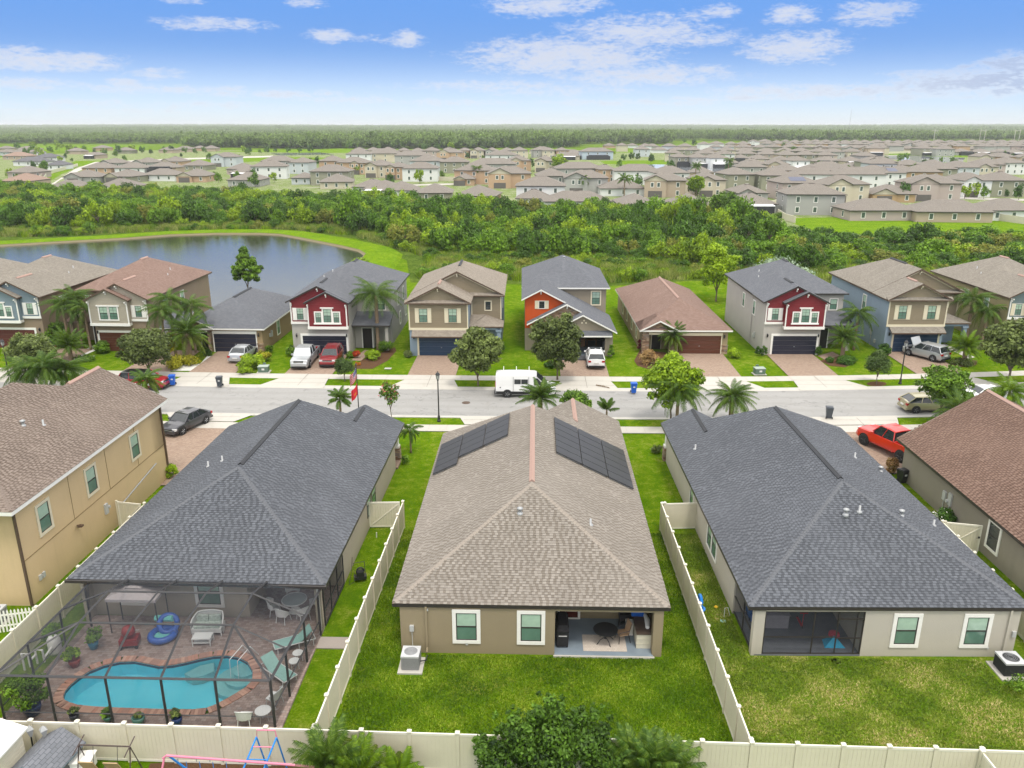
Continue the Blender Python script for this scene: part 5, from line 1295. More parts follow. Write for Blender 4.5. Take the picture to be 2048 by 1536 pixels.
# ================================================================ THINGS IN THE BACK GARDENS
def ac_unit(label, loc, rz, side, w=.8, h=.85, dark=False):
    t = thing('air_conditioner', label, 'air conditioner', loc, rz)
    MB().box(-w * .72, w * .72, -w * .75, w * .75, 0, .08).build('concrete_pad', CONC, t)
    a = w / 2
    MB().box(-a, a, -a, a, .1, h - .04).build('casing', side, t)
    gr = MB()
    for k in range(14):
        x = -a + .03 + k * (w - .06) / 13
        gr.box(x - .008, x + .008, -a - .012, -a, .14, h - .08).box(x - .008, x + .008, a, a + .012, .14, h - .08).box(-a - .012, -a, x - .008, x + .008, .14, h - .08).box(a, a + .012, x - .008, x + .008, .14, h - .08)
    o = gr.build('side_grille', side, t); o['kind'] = 'stuff'
    # top: square cap with round fan opening
    mb = MB(); n = 32; r = a * .78
    for k in range(n):
        a0, a1 = 2 * math.pi * k / n, 2 * math.pi * (k + 1) / n
        def sq(an):
            c, s = math.cos(an), math.sin(an); q = (a + .02) / max(abs(c), abs(s)); return (c * q, s * q)
        p, q = sq(a0), sq(a1)
        mb.poly([(r * math.cos(a0), r * math.sin(a0), h), (r * math.cos(a1), r * math.sin(a1), h), (q[0], q[1], h - .01), (p[0], p[1], h - .01)][::-1]); mb.poly([(p[0], p[1], h - .01), (q[0], q[1], h - .01), (q[0], q[1], h - .1), (p[0], p[1], h - .1)][::-1])
        mb.poly([(r * math.cos(a0), r * math.sin(a0), h), (r * math.cos(a1), r * math.sin(a1), h), (r * math.cos(a1), r * math.sin(a1), h - .14), (r * math.cos(a0), r * math.sin(a0), h - .14)])
    mb.build('top_cap', plain('ac_top', (.46, .47, .48), .45, .5), t)
    MB().lathe([(r, h - .14), (r, h - .13), (0, h - .13)], 24).build('fan_well', BLACKM, t)
    fan = MB()
    for k in range(5):
        an = k * 2 * math.pi / 5; c, s = math.cos(an), math.sin(an)
        fan.poly([(.06 * c, .06 * s, h - .1), (r * .9 * math.cos(an - .25), r * .9 * math.sin(an - .25), h - .12), (r * .92 * math.cos(an + .25), r * .92 * math.sin(an + .25), h - .07)])
    fan.lathe([(.09, h - .12), (.09, h - .05), (0, h - .04)], 12).build('fan', METAL, t)
    gg = MB()
    for rr_ in (.3, .5, .7, .95): gg.tube([(r * rr_ * math.cos(2 * math.pi * k / 20), r * rr_ * math.sin(2 * math.pi * k / 20), h + .01) for k in range(21)], .005, 4)
    gg.build('fan_guard', METAL, t)
    MB().tube([(a, 0, .3), (a + .25, .2, .2), (a + .3, .45, .3)], .03).build('hose', BLACKM, t)
    return t
ac_unit('grey ribbed air conditioner on a pad at the taupe house back corner', (-5.62, 31.75, 0), 0, plain('ac_grey', (.24, .245, .255), .5, .4))
ac_unit('dark air conditioner with a pale top behind the slate-roofed house, right edge', (22.15, 32.15, 0), rad(1), plain('ac_dark', (.03, .032, .035), .5, .4), .92, .8)
ac_unit('air conditioner by the picket fence beside the ochre house', (-27.3, 34.6, 0), 0, plain('ac_grey', (.24, .245, .255), .5, .4))
PX, PY = -.05, 32.72      # centre house origin
FLP = .105
# patio: rug, table, chair, covered grill, storage box and the things on it
tag(MB().box(-1.05, 1.05, -.55, .75, 0, .012).build('rug', paver('woven_rug', [(.50, .44, .38), (.58, .52, .46)], .12, .12, (.42, .36, .31), 0), None, (3.55, 33.55, FLP)), 'pale patterned rug on the blue-grey patio floor', 'rug')
t = thing('patio_table', 'round black metal patio table standing on the pale rug', 'table', (3.6, 33.75, FLP))
MB().lathe([(.58, .69), (.6, .7), (.6, .72), (0, .72)], 28).build('tabletop', BLACKM, t)
MB().lathe([(.06, 0.2), (.05, .69), (0, .7)], 8).build('pedestal', BLACKM, t)
for k in range(4): an = k * math.pi / 2 + .5; MB().tube([(0, 0, .3), (.3 * math.cos(an), .3 * math.sin(an), .2), (.48 * math.cos(an), .48 * math.sin(an), 0)], .022, 5).build('leg', BLACKM, t)
t = thing('patio_chair', 'black-framed patio chair with tan sling beside the round table', 'chair', (4.45, 33.9, FLP), rad(-75))
TSL = plain('tan_sling', (.36, .24, .15), .7)
MB().box(-.26, .26, -.25, .22, .42, .45).build('seat', TSL, t)
M = Matrix.Translation((0, .22, .44)) @ Matrix.Rotation(rad(-14), 4, 'X'); MB().box(-.26, .26, -.015, .015, 0, .62, 0, M).build('backrest', TSL, t)
for sx in (-1, 1):
    MB().tube([(sx * .28, -.27, 0), (sx * .28, -.25, .62), (sx * .28, .24, .66), (sx * .28, .36, 1.05)], .018, 5).build('armrest', BLACKM, t)
    MB().tube([(sx * .28, .2, .5), (sx * .28, .32, 0)], .018, 5).build('leg', BLACKM, t)
t = thing('covered_grill', 'barbecue grill under a black cover at the left end of the patio', 'grill', (1.5, 33.9, FLP), 0)
CV = plain('black_cover', (.022, .022, .024), .75, .3, var=.4, scale=3, bmp=.03, bs=6)
MB().lathe([(.01, 0)], 3) if False else None
mb = MB(); 
for (z0, z1, w0, w1, d0, d1) in ((.1, .8, .27, .29, .72, .74), (.8, .98, .29, .3, .74, .78), (.98, 1.2, .3, .2, .62, .56)):
    P0 = [(-w0, -d0, z0), (w0, -d0, z0), (w0, d0, z0), (-w0, d0, z0)]; P1 = [(-w1, -d1, z1), (w1, -d1, z1), (w1, d1, z1), (-w1, d1, z1)]
    for k in range(4): mb.poly([P0[k], P0[(k + 1) % 4], P1[(k + 1) % 4], P1[k]])
    mb.poly(P1)
mb.build('cover', CV, t); MB().box(-.2, .2, -.76, -.73, .68, .72).build('label_strip', plain('light_tag', (.5, .5, .5)), t)
for sx in (-1, 1):
    for sy in (-1, 1): MB().tube([(sx * .22, sy * .6, 0), (sx * .22, sy * .6, .12)], .04, 8).build('caster', BLACKM, t)
t = thing('deck_box', 'cream storage box with brown lid at the right end of the patio', 'storage box', (5.42, 34.0, FLP), 0)
MB().box(-.36, .36, -.72, .72, .0, .78).build('body', plain('box_cream', (.55, .52, .42), .5), t)
for z in (.26, .52): MB().box(-.375, .375, -.735, .735, z - .012, z + .012).build('rib', plain('box_cream', (.55, .52, .42), .5), t)
MB().box(-.39, .39, -.76, .76, .79, .87).build('lid', plain('box_lid', (.09, .065, .05), .6), t)
tag(MB().tube([(-.02, -.5, .1), (.04, .1, .12), (0, .55, .1)], [.1, .13, .09], 8).build('rolled_towel', plain('white_cloth', (.7, .7, .7), .9, bmp=.03, bs=20), None, (5.62, 34.1, FLP + .87)), 'long bundle of white cloth lying on the brown storage box lid', 'towel')
tag(MB().box(-.3, .3, -.2, .2, 0, .28).box(-.32, .32, -.22, .22, .28, .32).build('bin_crate', plain('blue_crate', (.02, .12, .5), .4), None, (5.25, 34.85, FLP + .87)), 'bright blue plastic crate standing on the storage box', 'crate')
t = thing('cooler', 'white upright cooler between the tan chair and the storage box', 'cooler', (4.85, 34.5, FLP), 0)
MB().box(-.17, .17, -.2, .2, 0, .62).build('body', WHITE, t); MB().box(-.18, .18, -.21, .21, .62, .68).build('lid', WHITE, t)
t = thing('stroller', 'black wheeled cart parked at the back of the patio', 'cart', (4.7, 35.2, FLP), 0)
MB().box(-.3, .3, -.3, .3, .4, .75).build('basket', CV, t); MB().tube([(-.3, .3, .7), (-.3, .55, 1.1), (.3, .55, 1.1), (.3, .3, .7)], .02).build('handle', BLACKM, t)
for sx in (-1, 1): MB().tube([(sx * .32, -.1, .16), (sx * .26, -.1, .16)], .16, 12).build('wheel', BLACKM, t)
MB().tube([(-.28, -.1, .16), (-.2, 0, .42)], .02).tube([(.28, -.1, .16), (.2, 0, .42)], .02).build('frame', BLACKM, t)
# pressure washer and hose
t = thing('pressure_washer', 'black wheeled hose reel cart on the grass beside the pool house wall', 'hose cart', (-9.55, 39.1, 0), rad(20))
MB().box(-.3, .3, -.2, .2, .18, .34).box(-.18, .18, -.18, .18, .34, .62).build('body', BLACKM, t); MB().tube([(-.3, .2, .3), (-.3, .38, .95), (.3, .38, .95), (.3, .2, .3)], .022).build('handle', BLACKM, t)
torus(.2, .05, c=(0, 0, .62), tilt=rad(90)).build('hose_reel', plain('black_rubber', (.03, .03, .032), .6), t)
for sx in (-1, 1): MB().tube([(sx * .34, .15, .17), (sx * .27, .15, .17)], .17, 14).build('wheel', BLACKM, t)
tag(MB().tube([(-9.9, 38.9, .02), (-10.1, 38.6, .03), (-10.15, 39.6, .3), (-10.2, 40.1, .9)], .015, 5).build('hose', plain('black_rubber', (.03, .03, .032), .6)), 'thin black hose from the reel cart to the greige wall', 'hose')
# blue paddling pool by the fence, sprinkler pipes, yellow valve
t = thing('paddling_pool', 'folded bright blue paddling pool leaning behind the fence', 'paddling pool', (8.75, 36.6, .1), 0)
torus(.42, .08, c=(0, 0, .42), tilt=rad(90)).build('ring', plain('blue_float2', (.01, .19, .62), .35, .5), t, rz=rad(90)); MB().lathe([(.3, -.02), (.3, .02), (0, .02)], 20).build('pool_floor', plain('blue_float2', (.01, .19, .62), .35, .5), t, loc=(0, 0, .1))
tag(MB().tube([(0, 0, 0), (0, 0, .55), (.15, 0, .6), (.3, .05, .1)], .02, 6).build('standpipe', PVC, None, at(1448, 1235)), 'thin white standpipe in the grass beside the screened porch', 'pipe')
tag(MB().lathe([(.1, 0), (.11, .05), (.05, .1), (0, .1)], 10).build('valve_cover', plain('yellow_plastic', (.65, .4, .02), .5), None, at(1432, 1215)), 'small yellow cap in the grass by the fence', 'valve cover')
tag(MB().lathe([(.16, 0), (.16, .03), (0, .04)], 12).build('drain_cover', plain('teal_plastic', (.2, .4, .36), .5), None, at(1446, 1243)), 'pale green round drain cover beside the screened porch', 'drain cover')
tag(MB().tube([(0, 0, 0), (.02, 0, .35)], .03, 6).build('sprinkler_head', PVC, None, at(753, 1075)), 'white sprinkler head in the grass near the braced gate', 'sprinkler')
tag(MB().lathe([(.22, 0), (.22, .02), (0, .02)], 12).build('soil_patch', MULCH, None, at(1672, 1323)), 'burnt dark patch in the grass by the screen door', 'soil patch')
# toys inside the corner porch
for (x, y, c, lab, nm) in ((11.4, 36.0, (.02, .10, .30), 'blue plastic toy car in the screened corner porch', 'toy_car'), (13.6, 35.6, (.5, .03, .05), 'red toy scooter at the back of the screened corner porch', 'toy_scooter'), (14.7, 33.9, (.02, .3, .5), 'blue toy tent on the floor of the screened corner porch', 'toy_tent'), (14.95, 34.5, (.5, .05, .08), 'red cushion heaped behind the screen door', 'cushion')):
    if nm == 'toy_car':
        t = thing(nm, lab, 'toy', (x, y, .08)); m__ = plain('toy' + lab[:6], c, .4); MB().box(-.3, .3, -.5, .5, .12, .4).build('body', m__, t); MB().box(-.24, .24, -.2, .3, .4, .62).build('cabin', m__, t)
        for sx in (-1, 1):
            for sy in (-.3, .3): MB().tube([(sx * .3, sy, .12), (sx * .24, sy, .12)], .12, 10).build('wheel', BLACKM, t)
    elif nm == 'toy_scooter':
        t = thing(nm, lab, 'toy', (x, y, .08)); m__ = plain('toy' + lab[:6], c, .4); MB().box(-.06, .06, -.4, .4, .1, .13).tube([(0, -.38, .1), (0, -.45, .9)], .02).tube([(-.2, -.45, .9), (.2, -.45, .9)], .02).build('frame', m__, t)
        for sy in (-.42, .42): MB().tube([(-.02, sy, .08), (.02, sy, .08)], .08, 10).build('wheel', BLACKM, t)
    elif nm == 'toy_tent': tag(MB().poly([(-.5, -.3, 0), (.5, -.3, 0), (0, 0, .5)]).poly([(.5, -.3, 0), (.4, .4, 0), (0, 0, .5)]).poly([(-.5, -.3, 0), (0, 0, .5), (-.4, .4, 0)]).poly([(-.4, .4, 0), (0, 0, .5), (.4, .4, 0)]).build(nm, plain('toy' + lab[:9], c, .6), None, (x, y, .08)), lab, 'toy')
    else: tag(MB().lathe([(.1, 0), (.28, .1), (.25, .25), (0, .32)], 10).build(nm, plain('toy' + lab[:9], c, .8), None, (x, y, .08)), lab, 'cushion')
t = thing('covered_table', 'table under a grey cloth inside the screened corner porch', 'table', (12.2, 35.6, .08)); MB().box(-.7, .7, -.45, .45, .0, .74).build('cloth', plain('grey_cloth', (.3, .29, .33), .9), t); MB().box(-.75, .75, -.5, .5, .74, .77).build('tabletop', plain('grey_cloth', (.3, .29, .33), .9), t)

# ================================================================ THE STRIP AT THE BOTTOM OF THE PHOTO
def Zp(px, py, z=0): return at(px, py, z)
t = thing('shed', 'cream vinyl garden shed with white roof at the bottom left corner', 'shed', (-20.5, 23.1, 0), rad(-3))
MB().box(-2.3, .95, -1.6, 1.6, 0, 2.0).build('wall', VINYL, t)
for k in range(12): pass
MB().slab([(-2.5, -1.8, 2.0), (.0, -1.8, 2.55), (.0, 1.8, 2.55), (-2.5, 1.8, 2.0)], .08, 0, 0).slab([(1.1, -1.8, 2.2), (.0, -1.8, 2.55), (.0, 1.8, 2.55), (1.1, 1.8, 2.2)], .08, 0, 0).build('roof', WHITE, t)
sd_ = MB()
for k in range(10): sd_.box(.95, .97, -1.58, 1.58, .12 + k * .19, .26 + k * .19)
o = sd_.build('siding_boards', VINYL, t); o['kind'] = 'stuff'
# playhouse
t = thing('playhouse', 'grey-blue wooden playhouse with a shingled roof and white bench', 'playhouse', (-18.5, 24.25, 0), rad(-8))
PB = plain('playhouse_blue', (.16, .22, .26), .7, var=.15); SHP = shingle('playhouse_shingle', (.16, .17, .19), (.21, .22, .245), (.08, .08, .09))
MB().box(-.75, .75, -.6, .9, 0, 1.25).build('wall', PB, t)
MB().slab([(-.95, -1.0, 1.2), (0, -1.0, 1.8), (0, 1.1, 1.8), (-.95, 1.1, 1.2)], .05).slab([(.95, -1.0, 1.2), (0, -1.0, 1.8), (0, 1.1, 1.8), (.95, 1.1, 1.2)], .05).build('roof', [SHP, PB], t)
for a, b in (((-.8, 1.28), (0, 1.74)), ((.8, 1.28), (0, 1.74)), ((-.8, 1.28), (.8, 1.28)), ((0, 1.28), (0, 1.7)), ((-.4, 1.28), (-.15, 1.6)), ((.4, 1.28), (.15, 1.6))): MB().tube([(a[0], -.98, a[1]), (b[0], -.98, b[1])], .03, 4).build('truss_bar', PB, t)
for sx in (-.8, .8): MB().box(sx - .04, sx + .04, -.98, -.9, 0, 1.25).build('post', PB, t)
for k in range(7): MB().box(-.68 + k * .22, -.6 + k * .22, -.99, -.96, 0, .5).build('picket', WHITE, t)
MB().box(.85, 1.2, -.7, .7, .42, .47).box(.9, .95, -.6, -.55, 0, .42).box(.9, .95, .55, .6, 0, .42).build('bench', WHITE, t)
MB().box(.752, .77, -.3, .3, .5, 1.05).build('window', DGLASS, t)
tag(MB().box(-.5, .5, -.35, .35, .5, .55).box(-.45, .45, -.3, .3, 0, .5).build('sand_table', WHITE, None, (-17.45, 24.75, .35), .1), 'white plastic activity table right of the playhouse', 'table')
for (px, py, lab) in ((58, 1480, 'left one of two black solar garden lanterns by the fence'), (82, 1475, 'right one of two black solar garden lanterns by the fence')):
    p = (-19.6 if px == 58 else -19.05, 25.2, 0)
    t = thing('garden_lantern', lab, 'garden lantern', p, 0, 'solar garden lanterns'); MB().tube([(0, 0, 0), (.05, 0, 1.45)], .03, 6).build('pole', BLACKM, t)
    MB().lathe([(.06, 1.42), (.16, 1.75), (.18, 1.76), (.1, 1.85), (0, 1.95)], 4, 0, (.05, 0, 0)).build('lantern', plain('lantern_glass', (.35, .36, .36), .2, .6), t)
# swing frame with two recliners
t = thing('patio_swing', 'dark metal patio swing frame with its canopy removed', 'swing seat', (-16.3, 24.6, 0), rad(-1))
fr = MB().tube([(-1.05, -.5, 0), (-1.0, 0, 1.6), (-1.05, .5, 0)], .03, 6).tube([(1.05, -.5, 0), (1.0, 0, 1.6), (1.05, .5, 0)], .03, 6).tube([(-1.0, 0, 1.6), (1.0, 0, 1.6)], .03, 6).tube([(-1, -.45, 1.5), (-1, .4, 1.72)], .025, 5).tube([(1, -.45, 1.5), (1, .4, 1.72)], .025, 5); fr.build('frame', plain('rust_bronze', (.07, .05, .045), .5), t)
TAN_S = plain('tan_mesh', (.38, .27, .15), .8, var=.1)
for sx, lab in ((-.45, 'left'), (.5, 'right')):
    M = Matrix.Translation((sx, -.2, .5)) @ Matrix.Rotation(rad(25), 4, 'X'); o = MB().box(-.28, .28, -.02, .02, 0, .95, 0, M).box(-.28, .28, -.6, .02, -.02, .02, 0, Matrix.Translation((sx, -.2, .5))).build('seat', TAN_S, t)
    for s2 in (-.3, .3): MB().tube([(sx + s2, -.75, .5), (sx + s2, -.2, .5), (sx + s2, -.62 + .0, 1.35 - .0)][:2] + [(sx + s2, -.2 - .4 * 0 + .0, .52)], .02, 5).build('armrest', plain('rust_bronze', (.07, .05, .045), .5), t)
    MB().tube([(sx, 0, 1.6), (sx, -.2, .7)], .012, 4).build('hanger', BLACKM, t)
MB().box(-.15, .2, -.35, .25, .55, .6).build('middle_table', plain('rust_bronze', (.07, .05, .045), .5), t)
# mulch bed and children's swing set
sheet('mulch_bed', [at(*q) for q in ((300, 1528), (700, 1510), (760, 1560), (760, 1700), (250, 1700))], .03, MULCH)
PINK = plain('pink_paint', (.62, .20, .30), .4, .4); BLUP = plain('blue_paint', (.02, .22, .62), .4, .4)
t = thing('swing_set', 'pink and blue metal swing set with a climbing ladder at the bottom edge', 'swing set', (-8.9, 23.2, 0), 0)
MB().tube([(-4.8, .7, 1.72), (-4.65, .7, 1.85), (-.1, .45, 1.8), (1.0, .4, 1.75)], .045, 8).build('top_bar', PINK, t)
MB().tube([(-4.75, .7, 1.75), (-5.05, .1, 0)], .04, 7).build('leg', PINK, t); MB().tube([(-4.6, .75, 1.8), (-3.7, 1.35, 0)], .04, 7).build('leg', BLUP, t)
for dx in (-.38, .38): MB().tube([(-1.95 + dx, -.9, 0), (-1.0 + dx, 1.2, 2.35)], .035, 7).build('ladder_rail', BLUP, t)
for k in range(7):
    f = (k + .5) / 7.3; MB().tube([(-1.95 + .95 * f - .38, -.9 + 2.1 * f, 2.35 * f), (-1.95 + .95 * f + .38, -.9 + 2.1 * f, 2.35 * f)], .022, 6).build('rung', BLUP if k % 3 else PINK, t)
for dx in (-.38, .38): MB().tube([(-1.0 + dx, 1.2, 2.3), (-.85 + dx, 1.7, 0)], .03, 6).build('leg', BLUP, t)
MB().tube([(-1.38, 1.2, 2.3), (-1.34, 1.2, 2.66), (-.66, 1.2, 2.66), (-.62, 1.2, 2.3)], .028, 6).build('hand_loop', PINK, t)
for x in (-4.2, -3.5, -3.0, -2.5, -1.9): MB().tube([(x, .62, 1.8), (x, .62, 1.68)], .02, 5).build('swing_hook', METAL, t)
for x in (-3.65, -2.65): 
    MB().tube([(x - .25, .62, 1.68), (x - .25, .62, .5)], .012, 4).tube([(x + .25, .62, 1.68), (x + .25, .62, .5)], .012, 4).box(x - .28, x + .28, .5, .74, .47, .5).build('swing', BLUP, t)
# picket fence by the air conditioner
t = thing('picket_fence', 'short white picket fence screening the air conditioner at the left edge', 'picket fence', (-28.5, 33.2, 0), rad(15))
MB().box(0, 4.4, .02, .06, .35, .43).box(0, 4.4, .02, .06, .95, 1.03).build('rail', WHITE, t)
pk = MB().prism([(-.04, 0), (.04, 0), (.04, .02), (-.04, .02)], 0, 1.15).poly([(-.04, 0, 1.15), (.04, 0, 1.15), (0, .01, 1.24)]).poly([(.04, .02, 1.15), (-.04, .02, 1.15), (0, .01, 1.24)]).mesh('picket', WHITE)
for k in range(27): link('picket', pk, t, (.05 + k * .165, 0, .05))
# ================================================================ VEHICLES
def paint(name, c, metal=.3): 
    if name in MATS: return MATS[name]
    m, T, b = newmat(name); setb(b, .3, .5, metal); b.inputs['Base Color'].default_value = c + (1,); b.inputs['Coat Weight'].default_value = .6; b.inputs['Coat Roughness'].default_value = .08; return m
TYRE = plain('tyre_rubber', (.02, .02, .021), .8); RIM = plain('alloy_rim', (.45, .46, .47), .3, .5, .8); CARG = glass('car_glass', (.02, .026, .03), .04); TRIM = plain('black_plastic', (.02, .02, .022), .55)
HEADL = glass('headlight_lens', (.6, .62, .64), .1); TAILL = plain('tail_light_red', (.35, .01, .012), .2, .5); CHROME = plain('chrome', (.65, .66, .68), .15, .5, .9); PLATE = plain('number_plate', (.6, .6, .58), .5)
SUNSH = plain('silver_sunshade', (.55, .57, .58), .35, .5, .5)
def wheel_parts(t, x, y, r, side, rimm=None):
    me = cached(('tyre', r), lambda: MB().lathe([(r * .62, -.11), (r * .95, -.11), (r, -.07), (r, .07), (r * .95, .11), (r * .62, .11)], 20).mesh('tyre', TYRE, True))
    def rim():
        mb = MB().lathe([(r * .64, .02), (r * .64, .10), (r * .58, .08), (r * .16, .085), (0, .09)], 20)
        for k in range(5): an = k * 2 * math.pi / 5; mb.tube([(r * .1 * math.cos(an), r * .1 * math.sin(an), .09), (r * .6 * math.cos(an), r * .6 * math.sin(an), .1)], .035, 4)
        return mb.mesh('rim', rimm or RIM)
    w = bpy.data.objects.new('wheel', me); COL.objects.link(w); w.parent = t; w.location = (x, y, r); w.rotation_euler = (-math.pi / 2 * side, 0, 0)
    link('rim', cached(('rim', r, (rimm or RIM).name), rim), w, (0, 0, 0))
def loft(secs, mats, mi=None):
    """secs: list of closed-ring point lists with equal length"""
    mb = MB(); n = len(secs[0]); base = []
    for s_ in secs: base.append(len(mb.v)); mb.v += [tuple(p) for p in s_]
    for a, b in zip(base, base[1:]):
        for j in range(n): mb.f.append((a + j, a + (j + 1) % n, b + (j + 1) % n, b + j)); mb.mi.append(0)
    mb.f.append(tuple(base[0] + j for j in reversed(range(n)))); mb.mi.append(0); mb.f.append(tuple(base[-1] + j for j in range(n))); mb.mi.append(0)
    return mb
def vehicle(name, label, cat, loc, rz, col, kind, group=None, hood_open=False, sunshade=False, roofc=None, rack=False, stripe=None, r=None, lift=0, rimm=None):
    t = thing(name, label, cat, loc, rz, group); P = col
    K = dict(
        sedan=dict(L=4.6, W=.9, prof=[(-2.3, .55, .70), (-2.22, .88, .80), (-1.7, .98, .88), (-.9, .95, .9), (.9, .92, .9), (1.6, .86, .88), (2.1, .74, .82), (2.3, .52, .68)], cab=[(-1.75, .93, -1.05, 1.40), (.98, .93, .30, 1.42)], roof=1.44, wh=(-1.38, 1.42), r=.32),
        hatch=dict(L=4.4, W=.9, prof=[(-2.15, .55, .74), (-2.1, 1.0, .82), (-1.5, 1.0, .89), (-.9, .98, .9), (.8, .95, .9), (1.5, .88, .88), (2.0, .76, .82), (2.2, .5, .68)], cab=[(-2.02, .98, -1.35, 1.42), (1.15, .93, .35, 1.45)], roof=1.48, wh=(-1.32, 1.36), r=.32),
        suv=dict(L=4.7, W=.93, prof=[(-2.32, .6, .80), (-2.28, 1.08, .86), (-1.6, 1.12, .92), (-.9, 1.1, .93), (.8, 1.06, .93), (1.5, 1.0, .92), (2.1, .92, .86), (2.32, .6, .74)], cab=[(-2.2, 1.08, -1.85, 1.62), (1.1, 1.05, .35, 1.66)], roof=1.70, wh=(-1.42, 1.42), r=.36),
        pickup=dict(L=5.8, W=.99, prof=[(-2.9, .7, .92), (-2.88, 1.12, .97), (-1.0, 1.12, .99), (-.9, 1.14, .99), (.95, 1.12, .99), (1.6, 1.12, .98), (2.6, 1.05, .93), (2.88, .7, .82)], cab=[(-.98, 1.12, -.82, 1.82), (1.25, 1.12, .55, 1.86)], roof=1.9, wh=(-1.85, 1.85), r=.40),
        van=dict(L=5.6, W=1.0, prof=[(-2.8, .6, .95), (-2.78, 1.25, 1.0), (-1.0, 1.25, 1.0), (0, 1.25, 1.0), (1.2, 1.22, 1.0), (1.9, 1.12, .97), (2.55, .98, .88), (2.8, .6, .78)], cab=[(-2.77, 1.2, -2.72, 2.12), (1.98, 1.15, 1.0, 2.05)], roof=2.2, wh=(-1.7, 1.75), r=.36))[kind]
    zb = .28 + lift
    def sec(x, zt, w): 
        zt += lift
        return [(x, -w * .92, zb), (x, -w, zb + .16), (x, -w, (zb + zt) / 2 + .05), (x, -w * .96, zt - .05), (x, -w * .84, zt), (x, 0, zt + .035), (x, w * .84, zt), (x, w * .96, zt - .05), (x, w, (zb + zt) / 2 + .05), (x, w, zb + .16), (x, w * .92, zb)]
    prof = K['prof']; W = K['W']; rr = r or K['r']
    if kind == 'pickup':
        fr = [q for q in prof if q[0] >= -1.0]
        loft([sec(*q) for q in fr], P).build('body', P, t, smooth=False)
        zt = 1.12 + lift; bd = MB()
        bd.box(-2.88, -1.0, -W, -W + .09, zb + .1, zt).box(-2.88, -1.0, W - .09, W, zb + .1, zt).box(-1.06, -1.0, -W, W, zb, zt).box(-2.9, -2.82, -W, W, zb + .12, zt)
        bd.build('cargo_bed', P, t); MB().box(-2.85, -1.02, -W + .09, W - .09, zb + .25, zb + .32).build('bed_floor', TRIM, t)
        MB().box(-2.98, -2.88, -W, W, zb + .02, zb + .2).build('bumper', CHROME if not lift else TRIM, t)
    elif hood_open:
        loft([sec(*q) for q in prof if q[0] <= .95], P).build('body', P, t)
        loft([sec(x, zt_ - (.28 if 1.0 < x < 2.1 else .0), w) for x, zt_, w in [q for q in prof if q[0] >= .75]], P).build('front_end', P, t)
        MB().box(1.0, 2.1, -.6, .6, .72, .85).build('engine', TRIM, t)
    else: loft([sec(*q) for q in prof], P).build('body', P, t)
    # glasshouse
    (xb, zb0, xt, zt0), (xf, zf0, xft, zft) = K['cab'][0], K['cab'][1]
    zb0 += lift; zt0 += lift; zf0 += lift; zft += lift; R_ = K['roof'] + lift; wb = W * .93; wt = W * .74 if kind != 'van' else W * .9
    wb2 = wb
    roofm = roofc or P
    if kind == 'van':
        # high body sides of the van in paint, glass only in front
        loft([[(x, -wb - .04, 1.2), (x, -wb - .02, 1.7), (x, -wt, zt_ - .04), (x, 0, zt_ + .03), (x, wt, zt_ - .04), (x, wb + .02, 1.7), (x, wb + .04, 1.2)] for x, zt_ in ((-2.78, 2.1), (-2.6, 2.16), (-.5, 2.2), (.75, 2.16))], P).build('body_side', P, t)
        MB().poly([(.75, -wb, 1.2), (1.95, -wb + .03, 1.15), (1.0, -wt, 2.04), (.75, -wt, 2.12)]).poly([(.75, wb, 1.2), (.75, wt, 2.12), (1.0, wt, 2.04), (1.95, wb - .03, 1.15)]).build('door', P, t)
        MB().poly([(.82, -wb - .012, 1.24), (1.72, -wb + .01, 1.22), (1.1, -wt - .03, 1.88), (.84, -wt - .05, 1.92)]).build('side_window', CARG, t); MB().poly([(.82, wb + .012, 1.24), (.84, wt + .05, 1.92), (1.1, wt + .03, 1.88), (1.72, wb - .01, 1.22)]).build('side_window', CARG, t)
        MB().poly([(1.97, -wb + .06, 1.16), (1.97, wb - .06, 1.16), (1.0, wt - .05, 2.06), (1.0, -wt + .05, 2.06)]).build('windscreen', CARG, t)
        MB().poly([(.73, -wt, 2.125), (1.02, -wt + .02, 2.05), (1.02, wt - .02, 2.05), (.73, wt, 2.125)]).build('roof', P, t)
        for x0, x1 in ((-1.05, -.45), (-.41, .2)):
            for s in (-1, 1): MB().box(x0, x1, min(s * (wb - .02), s * (wb + .045)), max(s * (wb - .02), s * (wb + .045)), 1.32, 1.78).build('side_window', CARG, t)
        for s in (-1, 1): MB().box(-2.76, 1.6, min(s * W * .97, s * (W + .02)), max(s * W * .97, s * (W + .02)), .34, .62).build('lower_trim', TRIM, t)
        for x in (-2.1, -.9, .3): MB().tube([(x, -.86, 2.12), (x, -.86, 2.34), (x, .86, 2.34), (x, .86, 2.12)], .025, 5).box(x - .03, x + .03, -.88, -.82, 2.1, 2.5).box(x - .03, x + .03, .82, .88, 2.1, 2.5).build('ladder_rack', WHITE, t)
        MB().box(-2.83, -2.78, -.95, -.8, 1.0, 1.5).build('tail_light', TAILL, t); MB().box(-2.83, -2.78, .8, .95, 1.0, 1.5).build('tail_light', TAILL, t)
        MB().box(-2.9, -2.76, -.97, .97, .35, .6).build('bumper', TRIM, t); MB().box(-2.81, -2.785, -.01, .01, .65, 2.05).build('door_seam', TRIM, t)
        for x_ in (-1.15, .28, .8):
            MB().box(x_ - .012, x_ + .012, -W - .018, -W + .02, .6, 1.25).box(x_ - .012, x_ + .012, -W - .002, -W + .05, 1.25, 2.0).build('door_seam', TRIM, t)
        for s in (-1, 1): MB().box(1.35, 1.55, min(s * W, s * (W + .2)), max(s * W, s * (W + .2)), 1.25, 1.6).build('mirror', TRIM, t)
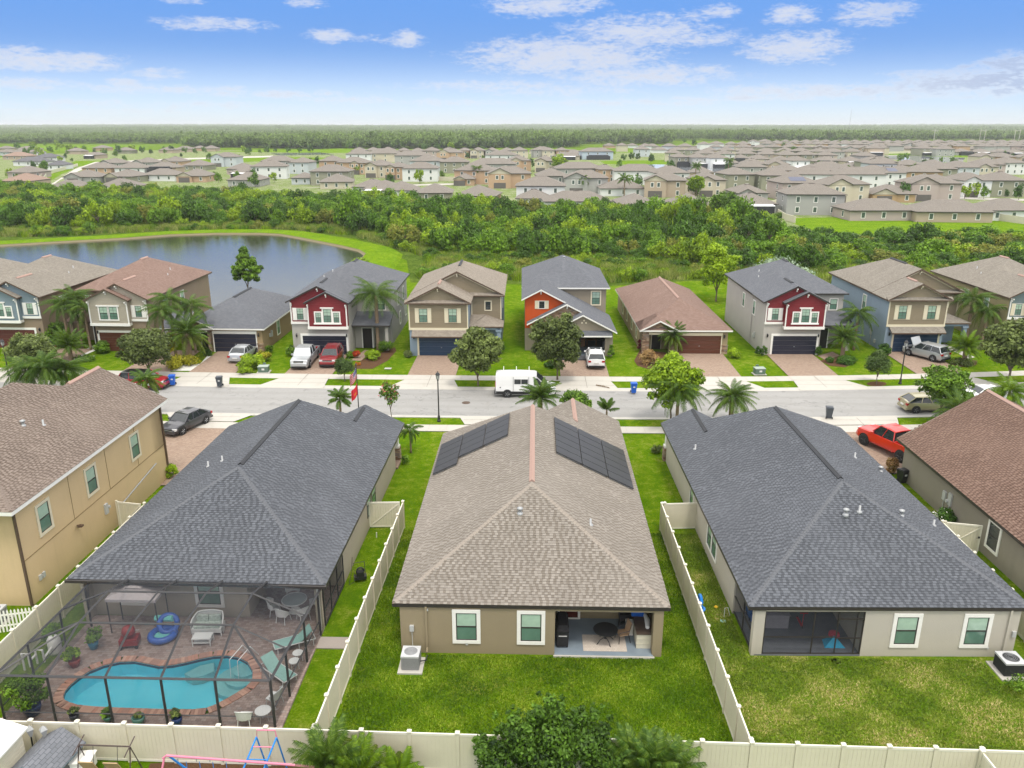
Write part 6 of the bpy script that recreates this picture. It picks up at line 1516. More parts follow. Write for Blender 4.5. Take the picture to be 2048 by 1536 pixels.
        MB().box(2.6, 2.82, -.8, .8, .3, .55).build('bumper', TRIM, t); MB().box(2.55, 2.8, -.82, -.5, .75, .95).box(2.55, 2.8, .5, .82, .75, .95).build('headlight', HEADL, t); MB().box(-2.4, -2.3, -W - .02, -W, .95, 1.05).box(-.4, -.25, -W - .02, -W, 1.05, 1.1).build('handle', TRIM, t)
    else:
        g = [(xb, zb0 - .03), (xt, zt0), (xft, zft), (xf, zf0 - .03)]
        def cs(x, z0, z1, w0, w1): return [(x, -w0, z0), (x, -w1, z1), (x, w1, z1), (x, w0, z0)]
        mb = MB()
        Lb, Lt = [(xb, -wb, zb0 - .04), (xf, -wb, zf0 - .04)], [(xt, -wt, zt0), (xft, -wt, zft)]
        mb.poly([(xb, -wb, zb0 - .04), (xf, -wb, zf0 - .04), (xft, -wt, zft), (xt, -wt, zt0)]).poly([(xb, wb, zb0 - .04), (xt, wt, zt0), (xft, wt, zft), (xf, wb, zf0 - .04)])
        mb.build('side_window', CARG, t)
        MB().poly([(xf, -wb, zf0 - .04), (xf, wb, zf0 - .04), (xft, wt, zft), (xft, -wt, zft)]).build('windscreen', SUNSH if sunshade else CARG, t)
        MB().poly([(xb, wb, zb0 - .04), (xb, -wb, zb0 - .04), (xt, -wt, zt0), (xt, wt, zt0)]).build('rear_window', CARG, t)
        # roof, slightly crowned
        xm = (xt + xft) / 2
        loft([[(x, -wt - .02, z - .05), (x, -wt * .9, z + .01), (x, 0, z + .04), (x, wt * .9, z + .01), (x, wt + .02, z - .05)] for x, z in ((xt - .06, zt0), (xt + .3, R_ - .03), (xm, R_), (xft - .3, R_ - .03), (xft + .06, zft))], P).build('roof', roofm, t)
        pl_ = MB()
        for s in (-1, 1):
            for a, b in (((xb, wb, zb0), (xt, wt, zt0)), ((xf, wb, zf0), (xft, wt, zft))): pl_.tube([(a[0], s * a[1], a[2]), (b[0], s * b[1], b[2])], .045, 5)
            for f_ in ((.45, .5) if kind != 'suv' else (.4, .52)) if False else ((.5,) if kind == 'pickup' else (.36, .66)):
                pl_.tube([(xb + (xf - xb) * f_, s * (wb + .005), zb0), (xt + (xft - xt) * f_, s * (wt + .01), (zt0 + zft) / 2)], .035, 4)
        o = pl_.build('pillar', P, t); o['kind'] = 'stuff'
        for s in (-1, 1): MB().box(xf - .35, xf - .15, min(s * W, s * (W + .17)), max(s * W, s * (W + .17)), zf0 + .0, zf0 + .14).build('mirror', P, t)
        if rack:
            for s in (-1, 1): MB().tube([(xt + .15, s * wt * .9, R_ + .03), (xt + .25, s * wt * .9, R_ + .07), (xft - .25, s * wt * .9, R_ + .07), (xft - .1, s * wt * .9, R_ + .02)], .02, 5).build('roof_rail', CHROME, t)
        zz_ = prof[-2][1] + lift
        xe = prof[-1][0]
        for s in (-1, 1):
            MB().box(xe - .32, xe - .1, min(s * .5, s * .83), max(s * .5, s * .83), zz_ - .2, zz_ - .03).build('headlight', HEADL, t)
            MB().box(prof[0][0] - .02, prof[0][0] + .18, min(s * .55, s * (W - .08)), max(s * .55, s * (W - .08)), zb0 - .28, zb0 - .1).build('tail_light', TAILL, t)
        MB().box(xe - .14, xe - .04, -.5, .5, zz_ - .28, zz_ - .08).build('grille', TRIM, t); MB().box(xe - .1, xe - .02, -.52, .52, zz_ - .2, zz_ - .16).build('grille_bar', CHROME, t)
        MB().box(xe - .25, xe + .02, -.75, .75, zb, zb + .16).build('bumper', TRIM if kind in ('suv', 'pickup') else P, t)
        if kind != 'pickup': MB().box(prof[0][0] - .06, prof[0][0] + .2, -.8, .8, zb, zb + .18).build('bumper', TRIM if kind == 'suv' else P, t)
        MB().box(prof[0][0] - .07, prof[0][0] - .0, -.25, .25, zb0 - .42, zb0 - .28).build('number_plate', PLATE, t)
        if hood_open:
            M = Matrix.Translation((1.0, 0, 1.03)) @ Matrix.Rotation(rad(-62), 4, 'Y'); MB().box(0, 1.1, -.75, .75, -.02, .03, 0, M).build('bonnet', P, t)
    if stripe: MB().box(-1.7, 1.6, -W - .012, -W, .5 + lift, .72 + lift).build('side_stripe', stripe, t)
    for x in K['wh']:
        for s in (-1, 1):
            wheel_parts(t, x, s * (W - .1), rr, s, rimm)
            MB().lathe([(rr + .07, 0), (rr + .07, .015), (0, .015)], 20).build('wheel_arch', TRIM, t, (x, s * (W + .004) - (.015 if s < 0 else 0) * 0, rr + .02)).rotation_euler = (-math.pi / 2 * s, 0, 0) if False else (math.pi / 2, 0, 0)
    return t
WHP = paint('white_car_paint', (.75, .76, .77), .0); SIL = paint('silver_paint', (.42, .44, .46), .5); REDC = paint('dark_red_paint', (.22, .008, .014), .2); GREYC = paint('graphite_paint', (.05, .05, .06), .4)
GOLD = paint('gold_paint', (.36, .33, .20), .4); REDT = paint('bright_red_paint', (.55, .012, .006), .0); BLKC = paint('black_paint', (.015, .015, .017), .2); REDW = paint('wine_red_paint', (.30, .01, .02), .1)
vehicle('delivery_van', 'white cargo van with roof racks parked along the far kerb', 'van', (-.75, 71.9, .02), 0, WHP, 'van')
vehicle('pickup_truck', 'silver pickup truck nose-out on the driveway of the left red-sided house', 'pickup truck', (-24.35, 81.7, .08), rad(-88), SIL, 'pickup', sunshade=True)
vehicle('parked_car', 'dark red SUV beside the silver pickup on the same driveway', 'car', (-21.55, 81.9, .08), rad(-88), REDC, 'suv', rack=True)
vehicle('parked_car', 'silver saloon half hidden by a bright green bush on its driveway', 'car', (-31.6, 83.4, .08), rad(88), SIL, 'sedan')
vehicle('parked_car', 'white SUV with black sunroof backed at the open garage', 'car', (6.45, 82.2, .08), rad(90), WHP, 'suv', rack=True)
vehicle('parked_car', 'silver SUV with its bonnet propped open on the driveway', 'car', (42.6, 85.6, .08), rad(122), SIL, 'suv', hood_open=True)
vehicle('parked_car', 'dark grey hatchback on the near left driveway', 'car', (-29.0, 62.2, .08), rad(-108), GREYC, 'sedan')
vehicle('parked_car', 'gold hatchback parked on the near kerb behind a young tree', 'car', (34.9, 68.55, .02), rad(2.5), GOLD, 'hatch')
vehicle('parked_car', 'white saloon mostly behind palms at the right end of the street', 'car', (41.9, 71.2, .02), rad(5), WHP, 'sedan')
vehicle('pickup_truck', 'bright red lifted pickup with black wheels on the near right driveway', 'pickup truck', (27.7, 58.6, .08), rad(112), REDT, 'pickup', r=.46, lift=.2, rimm=BLACKM)
vehicle('parked_car', 'wine-red SUV with white lower stripe parked on the far kerb at left', 'car', (-37.6, 73.0, .02), rad(-3), REDW, 'suv', stripe=WHP, roofc=BLKC)
vehicle('parked_car', 'black car on the driveway at the far left edge', 'car', (-53.6, 82.0, .08), rad(-90), BLKC, 'suv')
MB().box(5.9, 7.0, 81.75, 82.6, 1.795, 1.80).build('tmp', CARG)
_s = bpy.data.objects['tmp']; _s.name = 'sunroof'
_p = [o for o in bpy.data.objects if o.get('label', '').startswith('white SUV with black sunroof')][0]
_s.parent = _p; _s.matrix_parent_inverse = (Matrix.Translation(_p.location) @ Matrix.Rotation(_p.rotation_euler.z, 4, 'Z')).inverted()

# ================================================================ STREET FURNITURE
def bin_(label, px, py, col, rz=0, far=True, z=.1, lid=None):
    p = at(px, py, z); t = thing('wheelie_bin', label, 'bin', p, rz)
    m = plain('bin_' + col, dict(blue=(.01, .10, .48), grey=(.06, .07, .085), black=(.02, .02, .022))[col], .45, .4)
    b = MB(); P0 = [(-.2, -.2, .06), (.2, -.2, .06), (.2, .22, .06), (-.2, .22, .06)]; P1 = [(-.28, -.3, .95), (.28, -.3, .95), (.28, .32, .95), (-.28, .32, .95)]
    for k in range(4): b.poly([P0[k], P0[(k + 1) % 4], P1[(k + 1) % 4], P1[k]])
    b.poly(P0[::-1]).build('body', m, t)
    MB().box(-.31, .31, -.34, .3, .95, .99).box(-.27, .27, -.28, .24, .99, 1.04).build('lid', m, t); MB().tube([(-.25, .36, .95), (.25, .36, .95)], .025).build('handle', m, t)
    for s in (-1, 1): MB().tube([(s * .28, .25, .11), (s * .22, .25, .11)], .11, 12).build('wheel', TYRE, t)
    MB().box(-.08, .1, -.305, -.27, .6, .72).build('sticker', plain('pale_sticker', (.5, .52, .52)), t)
    return t
bin_('blue wheelie bin on the verge behind the wine-red SUV', 346, 770, 'blue', rad(15)); bin_('dark grey wheelie bin on the concrete apron of the tan house', 440, 773, 'grey', rad(10))
bin_('blue wheelie bin by the kerb left of the big near-side tree', 1267, 786, 'blue', rad(0)); bin_('dark grey wheelie bin on the near kerb by the right driveway', 1657, 836, 'grey', rad(170), z=.1)
bin_('black wheelie bin at the far kerb above the ochre house roof', 190, 762, 'black', rad(-30)); bin_('dark green wheelie bin beside the grey-olive house wall', 1803, 965, 'black', rad(20), z=0)
def transformer(label, px, py):
    t = thing('utility_box', label, 'utility box', at(px, py, .06), rad(5)); g = plain('utility_green', (.10, .15, .115), .5); MB().box(-.65, .65, -.5, .5, 0, .06).build('concrete_pad', CONC, t)
    MB().box(-.5, .5, -.38, .38, .06, .62).build('cabinet', g, t); MB().box(-.53, .53, -.42, .40, .62, .68).build('lid', plain('utility_top', (.30, .36, .32), .5), t); MB().box(-.12, .15, -.40, -.38, .3, .48).build('warning_label', PLATE, t)
    MB().box(-.15, .1, .5, .7, 0, .8).build('pedestal', g, t)
transformer('green transformer box on the lawn left of the silver pickup', 528, 744); transformer('green transformer box on the lawn left of the driveway of the right red-sided house', 1518, 748)
def lamp_post(label, px, py, h=4.2):
    t = thing('street_lamp', label, 'street lamp', at(px, py, .06), 0, 'black street lamps')
    MB().lathe([(.16, 0), (.16, .12), (.11, .2), (.11, .5), (.06, .6), (.05, h - .55), (.09, h - .5), (.05, h - .42), (0, h - .42)], 12).build('post', BLACKM, t)
    MB().lathe([(.07, h - .42), (.14, h - .35), (.17, h - .05), (.13, h)], 10).build('lantern_glass', plain('lantern_glass', (.35, .36, .36), .2, .6), t)
    MB().lathe([(.19, h - .03), (.21, h), (.12, h + .16), (.03, h + .2), (.03, h + .3), (0, h + .32)], 12).build('lantern_cap', BLACKM, t)
    for k in range(4): a = k * math.pi / 2 + .78; MB().tube([(.14 * math.cos(a), .14 * math.sin(a), h - .38), (.18 * math.cos(a), .18 * math.sin(a), h)], .012, 4).build('lantern_bar', BLACKM, t)
lamp_post('black street lamp on the near verge left of the solar-panelled roof', 878, 843); lamp_post('black street lamp on the far verge right of the topiary ball tree', 1800, 768); lamp_post('black street lamp at the left edge of the far verge', 18, 752, 3.6)
tag(MB().lathe([(.38, 0), (.38, .015), (.33, .02), (0, .02)], 24).build('manhole_cover', plain('cast_iron', (.10, .07, .055), .8, var=.3), None, at(932, 805.5, .02)), 'round iron manhole cover in the road', 'manhole cover')
tag(MB().box(-.35, .35, -.25, .25, 0, .02).build('meter_cover', CONC2, None, at(776, 737, .08)), 'pale utility cover in the lawn of the left red-sided house', 'meter cover')
# flag pole with two flags
fp = Vector((-14.15, 61.0, 0)); t = thing('flagpole', 'tall black flagpole flying a flag above a red banner beyond the slate roof', 'flagpole', fp)
MB().tube([(0, 0, 0), (0, 0, 6.0)], [.05, .03], 8).build('pole', BLACKM, t); MB().lathe([(.03, 6.0), (.09, 6.08), (.03, 6.16), (0, 6.16)], 10).build('finial', BLACKM, t)
def flag_mesh(name, w, h, z0, fn, mats, parent, fold=.3):
    mb = MB(); nx, nz = 26, 20; pts = {}
    for i in range(nx + 1):
        for j in range(nz + 1):
            u, v = i / nx, j / nz; d = w * u * .38
            pts[i, j] = (-d, .22 * math.sin(u * 9) * u - .05, z0 - h * v - w * u * .62 - .1 * math.sin(u * 5))
    for i in range(nx):
        for j in range(nz): mb.poly([pts[i, j], pts[i, j + 1], pts[i + 1, j + 1], pts[i + 1, j]], fn((i + .5) / nx, (j + .5) / nz))
    return mb.build(name, mats, parent)
FW = plain('flag_white', (.7, .7, .7), .8); FRD = plain('flag_red', (.45, .02, .03), .8); FBL = plain('flag_blue', (.02, .03, .16), .8)
def usf(u, v):
    if u < .42 and v < .54:
        a = int(u / .42 * 9); b = int(v / .54 * 8); return 1 if (a % 2 == 1 and b % 2 == 1) else 2
    return 0 if int(v * 13) % 2 == 0 else 1
flag_mesh('striped_flag', 1.5, .9, 5.9, usf, [FRD, FW, FBL], t)
flag_mesh('red_banner', 1.4, .9, 4.55, lambda u, v: 0 if (v < .35 or u > .75) else (1 if abs(u - .35) < .12 and abs(v - .6) < .12 else 0), [plain('banner_red', (.62, .03, .05), .8), plain('banner_orange', (.62, .25, .04), .8)], t)
# dry palm frond on the road
# welcome mat area and step slab by the open garage
tag(MB().box(-1.6, 1.6, -.8, .8, 0, .12).build('exercise_mat', plain('charcoal_mat', (.06, .062, .07), .8, var=.3), None, (3.0 + 1.0, 84.2, .08)), 'large charcoal mat on pale edging in front of the open garage', 'mat')
# clutter in the open garage
for (x, y, w, h, c, nm, lab) in ((5.6, 89.5, .5, .9, (.3, .17, .08), 'cardboard_box', 'tall cardboard box inside the open garage'), (6.6, 89.8, .9, .7, (.24, .13, .06), 'wooden_table', 'wooden table inside the open garage'), (8.0, 89.0, .4, .8, (.35, .35, .36), 'storage_tub', 'grey storage tub on the right inside the open garage')):
    if nm == 'wooden_table':
        t = thing(nm, lab, 'table', (x, y, .03)); m__ = plain(nm + 'm', c); MB().box(-.6, .6, -.35, .35, .68, .74).build('tabletop', m__, t)
        for sx in (-1, 1):
            for sy in (-1, 1): MB().box(sx * .52 - .04, sx * .52 + .04, sy * .28 - .04, sy * .28 + .04, 0, .68).build('leg', m__, t)
    else: tag(MB().box(-w / 2, w / 2, -.25, .25, 0, h).box(-w / 2 - .02, w / 2 + .02, -.27, .27, h, h + .04).build(nm, plain(nm + 'm', c), None, (x, y, .03)), lab, 'box')
t = thing('bicycle', 'dark bicycle standing in the open garage doorway', 'bicycle', (4.6, 86.6, .03), rad(20))
for dx in (-.5, .5): torus(.3, .02, 20, 5, (0, 0, 0), rad(90)).build('wheel', TYRE, t, (dx, 0, .32))
MB().tube([(-.5, 0, .32), (-.1, 0, .3), (.35, 0, .8), (-.15, 0, .78), (-.5, 0, .32)], .02, 5).tube([(-.1, 0, .3), (-.2, 0, .9)], .02).tube([(.5, 0, .32), (.35, 0, .95)], .02).tube([(.3, -.25, .97), (.35, 0, .97), (.3, .25, .97)], .015).build('frame', BLACKM, t)
# ================================================================ VEGETATION
BARK = plain('bark', (.16, .13, .10), .9, .1, var=.25, scale=8, bmp=.03, bs=20); PBARK = plain('palm_bark', (.26, .19, .13), .9, .1, var=.3, scale=12, bmp=.04, bs=18)
F_OAK = foliage('leaves_grey_green', (.06, .09, .022), (.21, .27, .07)); F_DARK = foliage('leaves_dark', (.015, .055, .006), (.09, .2, .02)); F_MID = foliage('leaves_mid', (.05, .12, .008), (.19, .34, .025))
F_BRT = foliage('leaves_bright', (.11, .22, .006), (.36, .52, .015)); F_YEL = foliage('leaves_yellow', (.16, .19, .01), (.45, .42, .02)); F_PALM = foliage('palm_leaves', (.06, .14, .012), (.30, .43, .05)); F_PALMY = foliage('palm_leaves_yellow', (.10, .17, .012), (.34, .38, .03), (.5, .30, .03))
F_SCRUB = [foliage('scrub_dark', (.02, .06, .004), (.10, .22, .012)), foliage('scrub_mid', (.04, .11, .004), (.18, .34, .012)), foliage('scrub_bright', (.11, .21, .004), (.32, .46, .01)), foliage('scrub_olive', (.10, .135, .015), (.27, .32, .04), (.36, .27, .06))]
F_BLUE = foliage('leaves_blue_grey', (.14, .22, .13), (.34, .44, .30)); F_RED = plain('red_blossom', (.42, .12, .11), .8); F_GRASS = foliage('tall_grass', (.14, .20, .03), (.38, .44, .10), (.52, .48, .2)); F_FAR = foliage('far_forest', (.04, .085, .015), (.18, .28, .05))
F_AUT = foliage('leaves_amber', (.22, .10, .03), (.45, .30, .12)); F_TOP = foliage('leaves_topiary', (.03, .07, .012), (.12, .19, .045))

def leaf_crown(name, mat_, n, centres, size, seed=0, squash=.75, flat=.35, droop=0):
    """centres: (x,y,z,r,tint) leaf clumps; n leaves in all as small bent quads"""
    rg = np.random.default_rng(seed); C = np.array(centres, float); w = C[:, 3] ** 2; idx = rg.choice(len(C), n, p=w / w.sum())
    d = rg.normal(size=(n, 3)); d /= np.linalg.norm(d, axis=1)[:, None]; rr = C[idx, 3] * (.55 + .5 * rg.random(n)) * (rg.random(n) ** .12)
    p = C[idx, :3] + d * rr[:, None] * np.array([1, 1, squash])
    nr = d + rg.normal(size=(n, 3)) * .55 + np.array([0, 0, flat]); nr /= np.linalg.norm(nr, axis=1)[:, None]
    u = np.cross(nr, rg.normal(size=(n, 3))); u /= np.linalg.norm(u, axis=1)[:, None]; v = np.cross(nr, u)
    s = (size * (.55 + .9 * rg.random(n)))[:, None]
    a = p - u * s; b = p - v * s * .55 - nr * s * .15; c = p + u * s * (1) - np.array([0, 0, 1]) * s * droop; e = p + v * s * .55 - nr * s * .15
    V = np.stack([a, b, c, e], 1).reshape(-1, 3)
    me = bpy.data.meshes.new(name); me.vertices.add(len(V)); me.vertices.foreach_set('co', V.ravel()); me.loops.add(len(V)); me.loops.foreach_set('vertex_index', np.arange(len(V), dtype=np.int32))
    me.polygons.add(n); me.polygons.foreach_set('loop_start', np.arange(0, 4 * n, 4, dtype=np.int32)); 
    me.update(calc_edges=True); me.validate()
    at_ = me.attributes.new('tint', 'FLOAT', 'FACE'); zt = C[idx, 4] * .7 + .3 * rg.random(n)
    at_.data.foreach_set('value', zt[:len(at_.data)].astype(np.float32)); me.materials.append(mat_); return me
def clumps(n, rx, rz, zc, r0, r1, seed, shape='round', up=0.):
    rg = random.Random(seed); out = []
    for k in range(n):
        a = rg.uniform(0, 2 * math.pi); e = rg.uniform(-.8, 1.0); e = math.asin(max(-1, min(1, e)))
        q = rg.uniform(.35, 1) ** .6; ca = math.cos(e)
        sx = 1.0
        if shape == 'cone': sx = 1.0 - .75 * max(0, (math.sin(e) + .2))
        out.append((rx * q * ca * math.cos(a) * sx, rx * q * ca * math.sin(a) * sx, zc + rz * q * math.sin(e), rg.uniform(r0, r1), rg.random()))
    return out
def trunk_mesh(h, r, branches, seed, crown_r, zc, rz_):
    rg = random.Random(seed); mb = MB(); mb.tube([(0, 0, -.1), (rg.uniform(-.05, .05), rg.uniform(-.05, .05), h * .5), (rg.uniform(-.1, .1), rg.uniform(-.1, .1), h)], [r * 1.2, r * .85, r * .65], 8)
    for k in range(branches):
        a = 2 * math.pi * k / branches + rg.uniform(-.4, .4); q = rg.uniform(.5, .85); z1 = zc + rz_ * rg.uniform(-.1, .7)
        mb.tube([(0, 0, h * rg.uniform(.75, 1)), (crown_r * q * .45 * math.cos(a), crown_r * q * .45 * math.sin(a), (h + z1) / 2), (crown_r * q * math.cos(a), crown_r * q * math.sin(a), z1)], [r * .5, r * .32, r * .1], 5)
    return mb.mesh('trunk', BARK)
def tree(label, loc, H, rx, mat_, n, leaf, seed, nm='tree', cat='tree', trunk_h=None, group=None, ncl=40, cr=(.28, .45), shape='round', rz_=None, tr=.09, extra=None, dens=None):
    t = thing(nm, label, cat, loc, random.Random(seed).uniform(0, 6), group)
    if nm == 'tree' and leaf < .15: leaf *= 1.3; n = int(n * .95); ncl = int(ncl * 1.5); cr = (cr[0] * .68, cr[1] * .74)
    th = trunk_h if trunk_h is not None else H * .38; rz_ = rz_ or (H - th) / 2; zc = H - rz_ * 1.0
    cl = clumps(ncl, rx * .82, rz_ * .9, zc, rx * cr[0] * .75, rx * cr[1] * .75, seed, shape)
    if shape == 'round' and nm == 'tree': cl += [(.12 * rx * math.cos(k * 2.1), .12 * rx * math.sin(k * 2.1), zc + (k - 1) * rz_ * .22, rx * .68, .45) for k in range(3)]
    link('crown', leaf_crown('crown', mat_, n, cl, leaf, seed), t); link('trunk', trunk_mesh(th, tr, 7, seed, rx * .8, zc, rz_), t)
    if extra:
        m2, n2 = extra; link('blossom', leaf_crown('blossom', m2, n2, [(a * 1.08, b * 1.08, c * 1.02, d * .9, e) for a, b, c, d, e in cl], leaf * .9, seed + 1), t)
    return t

# ---- palms: every frond is a part
def frond_mesh(L, droop, leafl, width, mat_, seed, nleaf=34, up=.0, plume=False):
    rg = random.Random(seed); mb = MB(); pts = []
    N_ = 12
    for k in range(N_ + 1):
        s = k / N_; pts.append(Vector((L * (s - .12 * s * s * droop), 0, L * (.42 * s * (1 - up) - droop * .62 * s * s + up * .7 * s))))
    mb.tube([tuple(p) for p in pts], [.016 * (1 - .8 * k / N_) + .004 for k in range(N_ + 1)], 3, 0)
    for k in range(nleaf):
        s = .14 + .85 * k / nleaf; f = s * N_; i = min(N_ - 1, int(f)); p = pts[i].lerp(pts[i + 1], f - i); d = (pts[i + 1] - pts[i]).normalized()
        l = leafl * (math.sin(math.pi * min(1, .18 + s * .78)) ** .7) * rg.uniform(.85, 1.1)
        for sd in (-1, 1):
            side = Vector((0, sd, 0)); hang = rg.uniform(.35, .75) if not plume else rg.uniform(-.5, .9)
            dirn = (side * .8 + d * .55 + Vector((0, 0, -hang * (.6 + droop * .4)))).normalized(); w = width * rg.uniform(.8, 1.2)
            m1 = p + dirn * l * .55 + Vector((0, 0, .04)); e = p + dirn * l + Vector((0, 0, -.16 * l * (1 + droop)))
            mb.poly([tuple(p - d * w), tuple(m1 - d * w * 1.2), tuple(e), tuple(m1 + d * w), tuple(p + d * w)], 0)
    return mb.mesh('frond', [mat_, PBARK])
def palm(label, loc, h, L, n, mat_=None, droop=1.0, leafl=.5, tr=.16, seed=1, group=None, width=.017, up=.0, yellow=0, nm='palm_tree', tz=None, lean=0, elev=(-.35, 1.15), plume=False, nleaf=44, skirt=True):
    mat_ = mat_ or F_PALM; rg = random.Random(seed); t = thing(nm, label, 'palm', loc, 0, group)
    prof = [(tr * 1.3, -.05), (tr * 1.05, h * .12)] + [(tr * (1 + (.06 if k % 2 else -.04)), h * (.15 + .75 * k / 10)) for k in range(11)] + [(tr * .9, h), (tr * .3, h + .25)]
    MB().lathe(prof, 10).build('trunk', PBARK, t, smooth=True)
    leafl *= 1.15
    ms = [cached(('frond', L, d_, leafl, m__.name, width, up, plume, nleaf), lambda d_=d_, m__=m__: frond_mesh(L, d_, leafl, width, m__, int(d_ * 100), nleaf, up, plume)) for d_, m__ in ((droop * .8, mat_), (droop, mat_), (droop * 1.25, mat_), (droop * 1.3, F_PALMY))]
    n = int(n * 1.45)
    for k in range(n):
        a = k * 2.39996 + rg.uniform(-.2, .2); q = k / n
        me = ms[3] if (yellow and k < n * yellow) else ms[rg.randrange(3)]
        el = elev[0] + (elev[1] - elev[0]) * q ** .8; link('frond', me, t, (.0, 0, h + .05 + .2 * q), (0, -el + .15, a), (rg.uniform(.85, 1.08),) * 3)
    return t
def bush(label, loc, r, h, mat_, n, leaf, seed, nm='bush', group=None, ncl=18, extra=None):
    t = leaf_crown(nm, mat_, n, clumps(ncl, r * .72, h * .42, h * .5, r * .3, r * .5, seed), leaf, seed); o = link(nm, t, None, loc)
    tag(o, label, 'shrub' if nm in ('bush', 'shrub') else nm.replace('_', ' '), group)
    return o
V0 = .07
# street trees on the far verge
tree('leafy young street tree with a bare trunk left of the white van', at(956, 771, V0), 5.7, 2.9, F_OAK, 10000, .12, 11, trunk_h=1.1, ncl=46, tr=.09)
tree('tall grey-green street tree half in front of the orange-fronted house', Vector((2.35, 76.0 + .5, V0)) - Vector((0, 0, 0)), 6.9, 3.1, F_OAK, 13000, .12, 12, trunk_h=1.0, ncl=60, tr=.1)
tree('clipped ball tree in front of the left red-sided house', at(690, 762, V0), 2.35, .95, F_TOP, 5000, .07, 13, trunk_h=.7, ncl=40, cr=(.55, .75), tr=.05, nm='topiary_tree')
tree('clipped ball tree in a ring of mulch on the far right verge', at(1753, 769, V0), 3.3, 1.2, F_TOP, 6500, .07, 14, trunk_h=1.0, ncl=40, cr=(.55, .75), tr=.05, nm='topiary_tree')
tree('large dark street tree in a white pebble ring at the right edge', at(2015, 767, V0), 6.6, 3.5, F_OAK, 13000, .13, 15, trunk_h=1.5, ncl=64, tr=.13)
tree('feathery grey-green tree in front of the beige-bayed house', at(300, 755, V0), 5.4, 3.1, F_OAK, 11000, .11, 16, trunk_h=.9, ncl=50, tr=.09, cr=(.2, .34))
tree('olive-green street tree at the far left by the black lamp', at(68, 755, V0), 4.7, 2.6, F_OAK, 9000, .11, 17, trunk_h=1.0, ncl=42, tr=.09)
sheet('mulch_ring', [at(1753 + 20 * math.cos(a * .5236), 769 + 5 * math.sin(a * .5236)) for a in range(12)], .075, MULCH); sheet('pebble_ring', [at(2015 + 17 * math.cos(a * .5236), 768 + 5 * math.sin(a * .5236)) for a in range(12)], .075, PEBB)
# trees and palms on the near side of the street
tree('open young tree beside the gold hatchback on the near verge', at(1877, 846, V0), 5.3, 2.6, F_MID, 8000, .10, 21, trunk_h=1.6, ncl=50, tr=.07, cr=(.18, .3))
tree('tall bright yellow-green tree rising behind the slate roof right of centre', at(1340, 850, 0), 6.4, 3.0, F_BRT, 11000, .11, 22, trunk_h=1.6, ncl=44, cr=(.22, .36), tr=.09)
tree('slim pink-blossomed tree near the flagpole on the near verge', at(783, 858, 0), 4.3, 1.1, F_MID, 900, .08, 23, trunk_h=2.0, ncl=22, tr=.035, cr=(.3, .5), extra=(F_RED, 130))
tree('rounded shrub-like tree beyond the solar-panelled roof', at(1150, 862, 0), 3.75, 1.5, F_MID, 5500, .09, 24, trunk_h=1.5, ncl=26, tr=.06)
tree('conical green tree beside the pond behind the tan house', at(497, 590, 0), 7.6, 2.6, F_MID, 9000, .14, 25, trunk_h=1.2, ncl=60, shape='cone', tr=.1)
tree('tall yellow-green tree on the lawn left of the right red-sided house', at(1432, 603, 0), 8.6, 3.4, F_BRT, 11000, .17, 26, trunk_h=1.6, ncl=70, tr=.12, cr=(.2, .34))
tree('broad pale blue-green tree behind the right red-sided house', at(1555, 600, 0), 5.6, 5.0, F_BLUE, 9000, .2, 27, trunk_h=1.5, ncl=44, tr=.14)
tree('small round tree by the pond behind the left red-sided house', at(722, 553, 0), 3.0, 2.4, F_BRT, 3500, .16, 28, trunk_h=.8, ncl=24, tr=.08)
tree('little yellow-green tree at the left edge by the pond', at(20, 600, 0), 4.0, 1.6, F_BRT, 2500, .13, 29, trunk_h=1.2, ncl=20, tr=.06)
palm('tall queen palm in front of the left red-sided house', at(757, 700, 0), 6.0, 3.7, 22, droop=1.25, leafl=.62, tr=.2, seed=31)
palm('sturdy date palm between the beige-bayed house and the tan house', at(381, 722, 0), 2.8, 3.1, 30, droop=.9, leafl=.42, tr=.28, seed=32, width=.02, yellow=.25, elev=(-.5, 1.25))
for (px, py, h, s, lab) in ((335, 722, 5.2, 33, 'left'), (352, 712, 6.0, 34, 'middle'), (392, 706, 5.0, 35, 'right')): palm('drooping queen palm of the cluster by the beige-bayed house, the %s one' % lab, at(px, py, 0), h, 2.6, 15, droop=1.4, leafl=.5, tr=.13, seed=s, group='queen palms by the beige-bayed house')
for (px, py, h, s, lab) in ((140, 700, 5.0, 36, 'left'), (165, 696, 5.6, 37, 'tallest'), (182, 700, 4.4, 38, 'right')): palm('dark queen palm between the two leftmost houses, the %s one' % lab, at(px, py, 0), h, 2.7, 16, droop=1.4, leafl=.5, tr=.13, seed=s, group='queen palms between the two leftmost houses')
palm('low date palm in a white pebble bed at the far left', at(143, 722, 0), 1.5, 2.6, 28, droop=.8, leafl=.36, tr=.22, seed=39, elev=(-.2, 1.3))
palm('round-headed palm with golden lower fronds before the khaki house', at(1344, 708, 0), 1.9, 2.0, 34, droop=.85, leafl=.34, tr=.2, seed=40, yellow=.35, elev=(-.7, 1.3))
palm('queen palm against the blue side wall of the far-right tan house', at(1707, 700, 0), 3.9, 2.6, 17, droop=1.35, leafl=.5, tr=.14, seed=41)
palm('date palm between the right red-sided house and the blue wall', at(1684, 715, 0), 1.9, 2.3, 30, droop=.85, leafl=.34, tr=.22, seed=42, elev=(-.4, 1.3))
palm('big queen palm left of the house at the right end of the far row', at(1930, 690, 0), 5.0, 3.0, 20, droop=1.35, leafl=.55, tr=.18, seed=43, yellow=.15)
palm('slimmer queen palm beside the big one at the right end', at(1962, 694, 0), 3.9, 2.4, 15, droop=1.35, leafl=.5, tr=.14, seed=44, yellow=.2)
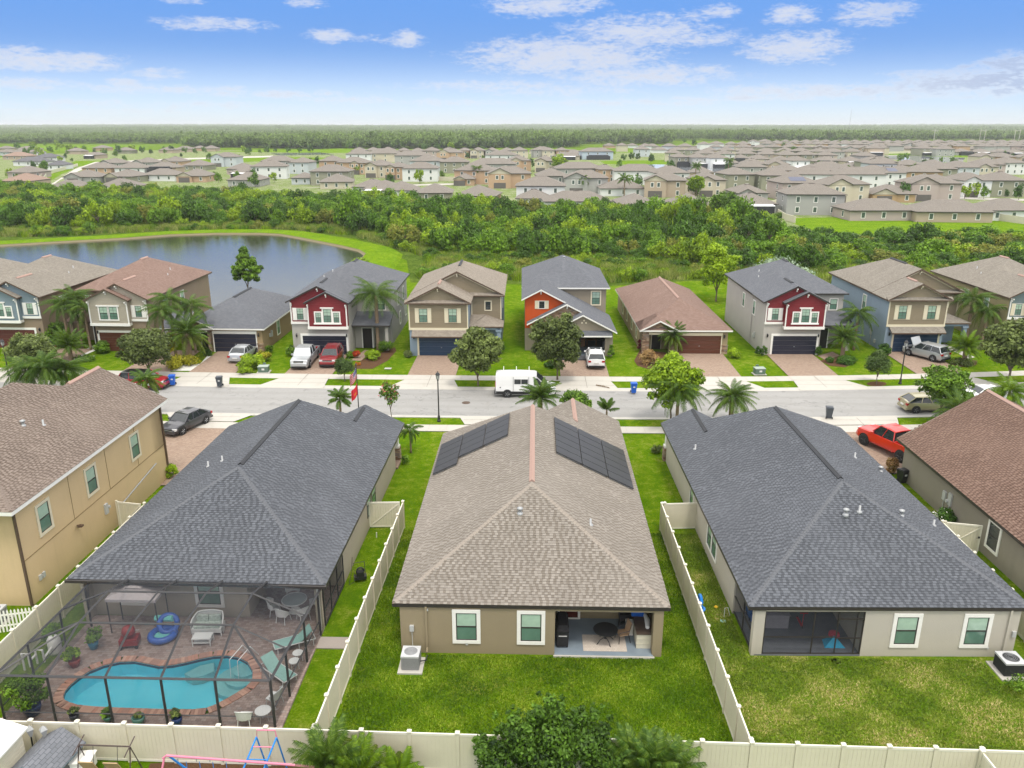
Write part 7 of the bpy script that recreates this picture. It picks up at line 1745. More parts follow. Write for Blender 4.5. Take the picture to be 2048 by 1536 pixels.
palm('stout yellow-green date palm in an edged bed beside the open-bonnet SUV', at(1927, 728, 0), 1.6, 2.2, 30, droop=.8, leafl=.32, tr=.24, seed=45, mat_=F_BRT, elev=(-.4, 1.3))
palm('spiky palm just beyond the ridge of the solar-panelled roof', at(1080, 850, 0), 2.2, 2.3, 28, droop=1.0, leafl=.34, tr=.2, seed=46, elev=(-.1, 1.35))
palm('light green palm beyond the slate-roofed house right of the bright tree', at(1460, 850, 0), 2.2, 2.4, 28, droop=1.2, leafl=.42, tr=.2, seed=47, mat_=F_PALM, elev=(-.4, 1.3))
palm('feathery palm below the tall bright tree on the near side', at(1352, 862, 0), 3.3, 2.8, 22, droop=1.4, leafl=.55, tr=.13, seed=48)
palm('arching palm on the near right verge by the gold hatchback', at(1908, 880, 0), 2.0, 2.6, 24, droop=.95, leafl=.4, tr=.18, seed=49, elev=(-.3, 1.3))
palm('yellowish palm beyond the brown roof at the right edge', at(2005, 858, 0), 3.0, 2.2, 20, droop=1.1, leafl=.42, tr=.15, seed=50, mat_=F_BRT)
for (px, py, h, s, lab) in ((62, 800, 2.6, 51, 'left'), (100, 806, 3.2, 52, 'middle'), (140, 800, 2.5, 53, 'right')): palm('bushy feather palm beyond the ochre house roof, the %s one' % lab, at(px, py, 0), h, 2.5, 26, droop=1.35, leafl=.55, tr=.12, seed=s, mat_=F_PALM, group='feather palms beyond the ochre house roof', elev=(-.5, 1.3))
palm('small palm with yellow lower fronds beyond the ochre roof peak', at(303, 838, 0), 3.3, 1.7, 16, droop=1.1, leafl=.36, tr=.1, seed=54, yellow=.35)
palm('small palm beyond the second ridge of the pool house roof', at(683, 852, 0), 2.3, 1.3, 14, droop=.9, leafl=.3, tr=.1, seed=55)
palm('single small palm at the right front corner of the pool house', at(822, 905, 0), 1.7, 1.2, 9, droop=1.4, leafl=.28, tr=.07, seed=56)
palm('small palm sprout beyond the second ridge vent of the solar roof', at(1212, 862, 0), 1.7, 1.2, 7, droop=.6, leafl=.3, tr=.08, seed=57, elev=(.5, 1.3))
# bottom of the photo: areca palms and the dark broad-leaved tree
for (x, y, h, L, s, n, yl, lab) in ((-7.6, 24.2, .95, 2.0, 61, 26, .35, 'big golden-tipped areca palm at the bottom, right of the swing set'), (-6.4, 23.9, .8, 1.7, 62, 20, .4, 'second golden-tipped areca palm at the bottom, right of the swing set'),
        (-4.95, 24.2, .55, 1.35, 63, 13, .4, 'small areca palm alone in front of the bottom fence')): palm(lab, (x, y, 0), h, L, n, droop=.75, leafl=.36, tr=.09, seed=s, mat_=F_PALM if yl < .4 else F_BRT, width=.019, yellow=yl, up=.15, elev=(-.1, 1.35), nleaf=32)
for (x, y, h, L, s, lab) in ((3.9, 24.35, 1.25, 1.75, 64, 'left'), (5.2, 24.2, 1.0, 1.7, 65, 'right'), (4.5, 23.8, 1.6, 1.5, 66, 'middle')): palm('areca palm right of the dark broad-leaved tree at the bottom, the %s one' % lab, (x, y, 0), h, L, 20, droop=.75, leafl=.36, tr=.09, seed=s, group='areca palms at the bottom centre', width=.019, up=.15, elev=(-.1, 1.35), nleaf=32)
F_BTREE = foliage('leaves_glossy_dark', (.012, .04, .004), (.12, .24, .02))
_t = thing('tree', 'dense dark broad-leaved tree rising over the bottom fence, centre', 'tree', (.45, 24.05, 0))
cl_ = [(-1.3, 0, 1.5, .85, .3), (-.5, .3, 2.2, .8, .5), (.3, .4, 2.5, .85, .6), (1.2, .2, 2.2, .85, .4), (1.7, 0, 1.6, .8, .3), (.3, -.2, 1.7, 1.0, .2), (-1.0, .6, 2.35, .42, .5), (-.85, .75, 2.75, .3, .8), (.35, .8, 3.1, .45, .7), (.2, .8, 3.45, .33, .9), (1.05, .7, 2.95, .4, .6), (1.5, .75, 3.0, .27, .8), (-.3, .6, 2.9, .4, .5), (1.65, .6, 2.4, .45, .4), (-1.7, .2, 1.9, .45, .5), (.7, .6, 2.8, .5, .4), (-.1, .9, 2.5, .5, .5), (0, 0, 1.0, 1.2, .1), (-1.5, .5, 1.3, .6, .4), (1.9, .4, 1.2, .6, .4)]
rg_ = random.Random(3)
cl_ = cl_ + [(c[0] + rg_.uniform(-1, 1) * c[3], c[1] + rg_.uniform(-.4, 1) * c[3], c[2] + rg_.uniform(-.2, 1) * c[3], c[3] * .33, rg_.random()) for c in cl_ * 4]
cl_ = [(c[0] * 1.28, c[1], c[2] * 1.11, c[3], c[4]) for c in cl_]
link('crown', leaf_crown('crown', F_BTREE, 21000, cl_, .075, 71, squash=.9), _t); link('trunk', trunk_mesh(1.0, .09, 8, 71, 1.3, 1.8, .8), _t)

# planting beds, hedges and flowers of the far row
bush('bright green bush beside the silver saloon', at(502, 738, 0), 1.35, 1.7, F_BRT, 3500, .1, 101); bush('low bright green shrub at the corner of the tan house driveway', at(492, 748, 0), .8, .8, F_BRT, 1500, .08, 102); bush('yellow-leaved bush behind the bright green one', at(528, 722, 0), .9, 1.3, F_YEL, 1800, .09, 103)
bush('dark shrub by the side wall of the tan house', at(541, 706, 0), .5, 1.0, F_MID, 900, .08, 104); bush('green shrub left of the silver pickup', at(583, 712, 0), .7, 1.2, F_MID, 1500, .08, 105)
bush('clipped green hedge right of the queen palm', at(745, 719, 0), 1.0, 1.0, F_BRT, 2200, .08, 106); bush('long clipped green hedge beside the grey side wall', at(773, 703, 0), 1.1, 1.1, F_MID, 2500, .08, 107); bush('small green shrub at the left red-sided house door', at(700, 716, 0), .5, .8, F_MID, 900, .07, 108)
bush('red-leaved plant beside the front path of the left red-sided house', at(714, 716, 0), .45, .9, foliage('leaves_scarlet', (.30, .02, .01), (.62, .09, .02)), 900, .08, 109); bush('orange flowers in the bed of the left red-sided house', at(716, 731, 0), .35, .35, foliage('petals_orange', (.5, .12, .01), (.7, .3, .02)), 400, .06, 110)
bush('small olive shrub at the left corner of the blue-doored house', at(817, 714, 0), .65, .7, F_OAK, 1200, .07, 111); bush('dark palm-like planting right of the leafy street tree', at(992, 708, 0), 1.2, 1.8, F_MID, 2600, .1, 112); bush('low dark shrub bed beside the tall grey-green tree', at(1100, 735, 0), .8, .6, F_DARK, 1200, .08, 113)
bush('clipped square-ish hedge at the right corner of the open garage', at(1222, 716, 0), .5, 1.5, F_MID, 1800, .07, 114); bush('amber-leaved bush in the mulch bed of the khaki house', at(1298, 728, 0), 1.15, 1.5, F_AUT, 2200, .09, 115); bush('dark red cordyline at the stone corner of the khaki house', at(1280, 700, 0), .45, 1.3, foliage('leaves_burgundy', (.09, .01, .015), (.25, .03, .04)), 800, .09, 116)
bush('bright shrub right of the brown garage door', at(1468, 716, 0), .8, 1.1, F_BRT, 1700, .08, 117); bush('left one of two dark clipped cylinders by the black garage door', at(1516, 712, 0), .42, 1.3, F_DARK, 1300, .06, 118); bush('right one of two dark clipped cylinders by the black garage door', at(1527, 712, 0), .42, 1.25, F_DARK, 1300, .06, 119)
bush('dark cylinder shrub right of the black garage door', at(1637, 711, 0), .45, 1.2, F_DARK, 1300, .06, 120); bush('low dark shrubs in the bed under the date palm at right', at(1690, 727, 0), 1.3, .7, F_DARK, 2400, .08, 121); bush('small round shrub left of that palm bed', at(1660, 725, 0), .5, .6, F_DARK, 900, .07, 122)
bush('dark green shrub at the left corner of the far-right tan house', at(1766, 714, 0), .9, 1.6, F_DARK, 2400, .08, 123); bush('low shrubs round the foot of the yellow-green date palm', at(1927, 730, 0), 1.3, .6, F_OAK, 2000, .08, 124); bush('fluffy green hedge under the palms at the right end', at(1985, 690, 0), 1.3, 2.4, F_MID, 3000, .1, 125)
bush('yellow-leaved low shrubs in the pebble bed under the date palm', at(365, 733, 0), 1.9, .9, F_YEL, 3200, .09, 126); bush('dark round shrub at the tan house corner', at(416, 712, 0), .6, .8, F_DARK, 1000, .07, 127); bush('green shrub beside the maroon garage of the beige-bayed house', at(205, 706, 0), 1.0, 1.4, F_MID, 2200, .09, 128)
bush('yellowing vine climbing the queen palm trunks', at(345, 718, 0), .8, 3.6, F_YEL, 2200, .1, 129); bush('low green planting in the pebble bed at far left', at(170, 722, 0), 1.2, .5, F_MID, 1500, .08, 130)
bush('dense green shrub mass behind the leftmost street tree', at(115, 690, 0), 1.8, 2.8, F_MID, 3600, .12, 131)
# near side shrubs
bush('round clipped green and gold bush by the ochre house corner', at(343, 956, 0), .62, 1.25, F_BRT, 3200, .055, 141); bush('light green shrub against the bottom fence by the pool cage corner', (-10.0, 26.2, 0), .75, .75, F_BRT, 2600, .055, 142)
bush('gardenia bush with white flowers beside the right gate', at(1887, 1052, 0), .75, 1.2, F_DARK, 3600, .06, 143); bush('white flowers of the bush beside the right gate', at(1882, 1048, .15), .7, 1.25, plain('white_petals', (.7, .7, .66), .6), 90, .05, 144)
bush('dry amber ornamental grass in front of the grey-olive house', at(1782, 945, 0), .55, 1.2, F_AUT, 1400, .08, 145); bush('small leafy sapling in front of the dark air conditioner', at(2030, 1385, 0), .55, 1.0, F_MID, 500, .05, 146); bush('green plants by the porch of the slate-roofed house', at(1312, 905, 0), .5, .6, F_OAK, 900, .06, 147)
bush('leafy plants at the front of the pool house porch', at(812, 930, 0), .4, .8, F_MID, 700, .06, 148)
# beds
sheet('pebble_bed', [at(*q) for q in ((325, 742), (395, 742), (436, 715), (415, 712), (400, 728), (345, 732))], .03, PEBB); sheet('pebble_bed', [at(*q) for q in ((123, 722), (190, 690), (195, 700), (165, 712), (190, 712), (160, 724), (130, 726))], .03, PEBB)
sheet('mulch_bed', [at(*q) for q in ((1268, 722), (1280, 700), (1330, 705), (1352, 725), (1330, 738), (1295, 738), (1275, 732))], .03, MULCH); sheet('mulch_bed', [at(*q) for q in ((1640, 722), (1668, 712), (1700, 715), (1705, 728), (1690, 735), (1660, 732))], .03, MULCH)
sheet('mulch_bed', [at(*q) for q in ((700, 738), (725, 720), (790, 695), (793, 702), (775, 722), (745, 738))], .03, MULCH); sheet('mulch_bed', [at(*q) for q in ((1900, 726), (1925, 718), (1955, 722), (1952, 731), (1925, 734), (1903, 732))], .03, MULCH)
sheet('garden_path', [at(*q) for q in ((1880, 690), (1890, 688), (1950, 715), (1938, 718))], .035, CONC); sheet('garden_path', [at(*q) for q in ((1635, 712), (1665, 704), (1680, 712), (1650, 720))], .035, PAV1); sheet('garden_path', [at(*q) for q in ((700, 722), (730, 700), (745, 703), (722, 722))], .035, PAV1)
# fallen frond on the road
t_ = thing('fallen_palm_frond', 'dry brown palm frond lying on the road edge', 'palm frond', at(1225, 779, .05), rad(165)); link('frond', frond_mesh(1.8, .15, .35, .03, F_AUT, 9, 20), t_, (0, 0, .0), (rad(80), 0, 0))
# potted plants inside the pool cage
def pot(label, loc, r, h, col, fm, pr, ph, n, seed):
    t = thing('potted_plant', label, 'potted plant', loc); MB().lathe([(r * .65, 0), (r * .95, h * .6), (r, h), (r * .85, h), (r * .8, h - .05), (0, h - .05)], 14).build('pot', plain('pot_' + col, dict(red=(.20, .025, .02), blue=(.01, .03, .11), turq=(.02, .20, .32), green=(.05, .12, .10), black=(.02, .022, .03))[col], .3, .5), t, smooth=True)
    link('foliage', leaf_crown('foliage', fm, n, clumps(10, pr * .7, ph * .45, h + ph * .45, pr * .3, pr * .5, seed), .06, seed), t)
pot('leafy shrub in a dark red pot at the left side of the pool', Z1(440, 680), .27, .4, 'red', F_BRT, .5, .6, 900, 201); pot('shrub in a turquoise pot behind the red pot', Z1(550, 575), .25, .45, 'turq', F_MID, .6, .7, 1000, 202)
pot('big fern-like plant in a navy pot at the front left of the cage', Z1(195, 960), .38, .5, 'blue', F_MID, 1.1, 1.5, 2600, 203); pot('small plant in a dark pot, first from the left along the front screen', Z1(440, 1000), .2, .35, 'black', F_OAK, .25, .35, 350, 204)
pot('round plant, second from the left along the front screen', Z1(635, 1003), .2, .3, 'green', F_MID, .3, .35, 450, 205); pot('wide green bowl pot, third from the left along the front screen', Z1(815, 1020), .27, .4, 'green', F_OAK, .2, .15, 250, 206); pot('spiky plant in a navy pot, rightmost along the front screen', Z1(1040, 1025), .22, .42, 'blue', F_OAK, .28, .4, 350, 207)
pot('dark leafy plant beside the far left pool wall', Z1(330, 560), .25, .35, 'black', F_MID, .6, 1.0, 1100, 208)

# ---- tall grass and thicket between the rows (individual bushes and trees, then the rest as one mass)
def inpoly(x, y, poly):
    c = False; n = len(poly)
    for i in range(n):
        (a, b), (d, e) = poly[i], poly[(i + 1) % n]
        if (b > y) != (e > y) and x < (d - a) * (y - b) / (e - b) + a: c = not c
    return c
THK = [(-240, 300), (-230, 206), (-112, 190), (-92, 198), (-64, 203), (-44, 192), (-22, 160), (-8, 152), (20, 150), (34, 141), (52, 138), (140, 136), (150, 176), (62, 180), (50, 210), (38, 228), (10, 234), (-50, 254), (-104, 284), (-150, 300)]
FRINGE = [(-236, 206), (-150, 184), (-112, 181), (-92, 192), (-62, 196), (-42, 186), (-20, 154), (-19, 132), (12, 129), (26, 133), (40, 130), (120, 130), (120, 138), (40, 143), (20, 153), (-8, 155), (-22, 165), (-44, 197), (-64, 207), (-112, 196), (-230, 214)]
protos = []
for k in range(10):
    f = F_SCRUB[[0, 1, 2, 1, 3, 0, 2, 1, 0, 0][k]]; ncl = 26
    cl = clumps(ncl, .82, .42, .52, .22, .40, 300 + k)
    protos.append((leaf_crown('crown', f, 2300, cl, .062, 300 + k, flat=.5), k))
tp = [trunk_mesh(.35, .035, 6, 400 + k, .7, .5, .3) for k in range(3)]
rg = random.Random(77); pts = []; tries = 0
while len(pts) < 1500 and tries < 30000:
    tries += 1; x = rg.uniform(-240, 150); y = rg.uniform(128, 302)
    if abs(x + 5) / y > .78: continue
    if not inpoly(x, y, THK): continue
    r = rg.uniform(2.1, 4.3) * (1.0 if y > 150 else .85)
    if any((x - a) ** 2 + (y - b) ** 2 < (.62 * (r + c)) ** 2 for a, b, c in pts): continue
    pts.append((x, y, r))
pts.sort(key=lambda p: math.hypot(p[0], p[1]) / p[2])
ZN = lambda x, y: ('beyond ' + landmark(x, y), 'front edge' if y < 172 else 'middle' if y < 205 else 'back edge')
TONE = {0: 'dark green', 1: 'mid-green', 2: 'bright yellow-green', 3: 'olive'}
rest = []
for i, (x, y, r) in enumerate(pts):
    k = rg.randrange(10); h = r * rg.uniform(1.3, 1.95) * (.6 if x > 50 else .78 if y > 205 else 1.05 if y > 175 else .92)
    if i < 292:
        tone = TONE[[0, 1, 2, 1, 3, 0, 2, 1, 0, 0][k]]; z = ZN(x, y)
        lb = '%s %s thicket tree, %s, %s' % ('broad' if r > 3.2 else 'small' if r < 2.6 else 'round', tone, z[1], z[0]); t = thing('thicket_tree', lb, 'tree', (x, y, 0), rg.uniform(0, 6.28), lb.replace('tree', 'trees', 1))
        link('crown', protos[k][0], t, (0, 0, 0), (0, 0, 0), (r, r, h)); link('trunk', tp[k % 3], t, (0, 0, 0), (0, 0, 0), (r, r, h))
    else: rest.append((x, y, r, h, k, rg.uniform(0, 6.28)))
def scatter(name, items, proto_meshes, label, cat):
    """one object of kind stuff: points carrying rotation and scale, instances by geometry nodes"""
    for pi, me in enumerate(proto_meshes):
        it = [q for q in items if q[4] % len(proto_meshes) == pi]
        if not it: continue
        pm = bpy.data.meshes.new(name); pm.vertices.add(len(it)); pm.vertices.foreach_set('co', np.array([(q[0], q[1], 0) for q in it], np.float32).ravel())
        a = pm.attributes.new('scl', 'FLOAT_VECTOR', 'POINT'); a.data.foreach_set('vector', np.array([(q[2], q[2], q[3]) for q in it], np.float32).ravel())
        b = pm.attributes.new('rot', 'FLOAT_VECTOR', 'POINT'); b.data.foreach_set('vector', np.array([(0, 0, q[5]) for q in it], np.float32).ravel())
        pm.update()
        o = link(name, pm, None, kind='stuff'); o['label'] = label; o['category'] = cat
        ng = bpy.data.node_groups.new(name, 'GeometryNodeTree'); ng.interface.new_socket('Geometry', in_out='INPUT', socket_type='NodeSocketGeometry'); ng.interface.new_socket('Geometry', in_out='OUTPUT', socket_type='NodeSocketGeometry')
        N_ = ng.nodes; gi = N_.new('NodeGroupInput'); go = N_.new('NodeGroupOutput'); ip = N_.new('GeometryNodeInstanceOnPoints'); oi = N_.new('GeometryNodeObjectInfo')
        po = bpy.data.objects.new(name + '_source', me); oi.inputs['Object'].default_value = po
        s1 = N_.new('GeometryNodeInputNamedAttribute'); s1.data_type = 'FLOAT_VECTOR'; s1.inputs['Name'].default_value = 'scl'
        s2 = N_.new('GeometryNodeInputNamedAttribute'); s2.data_type = 'FLOAT_VECTOR'; s2.inputs['Name'].default_value = 'rot'
        Lk = ng.links; mp_ = N_.new('GeometryNodeMeshToPoints'); Lk.new(gi.outputs[0], mp_.inputs[0]); Lk.new(mp_.outputs[0], ip.inputs['Points']); Lk.new(oi.outputs['Geometry'], ip.inputs['Instance']); Lk.new(s1.outputs[0], ip.inputs['Scale']); Lk.new(s2.outputs[0], ip.inputs['Rotation']); Lk.new(ip.outputs[0], go.inputs[0])
        md = o.modifiers.new('scatter', 'NODES'); md.node_group = ng
k_ = 0
while k_ < 420:
    x = rg.uniform(-150, 115); y = rg.uniform(128, 205)
    if not inpoly(x, y, FRINGE) or abs(x + 5) / y > .78: continue
    r = rg.uniform(.8, 2.0); rest.append((x, y, r, r * rg.uniform(.9, 1.3), rg.randrange(10), rg.uniform(0, 6.28))); k_ += 1
scatter('thicket', rest, [p[0] for p in protos], 'farther part of the wild green thicket between the two neighbourhoods', 'thicket')
# tall grass
def grass_clump(seed, mat_):
    r_ = np.random.default_rng(seed); n = 150; V = []; 
    for k in range(n):
        a = r_.uniform(0, 6.28); q = r_.random() ** .5; b = np.array([q * math.cos(a), q * math.sin(a), 0]); l = r_.uniform(.5, 1.1); tlt = np.array([r_.normal() * .3, r_.normal() * .3, 1.0]) * l
        w = np.array([math.cos(a + 1.5), math.sin(a + 1.5), 0]) * .035; V += [b - w, b + w, b + tlt * .6 + w * .8, b + tlt]
    me = bpy.data.meshes.new('grass_clump'); me.from_pydata([tuple(v) for v in V], [], [(4 * k, 4 * k + 1, 4 * k + 2, 4 * k + 3) for k in range(n)]); me.materials.append(mat_)
    at_ = me.attributes.new('tint', 'FLOAT', 'FACE'); at_.data.foreach_set('value', r_.random(n).astype(np.float32)); me.update(); return me
gp = [grass_clump(1, F_GRASS), grass_clump(2, F_GRASS), grass_clump(3, F_SCRUB[1]), grass_clump(4, F_GRASS), grass_clump(5, F_SCRUB[2])]
gi_ = []
tries = 0
while len(gi_) < 5200 and tries < 60000:
    tries += 1; x = rg.uniform(-150, 100); y = rg.uniform(126, 215)
    if abs(x + 5) / y > .78: continue
    if inpoly(x, y, FRINGE) or (inpoly(x, y, THK) and rg.random() < .12 and y < 205): gi_.append((x, y, rg.uniform(.7, 1.5), rg.uniform(.7, 1.7), rg.randrange(5), rg.uniform(0, 6.28)))
scatter('tall_grass', gi_, gp, 'tall wild grass along the edge of the thicket and pond', 'grass')
# lawn blades near the camera, as real tufts
def tufts(name, area, n, mat_, seed, label, avoid=()):
    r_ = np.random.default_rng(seed); P_ = []
    x0, x1, y0, y1 = area
    X = r_.uniform(x0, x1, n * 2); Y = r_.uniform(y0, y1, n * 2); ok = np.ones(len(X), bool)
    for (a, b, c, d) in avoid: ok &= ~((X > a) & (X < b) & (Y > c) & (Y < d))
    X, Y = X[ok][:n], Y[ok][:n]; n = len(X); A = r_.uniform(0, 6.28, n); h = r_.uniform(.035, .085, n); w = r_.uniform(.012, .03, n)
    ux, uy = np.cos(A), np.sin(A); tx, ty = r_.normal(0, .035, n), r_.normal(0, .035, n)
    z = np.zeros(n) + .02
    V = np.stack([np.stack([X - ux * w, Y - uy * w, z], 1), np.stack([X + ux * w, Y + uy * w, z], 1), np.stack([X + tx + ux * w * .4, Y + ty + uy * w * .4, z + h], 1), np.stack([X + tx - ux * w * .4, Y + ty - uy * w * .4, z + h], 1)], 1).reshape(-1, 3)
    me = bpy.data.meshes.new(name); me.vertices.add(4 * n); me.vertices.foreach_set('co', V.astype(np.float32).ravel()); me.loops.add(4 * n); me.loops.foreach_set('vertex_index', np.arange(4 * n, dtype=np.int32)); me.polygons.add(n); me.polygons.foreach_set('loop_start', np.arange(0, 4 * n, 4, dtype=np.int32)); me.update(calc_edges=True)
    at_ = me.attributes.new('tint', 'FLOAT', 'FACE'); nz = (np.sin(X * 1.3 + Y * .7) + np.sin(X * .6 - Y * 1.7 + 1) + np.sin(X * 2.9 + 2) * np.sin(Y * 3.1)) / 6 + .5; bs = .45 if seed != 2 else .22 + .55 * np.exp(-((X - 20.5) ** 2 / 14 + (Y - 29.5) ** 2 / 6)) + .5 * np.exp(-((X - 12.5) ** 2 / 8 + (Y - 28.5) ** 2 / 8)); at_.data.foreach_set('value', np.clip((nz - .5) * (1.6 if seed != 2 else 2.0) + bs + .5 * (r_.random(n) - .5), 0, 1).astype(np.float32)); me.materials.append(mat_)
    o = link(name, me, kind='stuff'); o['label'] = label; o['category'] = 'grass'
F_LAWN = foliage('lawn_blades', (.07, .17, .004), (.20, .33, .006), (.34, .38, .05)); F_LAWN2 = foliage('dry_lawn_blades', (.09, .19, .008), (.30, .36, .05), (.62, .46, .26))
tufts('lawn_grass', (-8.2, 8.2, 25.4, 45), 90000, F_LAWN, 1, 'bright green mown lawn behind the solar-panelled house', avoid=[(-6.3, 6.3, 32.6, 46), (-6.3, -5.0, 31.0, 32.6)])
tufts('lawn_grass', (8.6, 24, 25.3, 45), 80000, F_LAWN2, 2, 'patchy half-dry lawn behind the slate-roofed house at right', avoid=[(10.3, 24, 32.9, 46), (21.3, 23, 31.2, 33)])
# ================================================================ THE FAR NEIGHBOURHOOD
SHF = shingle('shingle_far', (.20, .18, .158), (.255, .232, .205), (.15, .134, .118)); SHF2 = shingle('shingle_far_dark', (.12, .12, .13), (.17, .17, .18), (.09, .09, .1)); SHF3 = shingle('shingle_far_brown', (.27, .19, .15), (.34, .25, .2), (.2, .14, .11))
FC = dict(w=(.66, .67, .66), g=(.36, .36, .34), l=(.48, .52, .54), p=(.46, .32, .21), c=(.52, .47, .36), o=(.27, .27, .20), t=(.42, .34, .26), k=(.42, .35, .32), y=(.42, .29, .16), b=(.42, .50, .56))
CN = dict(w='white', g='grey', l='pale blue-grey', p='peach', c='cream', o='olive-grey', t='tan', k='pinkish beige', y='ochre', b='light blue')
FCM = {k: plain('far_wall_' + CN[k].replace(' ', '_'), v, .9, .15, var=.05, scale=.3) for k, v in FC.items()}
FWIN = MB().box(-.6, .6, -.05, 0, -.85, .85).box(-.44, .44, -.07, -.05, -.68, .68, 1).mesh('window', [WHITE, glass('far_glass', (.07, .10, .09))])
FGAR = MB().box(-2.4, 2.4, -.06, 0, 0, 2.2).mesh('garage_door', plain('far_garage_door', (.12, .11, .10), .6))
FLAN = plain('white_lanai_roof', (.75, .76, .78), .5)
rf_ = random.Random(12); ROWS = {}
def far_house(xL, xR, py, st, col, style='', d=None, lab=None):
    e = 2.75 if st == 1 else 5.75
    a = at(xL, py, e); b = at(xR, py, e); w = min(24, max(7.5, b.x - a.x)); m = (a + b) / 2; d = d or (15 if w < 14 else 12)
    dist = m.y; zone = ('left' if m.x < -.18 * dist else 'centre' if m.x < .12 * dist else 'right')
    rank = 'nearest row' if dist < 262 else 'second row' if dist < 300 else 'third row' if dist < 350 else 'middle rows' if dist < 440 else 'back rows' if dist < 560 else 'farther rows' if dist < 700 else 'farthest rows'
    desc = '%s %s house%s' % ('two-storey' if st == 2 else 'one-storey', CN[col], {'g': ' with front gable', 'l': ' with porch roof', 'c': ' with screen cage', 's': ' with solar panels'}.get(style[:1], ''))
    label = lab or '%s, %s, beyond %s' % (desc, rank, landmark(m.x, m.y))
    t = thing('house', label, 'house', (m.x, m.y + .3, 0), rf_.uniform(-.06, .06) + (.0 if dist < 260 else rf_.choice((0, 0, .12, -.1))), None if lab else label.replace('house', 'houses', 1))
    W = FCM[col]; h = w / 2
    MB().box(-h + .4, h - .4, .3, d, 0, e - .1).build('wall', W, t)
    rf = MB(); rm = SHF2 if 'd' in style else SHF3 if 'b' in style else SHF
    hip(rf, -h + .4, h - .4, .3, d, e, .45, .42, .2)
    if style[:1] == 'g':
        gable(rf, -h + .4, -h + .4 + w * .5, -1.2, 4, e if st == 1 else e, .4, .45); MB().box(-h + .4, -h + .4 + w * .5, -1.2, .4, 0, e - .1).build('wall', W, t)
        tri(t, -h + .4, -h + .4 + w * .5, -1.2, e - .3, e, FCM['c'] if col in 'pyto' else W, .45)
        link('garage_door', FGAR, t, (-h + .4 + w * .25, -1.2, 0))
        if st == 2:
            for dx in (-1, 1): link('window', FWIN, t, (-h + .4 + w * .25 + dx * 1.1, -1.2, 4.3))
    rf.build('roof', [rm, BRONZE], t)
    if style[:1] == 'l': MB().slab([(-h * .7, -3, 2.45), (h * .7, -3, 2.45), (h * .7, .3, 2.75), (-h * .7, .3, 2.75)], .12).build('lanai_roof', [FLAN, FLAN], t); MB().box(-h * .68, h * .68, -2.9, .2, 0, 2.4).build('lanai_screen', plain('far_screen', (.03, .033, .036), .6), t)
    if style[:1] == 'c': MB().prism([(-h * .7, -4), (h * .7, -4), (h * .7, .2), (-h * .7, .2)], 0, 2.7).slab([(-h * .6, -3.2, 3.3), (h * .6, -3.2, 3.3), (h * .6, 0, 3.3), (-h * .6, 0, 3.3)], .6, 0, 0).build('screen_cage', plain('far_screen', (.03, .033, .036), .6), t)
    if style[:1] == 's': MB().slab([(-h * .5, 1.2, e + .62), (h * .3, 1.2, e + .62), (h * .3, 4, e + 1.75), (-h * .5, 4, e + 1.75)], .1).build('solar_panel', [plain('far_solar', (.05, .06, .11), .3, .5)] * 2, t)
    nz = [1.5] if st == 1 else [1.5, 4.3]
    if dist < 700:
        nx = 2 if w < 13 else 3
        for z in nz:
            for k in range(nx):
                x = -h + w * (k + .7) / (nx + .4)
                if style[:1] == 'g' and x < w * .05: continue
                if style[:1] in 'lc' and style and z < 2: continue
                link('window', FWIN, t, (x, .3, z))
            if dist < 420:
                link('window', FWIN, t, (-h + .4, 5, z), (0, 0, -math.pi / 2)); link('window', FWIN, t, (h - .4, 6, z), (0, 0, math.pi / 2))
    if rf_.random() < .5: MB().box(-.9, .9, -.12, .12, e + .42 * min(h, d / 2) - .12, e + .42 * min(h, d / 2) + .12).build('ridge_vent', plain('far_vent', (.12, .1, .09)), t, loc=(0, d / 2, 0))
    return t
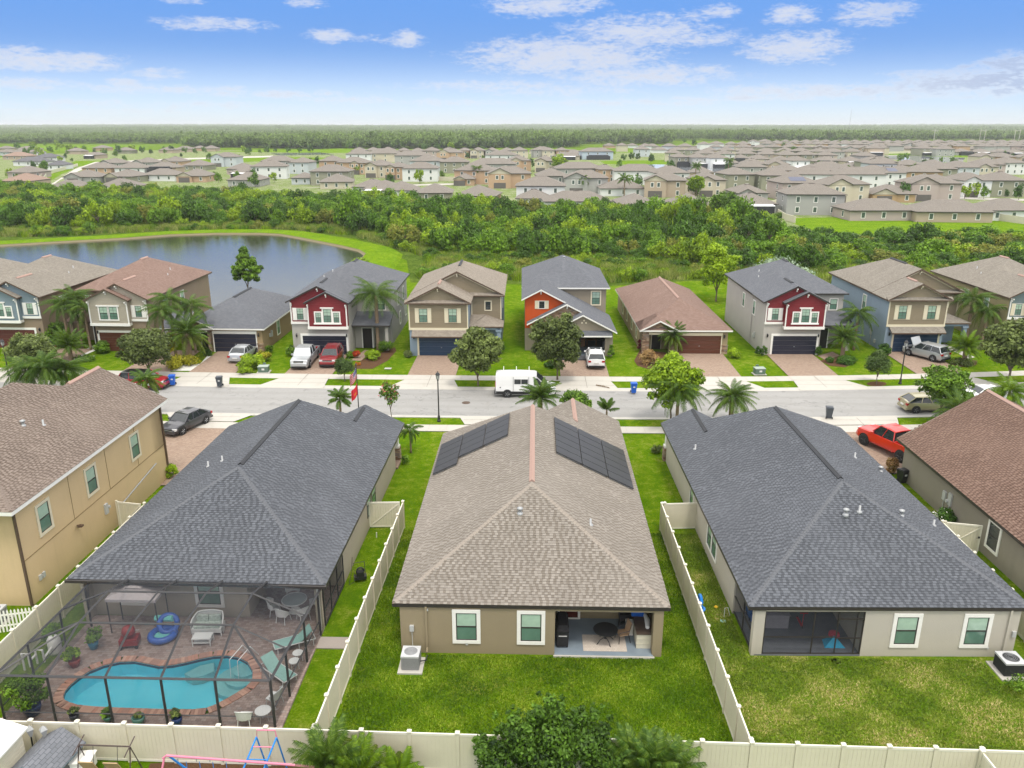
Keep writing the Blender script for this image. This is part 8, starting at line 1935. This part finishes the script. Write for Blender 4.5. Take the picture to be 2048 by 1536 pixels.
FH = """84 174 377 1 w l|186 262 375 1 w l|278 352 350 1 w|127 196 354 1 g g|206 264 353 1 o g|160 222 336 1 p|226 288 336 1 w|196 244 326 1 g g|262 305 325 1 g g|290 352 335 1 t c|318 362 323 1 p g|362 412 331 1 o|352 412 352 1 p g
0 62 362 1 t b|8 60 345 1 k|20 88 323 1 w d|64 112 315 1 w d|90 126 330 1 w d|0 54 312 1 t b|30 72 298 1 c|-8 14 297 1 t|128 162 302 1 t|182 208 296 1 p|228 262 301 1 o|315 346 300 1 t|348 384 298 1 t|384 404 296 1 p|404 432 297 1 t|166 192 310 1 t l
420 472 314 2 l g|450 500 338 1 k|456 512 345 1 k l|500 572 333 2 w|452 520 360 1 g|580 620 356 1 l|617 697 343 2 o|638 706 364 1 c|700 762 374 1 l|722 790 378 1 g l|762 836 381 1 w|830 905 386 1 o|904 992 392 1 p
520 586 322 2 g|574 616 325 2 l|636 684 322 2 p|668 732 325 2 p|690 742 308 2 w|700 732 326 2 p g|734 806 307 2 c|728 776 331 2 c g|770 806 334 2 p g|802 876 337 2 w|817 884 322 2 l|878 938 324 2 o|935 1032 328 2 g|905 990 341 2 p|975 1064 347 2 p g|906 950 358 1 p g
788 862 311 2 g|872 924 305 2 p g|968 1030 310 2 w|735 782 305 2 c|1030 1132 372 2 w|1030 1100 397 1 w|1087 1226 403 1 w|1238 1320 409 1 w|1335 1436 413 1 o|1074 1140 352 2 g|1128 1218 356 2 g g|1200 1296 377 1 w|1288 1374 361 2 t gs|1228 1324 342 2 w|1198 1236 339 2 p|1112 1212 337 2 g
1018 1064 321 2 p g|1068 1114 322 2 c g|1308 1382 346 2 w|1158 1234 303 2 b c|1066 1108 300 2 g|1116 1166 306 1 t|1104 1160 312 1 c l|1130 1200 308 1 g|1474 1558 408 1 g l|1474 1540 386 1 g g|1575 1694 389 2 g|1700 1842 421 1 k|1836 1990 424 1 t|1975 2090 421 1 w
1394 1456 360 2 c g|1456 1514 349 2 o|1524 1594 351 2 o|1474 1536 334 2 g|1564 1644 366 2 k s|1650 1748 369 2 c g|1744 1834 388 1 y g|1820 1928 367 2 k g|1672 1776 349 2 w|1768 1818 346 2 w s|1814 1888 344 2 y|1926 1990 361 2 w g|1986 2056 361 2 o|1918 1964 335 2 l|1958 2014 329 2 k|2008 2060 326 2 w|1726 1798 324 2 o g
1584 1676 349 2 w|1620 1700 336 2 c|1860 1918 338 2 o|1380 1430 345 1 t|1700 1740 334 1 t"""
for ln in FH.replace('\n', '|').split('|'):
    q = ln.split(); far_house(float(q[0]), float(q[1]), float(q[2]), int(q[3]), q[4], q[5] if len(q) > 5 else '')
def far_row(x0, x1, py0, py1, wpx, st, seed, styles=('', '', 'g', '')):
    r_ = random.Random(seed); x = x0
    while x < x1:
        w = wpx * r_.uniform(.85, 1.2); f = (x - x0) / (x1 - x0); py = py0 + (py1 - py0) * f + r_.uniform(-.6, .6)
        far_house(x, x + w, py, st if r_.random() < .75 else 3 - st, r_.choice('wglcotkpgc'), r_.choice(styles)); x += w * r_.uniform(1.0, 1.12)
far_row(1350, 1640, 314, 323, 36, 1, 1, ('c', 'l', '', 'l')); far_row(1640, 1740, 321, 324, 38, 1, 2, ('l', '')); far_row(1330, 1740, 306, 312, 36, 2, 3); far_row(1270, 1700, 299, 304, 34, 2, 4)
far_row(1290, 1760, 292.5, 296, 28, 2, 5); far_row(1700, 2060, 296, 300, 32, 1, 6, ('', 'l')); far_row(1880, 2060, 303, 306, 34, 1, 7, ('l', 'c', '')); far_row(1400, 2060, 287.5, 289, 24, 2, 8); far_row(1500, 2060, 283.5, 284.5, 20, 2, 9)
far_row(1750, 2060, 291.5, 293, 26, 2, 10); far_row(1210, 1300, 291, 292, 22, 2, 11); far_row(700, 1120, 301, 301, 28, 2, 12); far_row(-10, 60, 304, 305, 26, 1, 13); far_row(1960, 2060, 313, 316, 40, 2, 14); far_row(1740, 1960, 328, 334, 48, 2, 15)
far_row(1560, 1800, 341, 343, 52, 2, 16); far_row(1440, 1560, 326, 330, 42, 2, 17, ('', 'g'))
# garden walls of the estate, visible as pale strips
def far_wall(label, pts, h=1.8):
    mb = MB()
    for (a, b) in zip(pts, pts[1:]):
        A, B = at(a[0], a[1], 0), at(b[0], b[1], 0); d = (B - A).normalized(); n = Vector((-d.y, d.x, 0)) * .08
        mb.prism([tuple((A + n).xy), tuple((A - n).xy), tuple((B - n).xy), tuple((B + n).xy)], 0, h)
    tag(mb.build('fence', VINYL), label, 'fence')
far_wall('pale fence along the road of the far left estate', ((52, 378), (92, 350), (156, 333))); far_wall('pale fence between the two dark-roofed far left houses and the road', ((88, 362), (95, 352)))
far_wall('pale fence behind the screen-caged houses by the far pond', ((1350, 326), (1500, 332), (1620, 338))); far_wall('cream fence right of the tan house on the far meadow', ((1985, 440), (2060, 450))); far_wall('cream fence left of the grey two-storey house on the far meadow', ((1555, 431), (1570, 441), (1590, 447)))
far_wall('pale fence between the one-storey gable house and the grey two-storey house', ((1540, 414), (1560, 408), (1578, 410))); far_wall('long pale fence beyond the second far pond', ((1730, 309), (1830, 306), (1930, 309))); far_wall('pale fence behind the white two-storey house in the centre', ((870, 361), (912, 362)))
# small garden trees of the estate
fp_ = [leaf_crown('crown', m, 420, clumps(12, .8, .42, .55, .25, .42, 500 + k), .11, 500 + k) for k, m in enumerate((F_SCRUB[0], F_SCRUB[1], F_DARK, F_SCRUB[2]))]
FT = """275 222 4|262 215 4|290 205 4|30 90 6"""
r_ = random.Random(4)
cand = [(265, 306), (300, 309), (330, 308), (345, 306), (372, 307), (392, 308), (408, 306), (232, 314), (100, 306), (120, 302), (140, 306), (152, 302), (170, 303), (190, 309), (207, 312), (236, 308), (250, 304), (55, 312), (66, 310), (40, 372), (62, 353), (65, 340), (90, 344), (45, 330), (120, 326), (133, 318), (145, 325),
 (500, 306), (520, 307), (532, 307), (552, 305), (575, 306), (600, 306), (620, 305), (420, 322), (455, 326), (600, 338), (622, 336), (575, 342), (715, 349), (740, 346), (815, 347), (872, 357), (882, 359), (955, 362), (1000, 366), (1010, 362), (1115, 337), (1058, 338), (1062, 330), (935, 318), (945, 316), (1390, 394), (1140, 382), (1160, 386), (1250, 386), (1270, 380), (1330, 392), (1380, 350), (1456, 345), (1520, 364),
 (1805, 403), (1825, 395), (1930, 398), (1945, 395), (1965, 398), (2010, 397), (2036, 400), (1910, 328), (1880, 326), (1905, 325), (1700, 400), (1690, 404), (1248, 322), (1262, 320), (1275, 321), (1345, 338), (850, 300), (875, 299), (903, 299), (940, 297), (978, 296), (1010, 297), (1045, 295), (1090, 297), (758, 299), (700, 298), (640, 299)]
cand += [(r_.uniform(0, 2048), 285 + 90 * r_.random() ** 1.4) for _ in range(110)]
for i, (px, py) in enumerate(cand):
    p = at(px + r_.uniform(-2, 2), py, 0); R_ = r_.uniform(1.4, 3.2) * (1 if py > 315 else 1.3); z = 'left' if px < 450 else 'centre' if px < 1150 else 'right'
    k = r_.randrange(4); tn = ('dark green', 'mid-green', 'deep green', 'yellow-green')[k]
    t = thing('garden_tree', '%s garden tree among distant houses beyond %s' % (tn, landmark(p.x, p.y)), 'tree', (p.x, p.y, 0), r_.uniform(0, 6), '%s garden trees beyond %s' % (tn, landmark(p.x, p.y))); link('crown', fp_[k], t, (0, 0, .4), (0, 0, 0), (R_, R_, R_ * 1.7)); link('trunk', tp[0], t, (0, 0, 0), (0, 0, 0), (R_, R_, R_ * 1.4))
for (px, py, h, s, lab) in ((1000, 372, 5, 81, 'palm left of the big white two-storey house'), (955, 368, 6, 82, 'dark palm clump before the peach gabled house'), (1248, 394, 6, 83, 'palm right of the white one-storey house'), (1165, 388, 5, 84, 'palm between the grey gabled house and the white roof'), (1390, 366, 7, 85, 'palm left of the far pond'), (1455, 358, 8, 86, 'tall palm beside the olive house at the far pond')):
    palm(lab + ' in the far estate', at(px, py, 0), h, 3.4, 14, droop=1.1, leafl=.7, tr=.2, seed=s, width=.08, nleaf=14)
tree('bright yellow-green tree between the tan solar house and the cream gabled house', at(1392, 398, 0), 8.5, 3.6, F_BRT, 2500, .35, 601, trunk_h=2.0, ncl=36, tr=.2)
tree('round dark tree in front of the white-lanai house by the far meadow', at(1440, 446, 0), 8.5, 4.6, F_MID, 3500, .3, 602, trunk_h=1.5, ncl=40, tr=.2)
tree('bright green round tree in the middle of the far estate', at(1118, 345, 0), 9.5, 4.8, F_BRT, 2500, .45, 603, trunk_h=2.0, ncl=36, tr=.2)
for px, py, r, lab in ((1830, 440, 2.2, 'left clipped hedge on the far meadow'), (1893, 440, 3.2, 'wide clipped hedge before the tan house on the far meadow'), (1562, 436, 1.8, 'hedge by the far white lanai')): bush(lab, at(px, py, 0), r, 1.5, F_MID, 900, .2, int(px))
for (px, py, lab) in ((1698, 252, 'thin radio mast on the horizon at right'),):
    p = at(px, 262, 0); t = thing('radio_mast', lab, 'mast', (p.x, p.y, 0)); MB().tube([(0, 0, 0), (0, 0, 85)], [1.2, .4], 4).build('mast', plain('grey_steel', (.3, .3, .31)), t)
for (px, lab) in ((1962, 'left double power pole at the forest edge'), (2031, 'right double power pole at the forest edge'), (1866, 'single power pole at the forest edge')):
    p = at(px, 290, 0); t = thing('power_pole', lab, 'power pole', (p.x, p.y, 0)); pm = plain('pale_pole', (.5, .47, .42))
    for dx in ((-3, 3) if 'double' in lab else (0,)): MB().tube([(dx, 0, 0), (dx, 0, 19)], .35, 5).build('pole', pm, t)
    MB().box(-4, 4, -.2, .2, 17, 17.6).build('cross_arm', pm, t)
# the far forest, thousands of crowns in one mass
ffp = [leaf_crown('far_crown', F_FAR, 420, clumps(14, .8, .3, .62, .28, .45, 700 + k), .11, 700 + k, flat=.7) for k in range(4)]
ff = []; r_ = random.Random(8)
def edge(x, y): 
    a = x / y
    return 900 if a < -.25 else 930 if a < .05 else 1080 if a < .16 else 1330
tries = 0
while len(ff) < 26000 and tries < 200000:
    tries += 1; y = 850 * math.exp(r_.random() ** 1.25 * 2.1); a = r_.uniform(-.78, .75)
    x = a * y; D = y
    if y < edge(x, y) + 40 * math.sin(x * .011): continue
    if a < -.42 and y < 1120: continue
    R_ = r_.uniform(6.5, 11) * (1 + max(0, (D - 1500)) / 3000); hh = r_.uniform(8, 11.5) + (2.5 if r_.random() < .05 else 0) + 3 * math.sin(x * .0021 + 1) * math.sin(y * .0013) + max(0, D - 2500) * .004
    ff.append((x, y, R_, max(7, hh) * 1.05, r_.randrange(4), r_.uniform(0, 6)))
scatter('far_forest', ff, ffp, 'far green forest stretching to the hazy horizon', 'forest')
# tree mass right behind the far left houses
